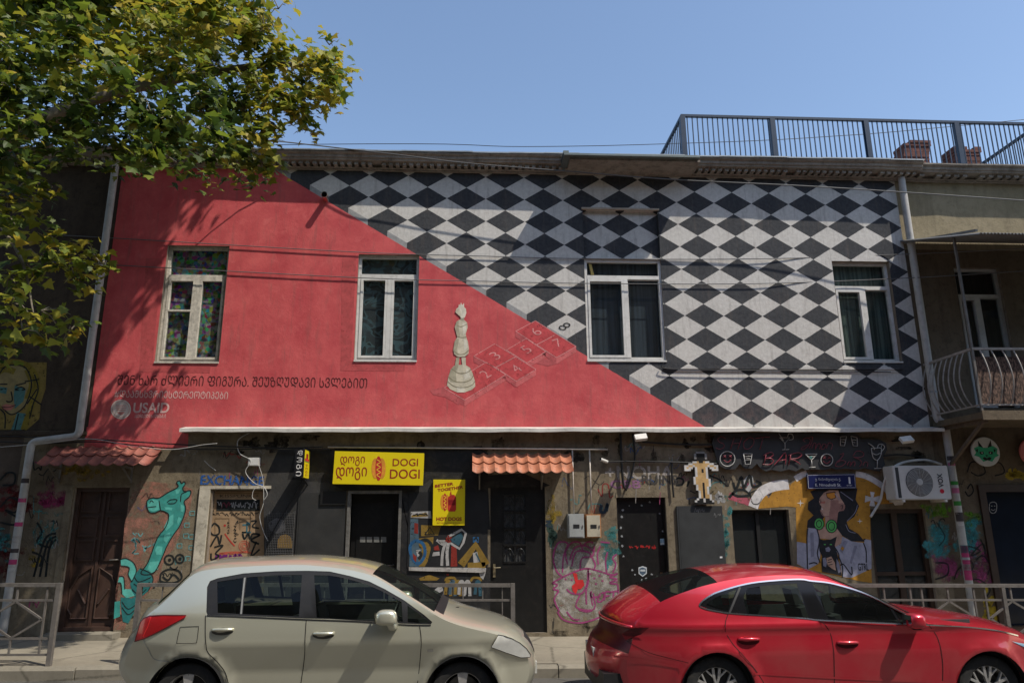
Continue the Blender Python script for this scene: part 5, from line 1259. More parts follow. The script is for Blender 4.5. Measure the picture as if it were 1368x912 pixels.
# faces
for cx, cy, r_, mm in ((167,224,52,1),(866,232,42,1)):
    neon([(cx+r_*cos(2*pi*i/16), cy+r_*sin(2*pi*i/16)) for i in range(16)], mm, .008, True)
    for s in (-1, 1):
        if mm == 1 and cx < 400: neon([(cx+s*20-10,cy-26),(cx+s*20+10,cy-8)], 0, .006, smooth=False); neon([(cx+s*20+10,cy-26),(cx+s*20-10,cy-8)], 0, .006, smooth=False)
        else: neon([(cx+s*17-10,cy-8),(cx+s*17,cy-16),(cx+s*17+10,cy-8)], 0, .006); neon([(cx+s*17-8,cy-24),(cx+s*17+10,cy-22)], 0)
    neon([(cx-26,cy+8),(cx,cy+24),(cx+26,cy+6)], 0, .007); neon([(cx-12,cy+22),(cx+8,cy+24)], 0)
# glasses
neon([(535,75),(605,75),(572,115),(535,75)], 1, smooth=False); neon([(572,115),(572,155)], 1); neon([(552,160),(600,158)], 1); neon([(528,45),(560,95)], 1); neon([(590,70),(600,48),(625,55),(628,85),(600,92)], 1)
neon([(280,188),(340,188),(328,262),(292,262),(280,188)], 1, .008, smooth=False); neon([(284,208),(338,205)], 1); neon([(288,232),(332,230)], 1); neon([(296,218),(326,222)], 1)
neon([(715,190),(798,190),(758,235),(715,190)], 1, .009, smooth=False); neon([(758,235),(762,278)], 1, .008); neon([(742,285),(785,282)], 1, .008); neon([(735,208),(780,206)], 1); b.tube(crom([P(*q,Yn-.004) for q in S5([(742,212),(760,208),(755,222),(742,212)])],3), .006, 6, 2)
for cx, cy, s in ((983,98,1),(1057,100,-1)):
    neon([(cx-22,cy-32+s*4),(cx+22,cy-28-s*4),(cx+16+s*0-s*8,cy+34),(cx-14-s*8,cy+32),(cx-22,cy-32+s*4)], 1, .006, smooth=False); neon([(cx-18,cy-10),(cx+16,cy-8)], 1, .005); neon([(cx-14,cy+5),(cx+8,cy+10)], 1, .005)
neon([(1178,150),(1195,150),(1248,150),(1245,200),(1222,232),(1195,220),(1185,190),(1178,150)], 1, .006); neon([(1222,232),(1220,285)], 1, .006); neon([(1200,292),(1250,290)], 1, .006); neon([(1158,115),(1195,140),(1200,160)], 1, .006); neon([(1222,150),(1230,125),(1255,122),(1272,140),(1258,165),(1245,168)], 1, .006); neon([(1250,128),(1250,160)], 1, .004); neon([(1188,185),(1215,195),(1245,180)], 1, .005)
obj('neon_tubes', b, [M_NR, M_NW, paint('teal_neon', (.10,.30,.28))], t, True)
# street name plate
t = thing('street_sign', 'small dark blue street name plate above the painted woman with headphones', 'sign', (P(1110,653).x, -.06, P(1110,653).z))
b = MB(); b.prism([P(*q, -.06) for q in Wm([(160,20),(527,14),(535,125),(168,130)])], (0,.03,0)); b2 = MB(); obj('plate', b, mat('navy_enamel', (.012,.016,.075), .3, .1, 4), t)
b = MB()
def wtt(s, l, tp, r, bo, bold=0): 
    q = Wm([(l,tp),(r,bo)]); wtext(b, s, q[0][0], q[0][1], q[1][0], q[1][1], -.0625, bold=bold)
wtt("ე. ნინოშვილის ქ.", 222, 46, 416, 72, .0); wtt("E. Ninoshvili St.", 222, 88, 418, 110, .01); wtt("1", 474, 40, 488, 90, .03); wtt("0157", 462, 98, 504, 108)
for q in ([(166,26),(522,20)],[(522,20),(529,119)],[(529,119),(173,124)],[(173,124),(166,26)]): b.stroke(Wm(q), .005, -.0625, smooth=False)
obj('lettering', b, paint('white_enamel_letters', (.55,.56,.60)), t)
# round boards
def round_board(label, px, py, r, c, drawing=None):
    q = P(px, py, -.10); t = thing('round_sign', label, 'sign', (q.x, -.1, q.z-r))
    b = MB(); b.lathe([(0,-.012),(r-.01,-.012),(r,-.004),(r,.02),(0,.02)], (q.x,-.10,q.z), 'y', 40); o = obj('disc', b, c, t); fix_normals(o)
    b = MB(); b.bar((q.x,-.08,q.z-.02),(q.x,.0,q.z-.02), .04); obj('bracket', b, M_CABLE, t)
    if drawing: drawing(t, q)
    return t
def cat(t, q):
    b = MB(); f = lambda pts, m, Y: b.poly([(q.x+a*.25/60, Y, q.z-c*.25/60) for a, c in pts], m)
    f([(-28,-46),(-8,-14),(-30,-8)], 1, -.1135); f([(28,-48),(8,-14),(30,-8)], 1, -.1135)
    f([(-50,-14),(-30,-22),(-8,-16),(10,-16),(34,-24),(52,-12),(46,8),(54,16),(36,24),(20,42),(0,36),(-18,42),(-34,22),(-54,16),(-44,4)], 0, -.114)
    for p_ in ([(-30,2),(-12,-2),(-10,10),(-26,12)],[(30,2),(12,-2),(10,10),(26,12)],[(-6,14),(6,14),(0,22)],[(-20,26),(-10,22),(0,28),(10,22),(20,26),(12,36),(-12,36)],[(-44,-6),(-34,-12),(-36,4)],[(44,-6),(34,-12),(36,4)]): f(p_, 1, -.1145)
    f([(-22,4),(-16,3),(-17,8)], 2, -.115); f([(22,4),(16,3),(17,8)], 2, -.115)
    obj('cat_face_print', b, [paint('emerald_print', (.04,.33,.17)), paint('black_print_ink', (.015,.016,.016)), M_PW], t)
round_board('round white board printed with a green cat face', 1316.5, 603, .255, mat('white_board_face', (.50,.50,.48), .5, .1, 3, dirt=.15), cat)
def dots(t, q):
    b = MB(); f = lambda a, c, r_, m: b.disc((q.x+a, -.1135, q.z+c), r_, r_, m, 12)
    f(-.08,.05,.05,0); f(.08,.05,.05,0); f(0,-.09,.06,1); obj('face_print', b, [paint('dark_print', (.03,.02,.02)), M_PW], t)
round_board('round pink board cut off by the right edge of the picture', 1381, 604, .255, mat('pink_board_face', (.50,.14,.13), .5, .1, 3), dots)
# pixel figure
bits = ['......GGGG......', '.....GKKKKG.....', '.....GKKKKG.....', '.....GKKKKG.....', '......KKKK......', '....WWTKKTWW....', '..WWTTTTTTTTWW..', 'WWTTWTTTTTTWTTWW', 'WTWW.WTTTTW.WWTW', 'WWW..WTTKTW..WWW', '.....WTTKTW.....', '.....WTTTTW.....', '.....WTTTTW.....', '....WTTTTTW.....', '....WTTTTTTW....', '....WTTTTTTW....', '....WTTTKTTW....', '.....WTTKTTW....', '.....WTTKTW.....', '.....WTTKTW.....', '......WTKTW.....', '......WTKTW.....', '......WTKTTW....', '......WTKTTW....', '.....WKKWKKW....', '....WKKKWKKKW...', '....KKKKKKKKK...']
t = thing('pixel_figure', 'wall ornament of a tan pixel-art figure with outstretched arms above the chalkboard', 'wall ornament', (P(936,672).x, -.08, P(936,672).z))
pa, pb = P(913,603,-.09), P(963,673,-.09); nx_, nz_ = 16, len(bits)
dx, dz = (pb.x-pa.x)/nx_, (pa.z-pb.z)/nz_
parts = {'K': MB(), 'W': MB(), 'T': MB(), 'G': MB()}
for j, row in enumerate(bits):
    for i, ch in enumerate(row[:nx_]):
        if ch != '.': parts[ch].box(pa.x+dx*i, pa.x+dx*(i+1), -.09, -.05, pa.z-dz*(j+1), pa.z-dz*j)
for ch, nm, m_ in (('T','body',paint('tan_board', (.46,.30,.13))),('W','outline',paint('white_board', (.50,.49,.47))),('K','black_pixels',paint('black_board_paint', (.012,.012,.012))),('G','head_ring',paint('grey_board', (.20,.20,.20)))): obj(nm, parts[ch], m_, t)
b = MB(); pp = P(938,640,-.05); b.bar((pp.x,-.05,pp.z),(pp.x,0,pp.z), .04); obj('bracket', b, M_CABLE, t)

# ------------------------------------------------------------------ services on the wall
t = thing('air_conditioner', 'white outdoor air conditioner unit with round fan grille on the wall', 'air conditioner', (P(1232,667).x, -.2, P(1232,667).z))
q = rect((1192,622),(1267,621),(1197,667),(1271,667), -.40); x0, x1, z0, z1 = q
M_AC = mat('white_casing', (.50,.49,.47), .4, .08, 3, dirt=.15)
b = MB(); b.box(x0, x1, -.40, -.10, z0, z1); o = obj('casing', b, M_AC, t)
bm = bmesh.new(); bm.from_mesh(o.data); bmesh.ops.bevel(bm, geom=bm.edges[:], offset=.012, segments=2, affect='EDGES'); bm.to_mesh(o.data); bm.free()
b = MB(); cx, cz = P(1228.5,643.5,-.41).x, P(1228.5,643.5,-.41).z; R_ = (z1-z0)*.42
for k in range(9): b.lathe([(R_*(k+1.5)/10.5-.0035,-.012),(R_*(k+1.5)/10.5,-.016),(R_*(k+1.5)/10.5+.0035,-.012)], (cx,-.40,cz), 'y', 36)
for k in range(16): a = 2*pi*k/16; b.bar((cx+.05*cos(a),-.412,cz+.05*sin(a)),(cx+R_*cos(a+.3),-.412,cz+R_*sin(a+.3)), .004)
b.lathe([(0,-.02),(.05,-.02),(.055,-.014)], (cx,-.40,cz), 'y', 24); obj('fan_grille', b, mat('grey_wire_guard', (.42,.42,.41), .5, .1, 4), t)
b = MB(); b.lathe([(0,-.003),(R_,-.003)], (cx,-.40,cz), 'y', 40); o = obj('fan_opening', b, mat('dark_grey_cavity', (.10,.10,.10), .7, .2, 5), t); fix_normals(o)
b = MB(); b.box(x0+.045, x0+.10, -.404, -.399, z0+.03, z1-.03); obj('side_vent', b, mat('black_vent', (.03,.032,.036), .6, .2, 5), t)
b = MB(); xl0, xl1 = P(1253,640,-.41).x, P(1260,640,-.41).x; zt_, zm_ = P(1256,632,-.41).z, P(1257,650,-.41).z
text_quad(b, "VOX", (xl0,-.404,zm_-.01), (xl0,-.404,zt_), (xl1,-.404,zm_-.01), 0, bold=.03); b.disc(((xl0+xl1)/2,-.404,zm_-.07), .038, .038, 1); obj('brand_lettering', b, [paint('black_brand_print', (.05,.05,.055)), paint('red_brand_print', (.45,.02,.04))], t)
b = MB()
for x in (x0+.12, x1-.12): b.box(x-.02, x+.02, -.42, 0, z0-.04, z0-.001); b.box(x-.02, x+.02, -.02, 0, z0-.04, z0+.3)
obj('bracket', b, M_WHITEM, t)
b = MB(); b.tube(crom([P(*q_, y_) for q_, y_ in (((1258,620),-.1),((1235,614),-.14),((1205,618),-.22),((1188,630),-.20),((1180,648),-.12),((1176,668),-.06),((1163,690),-.05))], 8), .020, 10)
tag(obj('insulated_hose', b, mat('white_insulation', (.50,.49,.47), .7, .15, 8, dirt=.3), None, True), 'white insulated hose curling from the air conditioner down to the bar doorway', 'hose')
for lab, tl, tr_, bl_, br_, mm, mf in (('grey electricity meter box on the graffitied pier, left one', (760,686),(781,686),(759,718),(780,718), mat('grey_enamel', (.30,.31,.30), .4, .1, 4, dirt=.3), None), ('beige rust-edged electricity meter box beside the grey one', (783,686),(803,687),(783,718),(803,718), mat('beige_enamel', (.42,.38,.29), .5, .15, 5, dirt=.4), mat('rusty_edge', (.34,.14,.045), .8, .25, 9))):
    x0, x1, z0, z1 = rect(tl, tr_, bl_, br_, -.2)
    t = thing('meter_box', lab, 'electricity meter', ((x0+x1)/2, -.1, z0), 'meter boxes')
    b = MB(); b.box(x0, x1, -.19, 0, z0, z1); obj('casing', b, mf or mm, t)
    b = MB(); b.box(x0+.015, x1-.015, -.20, -.1905, z0+.018, z1-.015); obj('door', b, mm, t)
    b = MB(); xm, zm2 = x0+(x1-x0)*.5, z0+(z1-z0)*.48; b.box(xm-.05, xm+.05, -.204, -.2001, zm2-.03, zm2+.03); obj('meter_window', b, M_DARK, t)
    b = MB(); b.box(x1-.035, x1-.02, -.212, -.2001, z0+.16, z0+.2); obj('latch', b, M_STEEL, t)
# conduits
M_COND = mat('pale_conduit', (.46,.41,.36), .6, .15, 6, dirt=.4)
b = MB(); a = P(438,597,-.05); c = P(812,600,-.05); b.tube([a, c], .013, 8)
o = tag(obj('conduit', b, M_COND, None, True), 'long thin pale conduit running along under the ledge', 'conduit')
for lab, xt, yb_ in (('thin vertical conduit dropping to the grey meter box', 764, 686), ('thin vertical conduit dropping to the beige meter box', 787, 687)):
    a = P(xt+.5, 601, -.05); c = P(xt, yb_, -.05); b = MB(); b.tube([(a.x,-.05,a.z),(a.x,-.05,c.z)], .013, 8)
    tag(obj('conduit', b, M_COND, None, True), lab, 'conduit')
# flood lights and camera
def floodlight(label, px, py, Y=-.42):
    q = P(px, py, Y); t = thing('flood_light', label, 'lamp', (q.x, 0, q.z))
    ax = Vector((.10,0,.012)); az = Vector((.0,.05,.045)); ay = Vector((0,-.03,.03))
    b = MB(); b.obox(q, ax, az, ay*.6); obj('housing', b, M_WHITEM, t)
    b = MB(); b.obox(q - ay*.75, ax*.88, az*.85, ay*.1); obj('lamp_glass', b, mat('frosted_lamp_glass', (.62,.62,.58), .3, .05, 3), t)
    b = MB(); b.bar((q.x,q.y+.03,q.z),(q.x,.0,q.z+.02), .025); obj('arm', b, M_CABLE, t)
floodlight('small white flood light under the ledge left of the neon sign', 856, 584)
floodlight('small white flood light under the ledge above the air conditioner', 1211, 587)
q = P(806,615,-.35); t = thing('security_camera', 'small white security camera on a black arm left of the stickered door', 'camera', (q.x, 0, q.z))
b = MB(); b.tube([q+Vector((-.05,-.03,.02)), q+Vector((.07,.02,-.02))], .028, 12); obj('camera_body', b, M_WHITEM, t)
b = MB(); b.tube([q+Vector((-.055,-.033,.022)), q+Vector((-.046,-.029,.019))], .022, 12); obj('lens', b, M_DARK, t)
b = MB(); b.tube([q+Vector((.05,.02,-.01)), (q.x+.12,0,q.z)], .012, 8); obj('arm', b, M_CABLE, t)
q = rect((332,611),(347,611),(332,622),(346,622), -.08); t = thing('junction_box', 'small white junction box with loose white wires above the blue EXCHANGE lettering', 'junction box', ((q[0]+q[1])/2, -.05, q[2]))
b = MB(); b.box(q[0], q[1], -.10, 0, q[2], q[3]); obj('casing', b, M_WHITEM, t); b = MB(); b.box(q[0]+.01, q[1]-.01, -.106, -.101, q[2]+.01, q[3]-.01); obj('lid', b, M_PVC, t)
# ------------------------------------------------------------------ cables
def cable(label, pts, Y, r, m=None, cat='cable', group=None, ends=0):
    n = len(pts); ys = Y if isinstance(Y, (list, tuple)) else [Y]*n
    p3 = [P(a, c, y) for (a, c), y in zip(pts, ys)]
    b = MB(); b.tube(crom(p3, 8), r, 6); return tag(obj('cable', b, m or M_CABLE, None, True), label, cat, group)
cable('thick black overhead cable crossing the cornice and turning pale in the sun at right', [(-60,150),(150,166),(364,188),(524,206),(623,218),(760,229),(900,240),(1100,250),(1368,268),(1460,276),(2300,350)], [-3.4,-2.2,-.45,-.42,-.44,-.48,-.52,-.55,-.75,-.85,-1.4], .011, mat('dark_grey_cable', (.10,.10,.10), .6, .3, 1.0))  # sheath is dark grey along its whole length
cable('upper of the two thin cables strung across the windows', [(60,313),(150,318),(480,337),(640,342),(780,345.5),(1000,346),(1200,340),(1368,332),(1450,327),(2300,300)], [-.03,-.03,-.03,-.03,-.03,-.04,-.06,-1.2,-1.5,-2.5], .008, mat('grey_black_cable', (.11,.11,.11), .6, .2, 1.0))
cable('lower of the two thin cables strung across the windows', [(60,350),(150,354),(480,371),(640,375.5),(780,378.5),(1000,379),(1200,372),(1368,362),(1450,356),(2300,330)], [-.03,-.03,-.03,-.03,-.03,-.04,-.06,-1.2,-1.5,-2.5], .008, mat('grey_black_cable', (.11,.11,.11), .6, .2, 1.0))
cable('faint thin wire against the sky above the roof', [(-900,215),(420,193),(700,196),(900,192),(1100,183),(1368,160),(2400,60)], 3.5, .008)
cable('black cable sagging under the ledge at left', [(-40,582),(60,584),(150,588),(250,594),(330,597),(440,600)], -.12, .012)
cable('second black cable under the ledge at left', [(-40,588),(60,592),(130,590),(220,598),(300,600),(430,597)], -.09, .010)
cable('pale wire drooping above the left awning', [(0,597),(60,592),(120,586),(180,596),(230,600),(270,594),(290,592)], -.55, .005, M_GCABLE)
cable('white loose wire hanging from the ledge past the junction box', [(333,578),(318,588),(320,605),(335,615),(328,630),(340,645),(352,650),(357,660),(352,668)], -.11, .006, M_GCABLE)
cable('white loose wire down beside the papered door', [(346,622),(351,640),(352,670),(347,690),(352,710),(358,722)], -.06, .005, M_GCABLE)
cable('short white wire loop over the papered door', [(352,650),(340,653),(337,664),(342,668)], -.11, .005, M_GCABLE)
cable('short loose grey wire on the concrete under the ledge', [(273,615),(280,622),(288,628)], -.02, .005, M_GCABLE)
cable('black tube standing in for the blade sign shadow, down to the wire grate', [(404,640),(385,675),(362,715),(352,745)], -.03, .010)  # cast shadow of the blade sign, drawn as a black tube
cable('black drain cable dropping beside the security camera', [(829,579),(830,610),(832,640),(834,652)], -.05, .022)
cable('black cable bending above the stickered door', [(845,579),(848,610),(842,640),(836,655)], -.05, .018)
cable('long black cable running level above the stickered door', [(808,617),(850,616),(900,617),(960,619)], -.06, .013)
cable('black conduit under the neon sign end', [(858,590),(900,593),(952,594)], -.05, .016)
cable('black cable down the right side of the stickered door', [(897,617),(898,640),(900,664)], -.04, .016)
cable('black cable under the flood light above the air conditioner', [(1172,610),(1200,607),(1232,610)], -.05, .014)
cable('black cable lying along the checkered string course', [(886,485),(890,492),(960,494),(1080,495),(1190,497)], -.055, .008)

# ------------------------------------------------------------------ pavement railings
def railing(label, xa, xb_, Y, ends=(1,1), style=0):
    zt = lambda x: gz(x)+PAV+.98
    t = thing('pavement_railing', label, 'railing', ((xa+xb_)/2, Y, gz((xa+xb_)/2)+PAV), 'steel railings along the pavement')
    for k, x in enumerate((xa, xb_)):
        if ends[k]: obj('post', MB().box(x-.028, x+.028, Y-.028, Y+.028, gz(x)+PAV-.03, zt(x)+.012), M_STEEL, t)
    n = max(1, round((xb_-xa-.1)/1.9))
    for i in range(1, n):
        x = xa+(xb_-xa)*i/n; obj('post', MB().box(x-.025, x+.025, Y-.025, Y+.025, gz(x)+PAV-.03, zt(x)-.03), M_STEEL, t)
    b = MB(); b.bar((xa+.03,Y,zt(xa)-.012),(xb_-.03,Y,zt(xb_)-.012), .05, .045)
    obj('top_rail', b, M_STEEL, t)
    b = MB(); fr = (-.20,) if style == 1 else (-.20, -.66, -.85)
    for f_ in fr: b.bar((xa+.03,Y,zt(xa)+f_),(xb_-.03,Y,zt(xb_)+f_), .026)
    obj('mid_rail', b, M_STEEL, t)
    b = MB(); x = xb_-.14
    if style == 1:
        while x > xa+.1:
            z = zt(x); b.bar((x,Y,z-.03),(x,Y,z-.19), .014); 
            if int((x-xa)/.26) % 3 == 0: b.bar((x,Y,z-.21),(x,Y,gz(x)+PAV+.05), .014)
            x -= .26
    else:
        while x > xa+.5:
            z = zt(x); w = .74
            b.bar((x,Y,z-.035),(x,Y,z-.85), .022); xm = x-w/2; zm_ = z-.43
            if x-w > xa: b.bar((x-w,Y,z-.035),(x-w,Y,z-.85), .022)
            b.bar((xm,Y,z-.035),(xm,Y,z-.2), .022); b.bar((xm,Y,z-.66),(xm,Y,z-.85), .022)
            for s1, s2 in (((xm,z-.21),(x-.02,zm_)),((x-.02,zm_),(xm,z-.65)),((xm,z-.65),(x-w+.02,zm_)),((x-w+.02,zm_),(xm,z-.21))):
                b.bar((s1[0],Y-.002,s1[1]),(s2[0],Y-.002,s2[1]), .024)
            x -= w + (.16 if style == 2 else .0)
    obj('infill_bars', b, M_STEEL, t)
    return t
Yk = -2.22
railing('steel pavement railing with diamond infill at the left edge', P(-120,778,Yk).x, P(80,778,Yk).x, Yk, (1,1), 0)
railing('low steel pavement railing partly hidden behind the silver hatchback', P(188,776,Yk).x, P(685,778,Yk).x, Yk, (1,1), 1)
railing('steel pavement railing with diamond infill behind the bonnet of the red saloon', P(1110,779,Yk).x, P(1560,779,Yk).x, Yk, (1,1), 2)
# ------------------------------------------------------------------ parked cars
def in_poly(x, y, pg):
    c = False; j = len(pg)-1
    for i in range(len(pg)):
        if (pg[i][1] > y) != (pg[j][1] > y) and x < (pg[j][0]-pg[i][0])*(y-pg[i][1])/(pg[j][1]-pg[i][1])+pg[i][0]: c = not c
        j = i
    return c
def resample(pts, d):
    "pts: list of tuples whose first two entries are x,z; the rest is interpolated"
    out = []
    for i in range(len(pts)-1):
        a, b_ = pts[i], pts[i+1]; L = math.hypot(b_[0]-a[0], b_[1]-a[1]); n = max(1, int(round(L/d)))
        for k in range(n): out.append(tuple(a[q]+(b_[q]-a[q])*k/n for q in range(len(a))))
    out.append(tuple(pts[-1])); return out
def smooth_open(pts, it=2):
    pts = [list(p) for p in pts]
    for _ in range(it):
        q = [p[:] for p in pts]
        for i in range(1, len(pts)-1):
            for k in (0, 1): q[i][k] = .25*pts[i-1][k]+.5*pts[i][k]+.25*pts[i+1][k]
        pts = q
    return [tuple(p) for p in pts]

class Car:
    def __init__(s, root, Yn, wfun, half):
        s.root, s.Yn, s.w, s.half = root, Yn, wfun, half; s.Yc = Yn+half
    def S(s, px, py):
        Y = s.Yn+.03
        for _ in range(12):
            p = P(px, py, Y); Y = .5*Y + .5*(s.Yc - s.w(p.x, p.z))
        return (p.x, p.z)
    def SS(s, pts): return [s.S(*p) for p in pts]
    def pt(s, x, z, side=-1, off=0.0):
        h = .004; w = s.w(x, z)
        nx = -(s.w(x+h, z)-s.w(x-h, z))/(2*h); nz = -(s.w(x, z+h)-s.w(x, z-h))/(2*h); n = Vector((nx, 1, nz)).normalized()
        v = Vector((x, w, z)) + n*off
        return Vector((v.x, s.Yc + side*v.y, v.z)), Vector((n.x, side*n.y, n.z))
    def sheet(s, tris, off=0.0, sides=(-1, 1)):
        "(verts, faces, normals) of a list of (x,z) triangles laid on the body side"
        vs, fs, ns = [], [], []
        for sd in sides:
            idx = {}
            for t in tris:
                f = []
                for q in t:
                    k = (round(q[0], 5), round(q[1], 5))
                    if k not in idx:
                        idx[k] = len(vs); v, n = s.pt(q[0], q[1], sd, off); vs.append(v); ns.append(n)
                    f.append(idx[k])
                a, b_, c = (t[i] for i in range(3)); ar = (b_[0]-a[0])*(c[1]-a[1])-(b_[1]-a[1])*(c[0]-a[0])
                if (ar < 0) == (sd < 0): f = f[::-1]
                fs.append(f)
        return vs, fs, ns
    def mesh(s, name, vs, fs, ns, m, parent=None):
        parent = parent or s.root; loc = root_of(parent).location
        me = bpy.data.meshes.new(name); me.from_pydata([tuple(v-loc) for v in vs], [], fs); me.materials.append(m)
        me.polygons.foreach_set('use_smooth', [True]*len(me.polygons)); me.update()
        if ns:
            me.normals_split_custom_set_from_vertices([tuple(n) for n in ns])
        o = bpy.data.objects.new(name, me); COL.objects.link(o); o.parent = parent; return o
    def patch(s, name, poly, m, off=.004, parent=None, sides=(-1, 1), grid=.07):
        tris = triangulate(poly, [], grid); r = {}
        for sd in sides: r[sd] = s.mesh(name, *s.sheet(tris, off, (sd,)), m, parent[sd] if isinstance(parent, dict) else parent)
        return r
    def line(s, name, pts, wd, m, off=.003, parent=None, sides=(-1, 1), smooth=True):
        "thin strip along the body side through (x,z) points"
        p = [Vector((a, 0, c)) for a, c in pts]
        if smooth and len(p) > 2: p = crom(p, 6)
        p = [Vector((q[0], 0, q[1])) for q in resample([(v.x, v.z) for v in p], .04)]
        vs, fs, ns = [], [], []
        for sd in sides:
            k = len(vs)
            for i, q in enumerate(p):
                t = (p[min(i+1, len(p)-1)]-p[max(i-1, 0)]); t = t.normalized() if t.length > 0 else Vector((1,0,0)); nn = Vector((-t.z, 0, t.x))
                for e in (1, -1):
                    a = q + nn*(e*wd/2); v, n = s.pt(a.x, a.z, sd, off); vs.append(v); ns.append(n)
            for i in range(len(p)-1):
                f = [k+2*i, k+2*i+1, k+2*i+3, k+2*i+2]; fs.append(f if sd < 0 else f[::-1])
        return s.mesh(name, vs, fs, ns, m, parent)
    def lines(s, name, pts, wd, m, off, parents, smooth=False):
        for sd in (-1, 1): s.line(name, pts, wd, m, off, parents[sd], (sd,), smooth)
def triangulate(outer, holes, grid, extra=None):
    "constrained triangulation of an (x,z) polygon with holes and an interior grid"
    co, ed = [], []
    def ring(pg):
        k = len(co)
        for q in pg: co.append(Vector((q[0], q[1])))
        n = len(pg)
        for i in range(n): ed.append((k+i, k+(i+1) % n))
    ring(outer)
    for h in holes: ring(h)
    for pg in (extra or []): ring(pg)
    x0, x1 = min(q[0] for q in outer), max(q[0] for q in outer); z0, z1 = min(q[1] for q in outer), max(q[1] for q in outer)
    allp = [outer]+list(holes)+list(extra or [])
    nx_, nz_ = int((x1-x0)/grid)+1, int((z1-z0)/grid)+1
    bd = [q for pg in allp for q in resample(list(pg)+[pg[0]], grid*.6)]
    for i in range(nx_+1):
        for j in range(nz_+1):
            q = (x0+grid*(i+.31*(j % 2)), z0+grid*(j+.13))
            if in_poly(*q, outer) and not any(in_poly(*q, h) for h in holes) and all((q[0]-e[0])**2+(q[1]-e[1])**2 > (grid*.42)**2 for e in bd): co.append(Vector(q))
    v, e, f, *_ = delaunay_2d_cdt(co, ed, [], 0, 1e-5)
    out = []
    for t in f:
        if len(t) != 3: continue
        a, b_, c = (v[i] for i in t); cx, cz = (a.x+b_.x+c.x)/3, (a.y+b_.y+c.y)/3
        if in_poly(cx, cz, outer) and not any(in_poly(cx, cz, h) for h in holes): out.append(((a.x,a.y),(b_.x,b_.y),(c.x,c.y)))
    return out

def paint_mat(name, c, metal, rough, dust=.12, coat=1.0, flake=True):
    t = NT(name); n = t.noise(2.2, 7, .65); X = t.xyz()
    d = t.math('MULTIPLY', t.ramp(n, .35, .7, .2, 1), t.ramp(X[2], .95, .35, .25, 1)); d = t.math('MULTIPLY', d, dust)
    col = t.mix(d, c, (.33,.27,.21)); rg = t.math('ADD', rough, t.math('MULTIPLY', d, .5))
    nrm = t.bump(t.noise(1.4, 2, .5), .05, .02)
    b_ = t.bsdf(col, rg, metal, .5, nrm); b_.inputs['Coat Weight'].default_value = coat; b_.inputs['Coat Roughness'].default_value = .06
    return t.mat
M_TYRE = mat('tyre_rubber', (.020,.020,.020), .85, .25, 8, dirt=.4); M_BLKP = mat('black_car_plastic', (.014,.014,.015), .5, .15, 5, dirt=.15)
M_GLOSSB = mat('gloss_black_trim', (.008,.008,.009), .12, .1, 3); M_ALLOY = mat('silver_alloy', (.50,.49,.47), .35, .1, 6, metal=.6, dirt=.25); M_CHROME = mat('chrome_trim', (.70,.70,.70), .15, .05, 3, metal=1.0)
M_SEAT = mat('dark_seat_fabric', (.045,.045,.046), .9, .2, 9); M_GAP = mat('panel_gap', (.006,.006,.006), .9, 0, 1)
M_CGLASS = glass_mat('car_glass', (.56,.65,.60), .96, .01, .45); M_WSCREEN = glass_mat('windscreen_glass', (.60,.68,.61), .84, .16, .32)
M_REDL = mat('red_lamp_lens', (.33,.010,.012), .12, .1, 8, coat=1.0); M_LAMPG = mat('clear_lamp_lens', (.86,.85,.78), .2, .08, 14, metal=.15, coat=1.0); M_DKRED = mat('smoked_red_lens', (.09,.006,.009), .32, .15, 6)

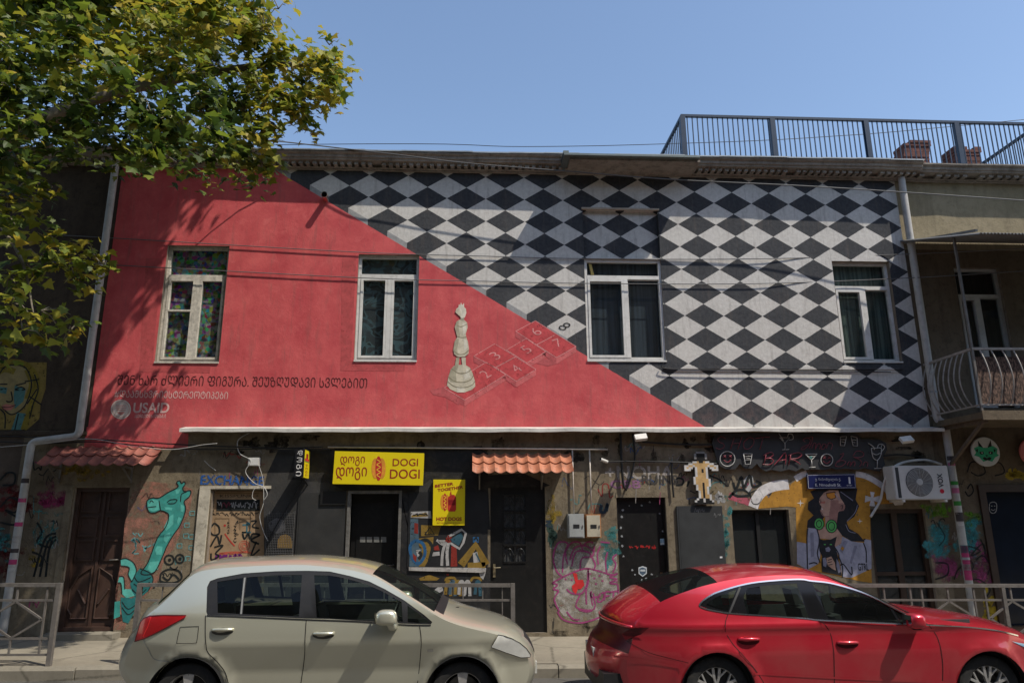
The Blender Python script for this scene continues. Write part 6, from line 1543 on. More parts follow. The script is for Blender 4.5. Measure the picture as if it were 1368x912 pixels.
def wheel(car, x, z, r, kind, wid=.2):
    for sd in (-1, 1):
        yo = car.Yc + sd*(car.half-.085); d = -sd      # d: towards the car's middle
        wt = MB(); prof = [(r*.66,.0),(r*.70,-.006),(r*.88,-.012),(r*.96,.0),(r,.03),(r,wid-.03),(r*.96,wid),(r*.66,wid)]
        wt.lathe([(a, o*d) for a, o in prof], (x, yo, z), 'y', 48)
        for k in range(48):                              # tread blocks
            a = 2*pi*k/48
            wt.bar((x+r*.998*cos(a), yo+d*.03, z+r*.998*sin(a)), (x+r*.998*cos(a), yo+d*(wid-.03), z+r*.998*sin(a)), .022, .008)
        w = obj('wheel', MB().lathe([(0, d*.05),(.055, d*.05),(.06, d*.16),(0,d*.16)], (x, yo, z), 'y', 20), M_BLKP, car.root, True, 40)
        fix_normals(w)
        o = obj('tyre', wt, M_TYRE, w, True, 40); fix_normals(o)
        rm = MB(); R_ = r*.67
        rm.lathe([(R_, d*.0),(R_*.97, d*.004),(R_*.93, d*.03),(R_*.92, d*wid*.8),(R_, d*wid*.8)], (x, yo, z), 'y', 48)
        if kind == 'five':
            for k in range(5):
                a = 2*pi*k/5+.31
                for e in (-1, 1):
                    a2 = a+e*.14
                    p0 = Vector((x+.05*cos(a), yo+d*.02, z+.05*sin(a))); p1 = Vector((x+R_*.96*cos(a2), yo+d*.014, z+R_*.96*sin(a2)))
                    rm.bar(p0, p1, .05, .03, up=(0,1,0))
        else:
            for k in range(5):
                a = 2*pi*k/5+.31
                for e in (-1, 1):
                    p0 = Vector((x+.045*cos(a), yo+d*.03, z+.045*sin(a))); pm = Vector((x+R_*.55*cos(a+e*.20), yo+d*.018, z+R_*.55*sin(a+e*.20))); p1 = Vector((x+R_*.97*cos(a+e*.16), yo+d*.010, z+R_*.97*sin(a+e*.16)))
                    rm.bar(p0, pm, .022, .03, up=(0,1,0)); rm.bar(pm, p1, .026, .03, up=(0,1,0))
                    p2 = Vector((x+R_*.97*cos(a+e*.50), yo+d*.012, z+R_*.97*sin(a+e*.50))); rm.bar(pm, p2, .016, .026, up=(0,1,0))
        rm.lathe([(0, d*.012),(.03, d*.012),(.062, d*.022),(.062, d*.06)], (x, yo, z), 'y', 24)
        o = obj('rim', rm, M_ALLOY, w, True, 30); fix_normals(o)
        br = MB(); br.lathe([(0, d*.09),(R_*.78, d*.09),(R_*.78, d*.105),(0,d*.105)], (x, yo, z), 'y', 36); o = obj('brake_disc', br, mat('brake_steel', (.12,.115,.11), .5, .3, 8, metal=.6), w); fix_normals(o)

def rim_sheet(car, edge, body, wind_m, glass_ranges, splits, names, NS=28):
    """skin across the car between the two side edges; edge: list of (x, z, bulge, corner, key)
    splits: t-index boundaries giving separate parts"""
    n = len(edge)
    nor = []
    for i in range(n):
        a, b_ = edge[max(i-1,0)], edge[min(i+1,n-1)]; t = Vector((b_[0]-a[0], b_[1]-a[1])); t = t.normalized() if t.length > 0 else Vector((1,0)); nor.append(Vector((-t.y, t.x)))
    for _ in range(6):
        nor = [((nor[max(i-1,0)]+nor[i]*2+nor[min(i+1,n-1)])).normalized() for i in range(n)]
    rows = []
    ss = [-1+2*j/NS for j in range(NS+1)]; ss = [math.copysign(abs(q)**.75, q) for q in ss]
    for i in range(n):
        x, z, b1, b2 = edge[i][:4]; w = car.w(x, z); row = []
        for q in ss:
            o = b1*(1-q*q) + b2*(1-abs(q)**9)
            row.append(Vector((x+nor[i].x*o, car.Yc+q*w, z+nor[i].y*o)))
        rows.append(row)
    # normals
    N_ = [[None]*(NS+1) for _ in range(n)]
    for i in range(n):
        for j in range(NS+1):
            du = rows[min(i+1,n-1)][j]-rows[max(i-1,0)][j]; dv = rows[i][min(j+1,NS)]-rows[i][max(j-1,0)]
            k = dv.cross(du); N_[i][j] = k.normalized() if k.length > 1e-9 else Vector((0,0,1))
    groups = {}
    for i in range(n-1):
        for j in range(NS):
            c = (ss[j]+ss[j+1])/2; key = 'body'
            for (a, e, lim, nm) in glass_ranges:
                if a <= i < e and abs(c) < lim: key = nm
            if key == 'body':
                for (a, e, nm, lim) in splits:
                    if a <= i < e and abs(c) < lim: key = nm
            groups.setdefault(key, []).append((i, j))
    for key, cells in groups.items():
        idx, vs, ns, fs = {}, [], [], []
        def g(i, j):
            if (i, j) not in idx: idx[(i,j)] = len(vs); vs.append(rows[i][j]); ns.append(N_[i][j])
            return idx[(i,j)]
        for i, j in cells: fs.append([g(i,j), g(i,j+1), g(i+1,j+1), g(i+1,j)])
        car.mesh(names[key][0], vs, fs, ns, names[key][1])
    return rows, N_

def build_car(root, Yn, half, wfun, edge_px, cut_edge, dlo, panes, wheels_, arch_r, ground, bodym, doors, extras, seats, kind):
    car = Car(root, Yn, wfun, half)
    edge = []
    for q in edge_px:
        x, z = (q[0], q[1]) if q[4] == 'w' else car.S(q[0], q[1])
        edge.append((x, z, q[2], q[3], q[5] if len(q) > 5 else ''))
    keys = {}
    out = []
    for i in range(len(edge)-1):
        if edge[i][4]: keys[edge[i][4]] = len(out)
        seg = resample([edge[i][:4], edge[i+1][:4]], .045); out += seg[:-1]
    if edge[-1][4]: keys[edge[-1][4]] = len(out)
    out.append(edge[-1][:4]); sm = smooth_open(out, 3); out = [(sm[i][0], sm[i][1], out[i][2], out[i][3]) for i in range(len(out))]
    # side outline: along the edge, then back along the sill with wheel arches
    low = []
    zb = lambda x: gz(x)+.20
    (xr, zr_), (xf, zf_) = wheels_
    def arc(xc, zc, rr): 
        a0 = math.asin(max(-1, min(1, (zb(xc)-zc)/rr)))
        return [(xc+rr*cos(a0+(pi-2*a0)*k/20), zc+rr*sin(a0+(pi-2*a0)*k/20)) for k in range(21)]
    af, ar = arc(xf, zf_, arch_r), arc(xr, zr_, arch_r)
    xe, xs_ = out[-1][0], out[0][0]
    low = [(xe-(xe-af[0][0])*.5, zb(xe))] + af + [(af[-1][0]+(ar[0][0]-af[-1][0])*k/8, zb(0)) for k in range(1, 8)] + ar + [(xs_+(ar[-1][0]-xs_)*.5, zb(xs_))]
    outer = [(q[0], q[1]) for q in out] + low
    holes = [dlo]
    drs = [car.SS(d) if isinstance(d[0], tuple) else d for d in doors]
    # body side minus doors, doors as separate panels
    dpol = []
    for d in drs: dpol.append(d)
    tris = triangulate(outer, holes, .065, extra=dpol+extras.get('cuts', []))
    buck = {'body': []}
    for t in tris:
        cx, cz = sum(q[0] for q in t)/3, sum(q[1] for q in t)/3; key = 'body'
        for i, d in enumerate(dpol):
            if in_poly(cx, cz, d): key = i
        buck.setdefault(key, []).append(t)
    for sd in (-1, 1): car.mesh('body_side', *car.sheet(buck['body'], 0, (sd,)), bodym)
    dobj = {}
    for i in range(len(dpol)):
        for sd in (-1, 1): dobj[(i, sd)] = car.mesh('door', *car.sheet(buck.get(i, []), 0, (sd,)), bodym)
    # black window surround and the panes
    tr = triangulate(dlo, panes, .07)
    for sd in (-1, 1): car.mesh('window_surround', *car.sheet(tr, -.004, (sd,)), M_GLOSSB if kind == 'red' else M_BLKP)
    for p in panes: car.patch('window_pane', p, M_CGLASS, -.008)
    # arch liners and wheels
    for xc, zc in wheels_:
        b = MB()
        for sd in (-1, 1):
            y0 = car.Yc+sd*(car.half-.012); y1 = car.Yc+sd*(car.half-.32); k = len(b.v); m_ = 24
            for j in range(m_+1):
                a = -.3+(pi+.6)*j/m_
                for yy in (y0, y1): b.v.append((xc+(arch_r+.002)*cos(a), yy, zc+(arch_r+.002)*sin(a)))
            for j in range(m_): b.f.append([k+2*j, k+2*j+1, k+2*j+3, k+2*j+2]); b.m.append(0)
            c_ = len(b.v); b.v.append((xc, y1, zc))
            for j in range(m_): b.f.append([c_, k+2*j+1, k+2*j+3]); b.m.append(0)
        obj('arch_liner', b, M_GAP, root)
        # rolled arch lip
        lip = [(xc+(arch_r+.012)*cos(a), zc+(arch_r+.012)*sin(a)) for a in [(-.05+(pi+.1)*k/24) for k in range(25)]]
        wheel(car, xc, zc, ground[1], 'five' if kind == 'silver' else 'twin')
    # floor and inside
    b = MB(); b.box(xs_+.25, xe-.35, car.Yc-half+.12, car.Yc+half-.12, gz(0)+.17, gz(0)+.30); obj('floor_pan', b, M_BLKP, root)
    return car, out, keys, dobj

def seat(car, x, y, zf, name='seat', head=True, w=.48):
    b = MB(); 
    pr = [(-.25,.0),(.25,.03),(.26,.13),(-.20,.12),(-.36,.62),(-.46,.60),(-.34,.05)]
    b.prism([(x+a, y-w/2, zf+c) for a, c in pr], (0, w, 0))
    if head: b.obox((x-.44,y,zf+.72), (.045,0,.01), (0,.13,0), (-.02,0,.09)); b.bar((x-.42,y,zf+.58),(x-.43,y,zf+.66), .02)
    o = obj(name, b, M_SEAT, car.root); fix_normals(o); return o

# ---------- silver hatchback
YS = -4.78
car_s = thing('parked_car', 'champagne silver hatchback parked nose right in front of the hot dog shop', 'car', (P(433,900,-4).x, YS+.85, gz(-1.4)))
A_ = zm(155,740,4.717); B_ = zm(440,740,4.717)
zcr = P(400,855,YS).z; zbl = P(400,824,YS).z
ws_ = [P(247.5,900,YS).x, P(618,895,YS).x]; WR = [(ws_[0], gz(ws_[0])+.315), (ws_[1], gz(ws_[1])+.315)]
XR, XF = P(172,880,YS).x, P(716,890,YS).x
def smoothmin(a, b_, k): 
    h = max(k-abs(a-b_), 0)/k; return min(a, b_)-h*h*k*.25
def w_silver(x, z):
    lo = .842 - .35*max(0,min(zcr-z,.27)) - .08*max(0,zcr-z-.27) + .05*max(0,z-zcr) - .10*max(0, .55-z)**1.5; up = .842 - .13*(z-zcr)
    h = smoothmin(lo, up, .022)
    if z > zbl: h -= .24*(z-zbl) + .26*(z-zbl)**2
    for xc, zc in WR:
        r = math.hypot(x-xc, z-zc); h += .026*exp(-((r-.385)/.055)**2)*(1 if z > zc else max(0, 1-(zc-z)/.15))
    t = max(0, (XR+.75-x)/.75); h -= .15*t*t
    t = max(0, (x-(XF-1.0))/1.0); h -= .20*t**2.2
    return max(h, .3)
E1 = lambda px, py, b1, b2, key='': (px, py, b1, b2, 'p', key)
edge_s = [(XR+.10, gz(XR)+.25, .06,.05,'w','rear0'), E1(167,898,.14,.06), E1(165.6,888,.15,.06), E1(168,875,.15,.05), E1(177,859,.15,.05,'bumper'), E1(183,850,.13,.04), E1(188,835,.12,.04), E1(194,822,.11,.04), E1(211,811,.09,.03,'glassb'), E1(232,791,.08,.03), E1(253,770,.07,.03,'glasst'), E1(259,765,.08,.02), E1(275,760.5,.07,.02), E1(300,758,.06,.022), E1(340,755.5,.052,.022), E1(380,754,.05,.022), E1(409,754,.05,.022), E1(440,757,.05,.022), E1(470,761,.05,.022), E1(497,767.8,.05,.02,'wst'), E1(515,778,.055,.02), E1(535,791,.06,.02), E1(567,811,.07,.018), E1(579,819.5,.075,.018,'wsb'), E1(596,829,.07,.02), E1(620,837,.065,.022), E1(645,842.5,.06,.025), E1(668,848,.06,.03), E1(686,855,.06,.03), E1(697,863,.055,.035,'bonnet'), E1(703,872,.06,.04), E1(706,881,.06,.045,'grille'), E1(708,893,.06,.045), E1(707,905,.06,.045), (XF-.12, gz(XF)+.30,.07,.045,'w'), (XF-.2, gz(XF)+.20,.06,.04,'w','front')]
tmp = Car(car_s, YS, w_silver, .845)
def SB(z_, pts): return tmp.SS(z_(pts))
dlo_s = SB(A_, [(569,362),(574,205),(592,168),(640,150),(800,120),(1000,106),(1200,103),(1344,107)]) + SB(B_, [(40,116),(130,136),(250,170),(350,219),(470,288),(600,383),(648,425),(640,441),(460,436),(0,406)]) + SB(A_, [(1200,404),(800,388),(576,381)])
pan_s = [SB(A_, [(637,172),(800,147),(778,374),(640,367)]), SB(A_, [(824,144),(1000,131),(1172,128),(1152,390),(990,384),(797,375)]), SB(A_, [(1248,130),(1344,132)])+SB(B_, [(60,142),(130,158),(235,188),(330,230),(455,298),(462,424),(200,412),(-15,402)])+SB(A_, [(1264,398)]), SB(B_, [(492,320),(610,408),(634,430),(560,432),(494,427)])]
d_rear = SB(A_, [(563,380),(566,290),(566,178),(590,158)])  # placeholder start
def door_poly(*segs):
    o = []
    for z_, pts in segs: o += SB(z_, pts)
    return o
dr_r = door_poly((A_, [(565,384),(563,480),(566,560),(578,615),(640,680),(690,750),(712,835),(1160,850),(1176,740),(1190,600),(1199,412)]))
dr_f = door_poly((A_, [(1203,413),(1195,600),(1181,740),(1165,850)]), (B_, [(548,850),(556,811),(572,660),(579,540),(568,446),(460,441),(0,411)]))
M_SIL = paint_mat('champagne_silver_paint', (.66,.645,.505), .62, .27, .18)
car, out_s, key_s, do_s = build_car(car_s, YS, .845, w_silver, edge_s, None, dlo_s, pan_s, WR, .362, (0,.315), M_SIL, [dr_r, dr_f], {}, None, 'silver')
k = key_s
M_SILR = M_SIL
rim_sheet(car, out_s, M_SIL, M_WSCREEN, [(k['glassb'], k['glasst'], .97, 'backlight'), (k['wst'], k['wsb'], .965, 'windscreen')],
          [(0, k['bumper'], 'bumper', 2), (k['bumper'], k['glassb'], 'tailgate', 2), (k['wsb']+2, k['bonnet'], 'bonnet', 2), (k['bonnet'], k['grille'], 'grille', .5), (k['grille'], 999, 'front', 2), (k['wsb'], k['wsb']+2, 'cowl', .9)],
          {'body': ('roof', M_SIL), 'backlight': ('rear_window', M_WSCREEN), 'windscreen': ('windscreen', M_WSCREEN), 'bumper': ('rear_bumper', M_SIL), 'tailgate': ('tailgate', M_SIL), 'bonnet': ('bonnet', M_SIL), 'grille': ('grille', M_BLKP), 'front': ('front_bumper', M_SIL), 'cowl': ('cowl', M_BLKP)})
def seam(car, pts, w=.007, m=None, parent=None, sides=(-1,1), smooth=True): return car.line('seam', pts, w, m or M_GAP, .0025, parent, sides, smooth)
seam(car, dr_r[:7], .008); seam(car, dr_r[7:]); seam(car, dr_f[4:9])
car.line('window_divider', SB(A_, [(812,146),(788,376)]), .016, mat('grey_divider', (.20,.20,.19), .4, .1, 4), .0, None, (-1,1), False)
seam(car, SB(A_, [(172,530),(205,598),(245,660),(345,672)]), .006, mat('bright_seam', (.42,.41,.36), .4, .1, 3)); seam(car, SB(A_, [(405,458),(508,454),(520,462),(510,545),(495,558),(395,560),(384,552),(405,458)]), .005)
car.line('belt_seal', SB(A_, [(572,386),(800,394),(1200,411),(1344,416)])+SB(B_, [(200,424),(460,443),(640,447)]), .012, M_BLKP, .004)
# lamps
tl_ = SB(A_, [(122,548),(140,490),(160,425),(180,402),(215,388),(300,384),(445,385),(438,398),(330,455),(240,502),(180,530)])
o = car.patch('tail_lamp', tl_, M_REDL, .010); car.lines('lamp_edge', tl_+[tl_[0]], .007, M_DKRED, .011, o); car.lines('lamp_rib', SB(A_, [(175,520),(205,455),(225,395)]), .01, mat('bright_red_lens', (.6,.03,.03), .1, .1, 3), .0115, o)
hl = SB(B_, [(1062,506),(1100,512),(1150,528),(1200,555),(1240,590),(1266,628),(1262,645),(1205,648),(1120,620),(1018,582)])
o = car.patch('headlight', hl, M_LAMPG, .008); car.lines('lamp_edge', hl+[hl[0]], .006, M_GAP, .009, o)
car.patch('side_marker', SB(B_, [(616,597),(654,594),(656,611),(618,614)]), mat('pale_marker_lens', (.50,.46,.38), .15, .1, 4), .006)
# handles
def handle(car, c, w, h, m, par, cup=True, kind=0):
    q = car.S(*c)
    for sd in (-1, 1):
        pr_o = par[sd]
        if cup:
            el = [(q[0]+w*.52*cos(a)-.0, q[1]-h*.18+h*.62*sin(a)) for a in [2*pi*i/20 for i in range(20)]]
            car.patch('handle_recess', el, mat('shaded_recess', (.085,.08,.065) if kind == 0 else (.10,.006,.010), .35, .1, 3), .002, pr_o, (sd,), .05)
        b = MB(); pts = []
        for i in range(9):
            t = i/8; v, n = car.pt(q[0]-w/2+w*t, q[1]+h*.10, sd, .004+.030*sin(pi*t)**.6); pts.append(v)
        b.tube(pts, [h*.30*(.75+.25*sin(pi*i/8)) for i in range(9)], 10); obj('handle', b, m, pr_o, True)
handle(car, A_([(672,478)])[0], .20, .055, M_SIL, {s: do_s[(0,s)] for s in (-1,1)}); handle(car, A_([(1308,502)])[0], .20, .055, M_SIL, {s: do_s[(1,s)] for s in (-1,1)})
def mirror(car, c, size, m, par, base):
    q = car.S(*c)
    for sd in (-1, 1):
        v, n = car.pt(q[0], q[1], sd, 0.0); o_ = Vector((0, sd*.115, 0)); cc = v+o_
        b = MB(); L, H_, D = size
        k0 = len(b.v); ru, rv = 14, 10
        for j in range(rv+1):
            ph = -pi/2+pi*j/rv
            for i in range(ru):
                th = 2*pi*i/ru; cx_, cy_, cz_ = cos(ph)*cos(th), cos(ph)*sin(th), sin(ph)
                f = lambda u, e: math.copysign(abs(u)**e, u)
                b.v.append(tuple(cc+Vector((f(cx_,.6)*L*(1-.12*f(cz_,1)), f(cy_,.7)*D, f(cz_,.62)*H_))))
        for j in range(rv):
            for i in range(ru): b.f.append([k0+j*ru+i, k0+j*ru+(i+1)%ru, k0+(j+1)*ru+(i+1)%ru, k0+(j+1)*ru+i]); b.m.append(0)
        mo = obj('wing_mirror', b, m, car.root, True)
        st = MB(); v2, _ = car.pt(q[0]+base[0], q[1]+base[1], sd, -.01); st.tube([v2, v2+Vector((0,sd*.08,.0)), cc+Vector((base[0]*.7,0,-H_*.6))], [.055,.045,.04], 10); obj('mirror_foot', st, m if base[2] else M_BLKP, mo, True)
        g = MB(); g.add([tuple(cc+Vector((-L*.98, dy*D*.8, dz*H_*.75))) for dy, dz in ((-1,-1),(1,-1),(1,1),(-1,1))], [(0,1,2,3)]); obj('mirror_glass', g, M_CHROME, mo)
mirror(car, (518,822), (.105,.072,.085), M_SIL, None, (.055,-.085,1))
# wipers and aerial, dash and seats
b = MB(); c0 = P(597,818,YS+.45); b.tube([(c0.x+.02,c0.y,c0.z-.03),(c0.x+.02,c0.y+.5,c0.z+.04)], .012, 6); b.tube([(c0.x+.05,c0.y+.2,c0.z+.0),(c0.x-.10,c0.y+.55,c0.z+.12)], .010, 6); b.bar((c0.x+.02,c0.y,c0.z+.02),(c0.x+.10,c0.y+.22,c0.z+.02), .05,.03); obj('wiper', b, M_BLKP, car_s)
zf = gz(-1.4)+.42
fx_, rx_ = P(470,840,YS+.85).x, P(325,840,YS+.85).x
for y in (-.36, .36): seat(car, fx_-.05, car.Yc+y, zf)
seat(car, rx_+.02, car.Yc, zf+.02, 'rear_seat', False, 1.3)
for y in (-.4, .4): b = MB(); b.obox((rx_-.43,car.Yc+y,zf+.72), (.04,0,.01), (0,.13,0), (-.01,0,.075)); obj('headrest', b, M_SEAT, car_s)
dx = P(548,830,YS+.85).x; b = MB(); b.prism([(dx-.12,car.Yc-.7,zf+.15),(dx+.55,car.Yc-.7,zf+.15),(dx+.55,car.Yc-.7,zf+.42),(dx+.10,car.Yc-.7,zf+.50),(dx-.10,car.Yc-.7,zf+.46),(dx-.16,car.Yc-.7,zf+.35)], (0,1.4,0)); o = obj('dashboard', b, M_BLKP, car_s); fix_normals(o)
def steering(car, x, y, z):
    b = MB(); b.tube([(x+.10*cos(a)*.5, y+.185*sin(a), z+.17*cos(a)) for a in [2*pi*i/24 for i in range(25)]], .014, 8); b.bar((x+.04,y,z),(x+.3,y,z-.12), .06); b.bar((x,y-.17,z),(x,y+.17,z), .03); obj('steering_wheel', b, M_BLKP, car.root)
steering(car, dx-.22, car.Yc+.36, zf+.46)
b = MB(); b.box(rx_-.75, rx_-.45, car.Yc-.6, car.Yc+.6, zf-.05, zf+.30); obj('boot_shelf', b, M_BLKP, car_s)
# interior side lining so the doors are not see-through shells
def lining(car, x0, x1, z0, z1):
    b = MB()
    for sd in (-1, 1): b.box(x0, x1, car.Yc+sd*(car.half-.16)-.01, car.Yc+sd*(car.half-.16)+.01, z0, z1)
    obj('door_lining', b, M_SEAT, car.root)
lining(car, XR+.5, dx+.3, gz(0)+.3, zbl-.05)
q = P(709,862,YS+.4); b = MB(); o = None
# number plate, front emblem
b = MB(); zq_ = gz(0)+.46; oq = min((o_ for o_ in out_s if o_[0] > XF-.5), key=lambda o_: abs(o_[1]-zq_)); q = (oq[0]+oq[2]+oq[3]-.012, car.Yc, zq_); b.box(q[0]-.01, q[0]+.012, q[1]-.26, q[1]+.26, q[2]-.055, q[2]+.055); obj('number_plate', b, mat('grey_white_plate', (.40,.40,.38), .4, .1, 4), car_s)

# ---------- red saloon
YR = -4.62
car_r = thing('parked_car', 'glossy red fastback saloon parked nose right in front of the bar', 'car', (P(1140,900,-4).x, YR+.93, gz(4)))
C_ = zm(780,740,4.717); D_ = zm(1070,740,4.59)
wr_ = [P(960,890,YR).x, P(1325,886,YR).x]; WRR = [(wr_[0], gz(wr_[0])+.305), (wr_[1], gz(wr_[1])+.305)]
zc1 = P(1000,838,YR).z; zb1 = P(1100,824,YR).z; zlo1 = P(1000,901,YR).z
XR2, XF2 = P(836,880,YR).x, wr_[1]+.80
def w_red(x, z):
    if z >= zc1: h = .915 - .42*(z-zc1)
    else:
        d = zc1-z; h = .915 - .034*(1-exp(-d/.025)) + .030*min(1, d/.25)**1.3 - .10*max(0, d-.22)
        h = smoothmin(h, .93-.28*max(0, zlo1+.0-z)-.0, .02) if z < zlo1+.05 else h
    if z > zb1: h = .915 - .42*(zb1-zc1) - .30*(z-zb1) - .30*(z-zb1)**2
    for xc, zc in WRR:
        r = math.hypot(x-xc, z-zc); h += .022*exp(-((r-.40)/.06)**2)*(1 if z > zc else max(0, 1-(zc-z)/.15))
    t = max(0, (XR2+.9-x)/.9); h -= .20*t*t
    t = max(0, (x-(XF2-1.0))/1.0); h -= .24*t**2.2
    return max(h, .3)
edge_r = [(XR2+.12, gz(XR2)+.25,.10,.06,'w','rear0'), E1(838,905,.24,.06), E1(836,890,.25,.06), E1(839,872,.22,.05,'bumper'), E1(845,858,.17,.04), E1(846,846,.16,.03), E1(843,838.5,.17,.025,'lip'), E1(852,828,.13,.02), E1(866,815,.10,.02), E1(882,803,.09,.018,'glassb'), E1(905,793.5,.085,.018), E1(932,784,.08,.018), E1(958,777.5,.075,.018,'glasst'), E1(975,774,.07,.018), E1(1000,770.5,.065,.02), E1(1034,768,.06,.02), E1(1070,768,.06,.02), E1(1092,770,.06,.02), E1(1115,776,.06,.02,'wst'), E1(1142,787,.065,.018), E1(1170,799.5,.07,.018), E1(1200,813.5,.08,.018), E1(1222,825,.085,.018,'wsb'), E1(1238,831.5,.08,.018), E1(1262,834,.085,.02), E1(1288,836.5,.085,.02), E1(1312,839,.08,.025), E1(1335,843,.08,.03), E1(1354,848,.09,.035), E1(1370,855,.11,.04,'bonnet'), E1(1384,864,.14,.05), E1(1394,876,.17,.05,'grille'), E1(1399,890,.18,.05), E1(1397,904,.18,.05), (XF2-.02, gz(XF2)+.28,.18,.05,'w'), (XF2-.15, gz(XF2)+.20,.12,.05,'w','front')]
tmp = Car(car_r, YR, w_red, .93)
dlo_r = SB(C_, [(727,322),(745,296),(790,265),(850,238),(985,199),(1100,178),(1250,165),(1368,162)]) + SB(D_, [(60,167),(180,181),(330,222),(450,271),(600,350),(700,398),(772,427),(600,422),(350,412),(120,400)]) + SB(C_, [(1368,398),(1100,380),(910,366),(800,350)])
pan_r = [SB(C_, [(768,318),(800,290),(850,262),(960,222),(908,358),(845,345)]), SB(C_, [(1010,300),(1008,260),(1032,214),(1150,196),(1340,182)])+SB(D_, [(52,392)])+SB(C_, [(1200,385),(1032,373)]), SB(D_, [(72,178),(180,190),(300,222),(430,270),(542,326),(598,416),(350,405),(170,394)]), SB(D_, [(562,330),(640,376),(730,421),(612,416)])]
rd_r = door_poly((C_, [(908,378),(892,430),(890,480),(915,530),(960,590),(1050,690),(1110,770),(1150,840)]), (D_, [(205,840),(204,700),(199,580),(178,480),(124,410)]))
rd_f = door_poly((D_, [(128,410),(182,480),(203,580),(208,700),(209,840),(865,840),(870,700),(862,610),(832,500),(786,432),(600,428),(350,420)]))
M_RED = paint_mat('deep_red_metallic_paint', (.53,.010,.030), .45, .28, .22)
car, out_r, key_r, do_r = build_car(car_r, YR, .93, w_red, edge_r, None, dlo_r, pan_r, WRR, .375, (0,.335), M_RED, [rd_r, rd_f], {}, None, 'red')
k = key_r
rim_sheet(car, out_r, M_RED, M_WSCREEN, [(k['glassb'], k['glasst'], .975, 'backlight'), (k['wst'], k['wsb'], .95, 'windscreen')],
          [(0, k['bumper'], 'bumper', 2), (k['bumper'], k['lip'], 'tail', 2), (k['lip'], k['glassb'], 'boot', 2), (k['wsb']+2, k['bonnet'], 'bonnet', 2), (k['bonnet'], k['grille'], 'grille', .6), (k['grille'], 999, 'front', 2), (k['wsb'], k['wsb']+2, 'cowl', .9)],
          {'body': ('roof', M_RED), 'backlight': ('rear_window', M_WSCREEN), 'windscreen': ('windscreen', M_WSCREEN), 'bumper': ('rear_bumper', M_RED), 'tail': ('tail_lamp_bar', M_DKRED), 'boot': ('boot_lid', M_RED), 'bonnet': ('bonnet', M_RED), 'grille': ('grille', M_GLOSSB), 'front': ('front_bumper', M_RED), 'cowl': ('cowl', M_GLOSSB)})
seam(car, rd_r[:8], .007); seam(car, rd_r[8:]); seam(car, rd_f[5:10])
ch = SB(C_, [(910,372),(800,352),(755,340),(728,324),(745,297),(790,264),(850,236),(985,196),(1100,175),(1250,162),(1368,158)])+SB(D_, [(60,163),(180,177),(330,218),(450,266),(600,345),(700,393),(776,430)])
car.line('chrome_window_trim', ch, .014, M_CHROME, .005)
car.line('chrome_belt_trim', SB(C_, [(760,343),(910,370),(1100,384),(1368,402)])+SB(D_, [(120,404),(350,416),(600,427),(776,432),(1000,442),(1200,466),(1330,498)]), .013, M_CHROME, .005)
car.line('pillar_trim', SB(C_, [(985,206),(950,290),(918,368)]), .02, M_BLKP, .0, None, (-1,1), False)
tlp = SB(C_, [(172,372),(230,385),(330,425),(412,460),(360,500),(285,525),(262,535),(285,470),(230,430)])
o = car.patch('tail_lamp', SB(C_, [(296,462),(414,460),(360,503),(262,540),(240,500)]), M_DKRED, .008)
car.line('lower_crease', SB(C_, [(190,640),(400,670),(620,716)]), .022, M_RED, .004); car.line('sill_crease', SB(C_, [(1075,752),(1368,766)])+SB(D_, [(400,765),(880,782)]), .02, M_RED, .004)
seam(car, SB(C_, [(262,540),(330,580),(430,625),(660,684)]), .005)
car.patch('headlight', SB(D_, [(1288,532),(1368,548),(1400,575),(1368,568)]), mat('blue_tinted_lamp_lens', (.20,.33,.45), .1, .1, 4, coat=1.0), .008)
handle(car, C_([(1038,538)])[0], .22, .06, M_RED, {s: do_r[(0,s)] for s in (-1,1)}, True, 1); handle(car, D_([(285,545)])[0], .22, .06, M_RED, {s: do_r[(1,s)] for s in (-1,1)}, True, 1)
mirror(car, D_([(658,396)])[0], (.085,.075,.10), M_RED, None, (.05,-.06,0))
# fin aerial
q = P(944,765,YR+.93); b = MB(); zq = P(944,764,YR+.93).z
b.add([(q.x-.10,q.y-.035,zq-.035),(q.x-.10,q.y+.035,zq-.035),(q.x+.09,q.y+.03,zq-.012),(q.x+.09,q.y-.03,zq-.012),(q.x-.09,q.y-.006,zq+.045),(q.x-.09,q.y+.006,zq+.045)], [(0,1,5,4),(1,2,5),(2,3,4,5),(3,0,4),(0,3,2,1)]); obj('aerial', b, M_GLOSSB, car_r)
# rear: plate, emblem, black lower valance, boot spoiler lip
xl = min(q_[0]-q_[2] for q_ in out_r); zl = gz(2)
b = MB(); b.box(xl-.02, xl+.05, car.Yc-.27, car.Yc+.27, zl+.52, zl+.63); obj('number_plate', b, mat('grey_white_plate', (.40,.40,.38), .4, .1, 4), car_r)
b = MB(); lz = out_r[k['lip']]; lx = lz[0]-lz[2]-.03
b.tube([(lx+.012,car.Yc+.06*cos(a),lz[1]-.07+.032*sin(a)) for a in [2*pi*i/18 for i in range(19)]], .006, 6); b.tube([(lx+.012,car.Yc-.02,lz[1]-.09),(lx+.012,car.Yc-.005,lz[1]-.07),(lx+.012,car.Yc+.02,lz[1]-.05)], .006, 6); obj('emblem', b, M_CHROME, car_r)
b = MB(); 
pts = [];
for j in range(17):
    s_ = -1+2*j/16; w0 = car.w(lz[0], lz[1]); o_ = lz[2]*(1-s_*s_)+lz[3]*(1-abs(s_)**9); pts.append((lz[0]-o_*.95-.012, car.Yc+s_*w0*.985, lz[1]+.012+o_*.10))
b.tube(pts, .018, 8); obj('boot_lip', b, M_RED, car_r, True)
b = MB(); b.box(xl+.02, xl+.3, car.Yc-.66, car.Yc+.66, zl+.20, zl+.44); obj('rear_valance', b, M_BLKP, car_r)
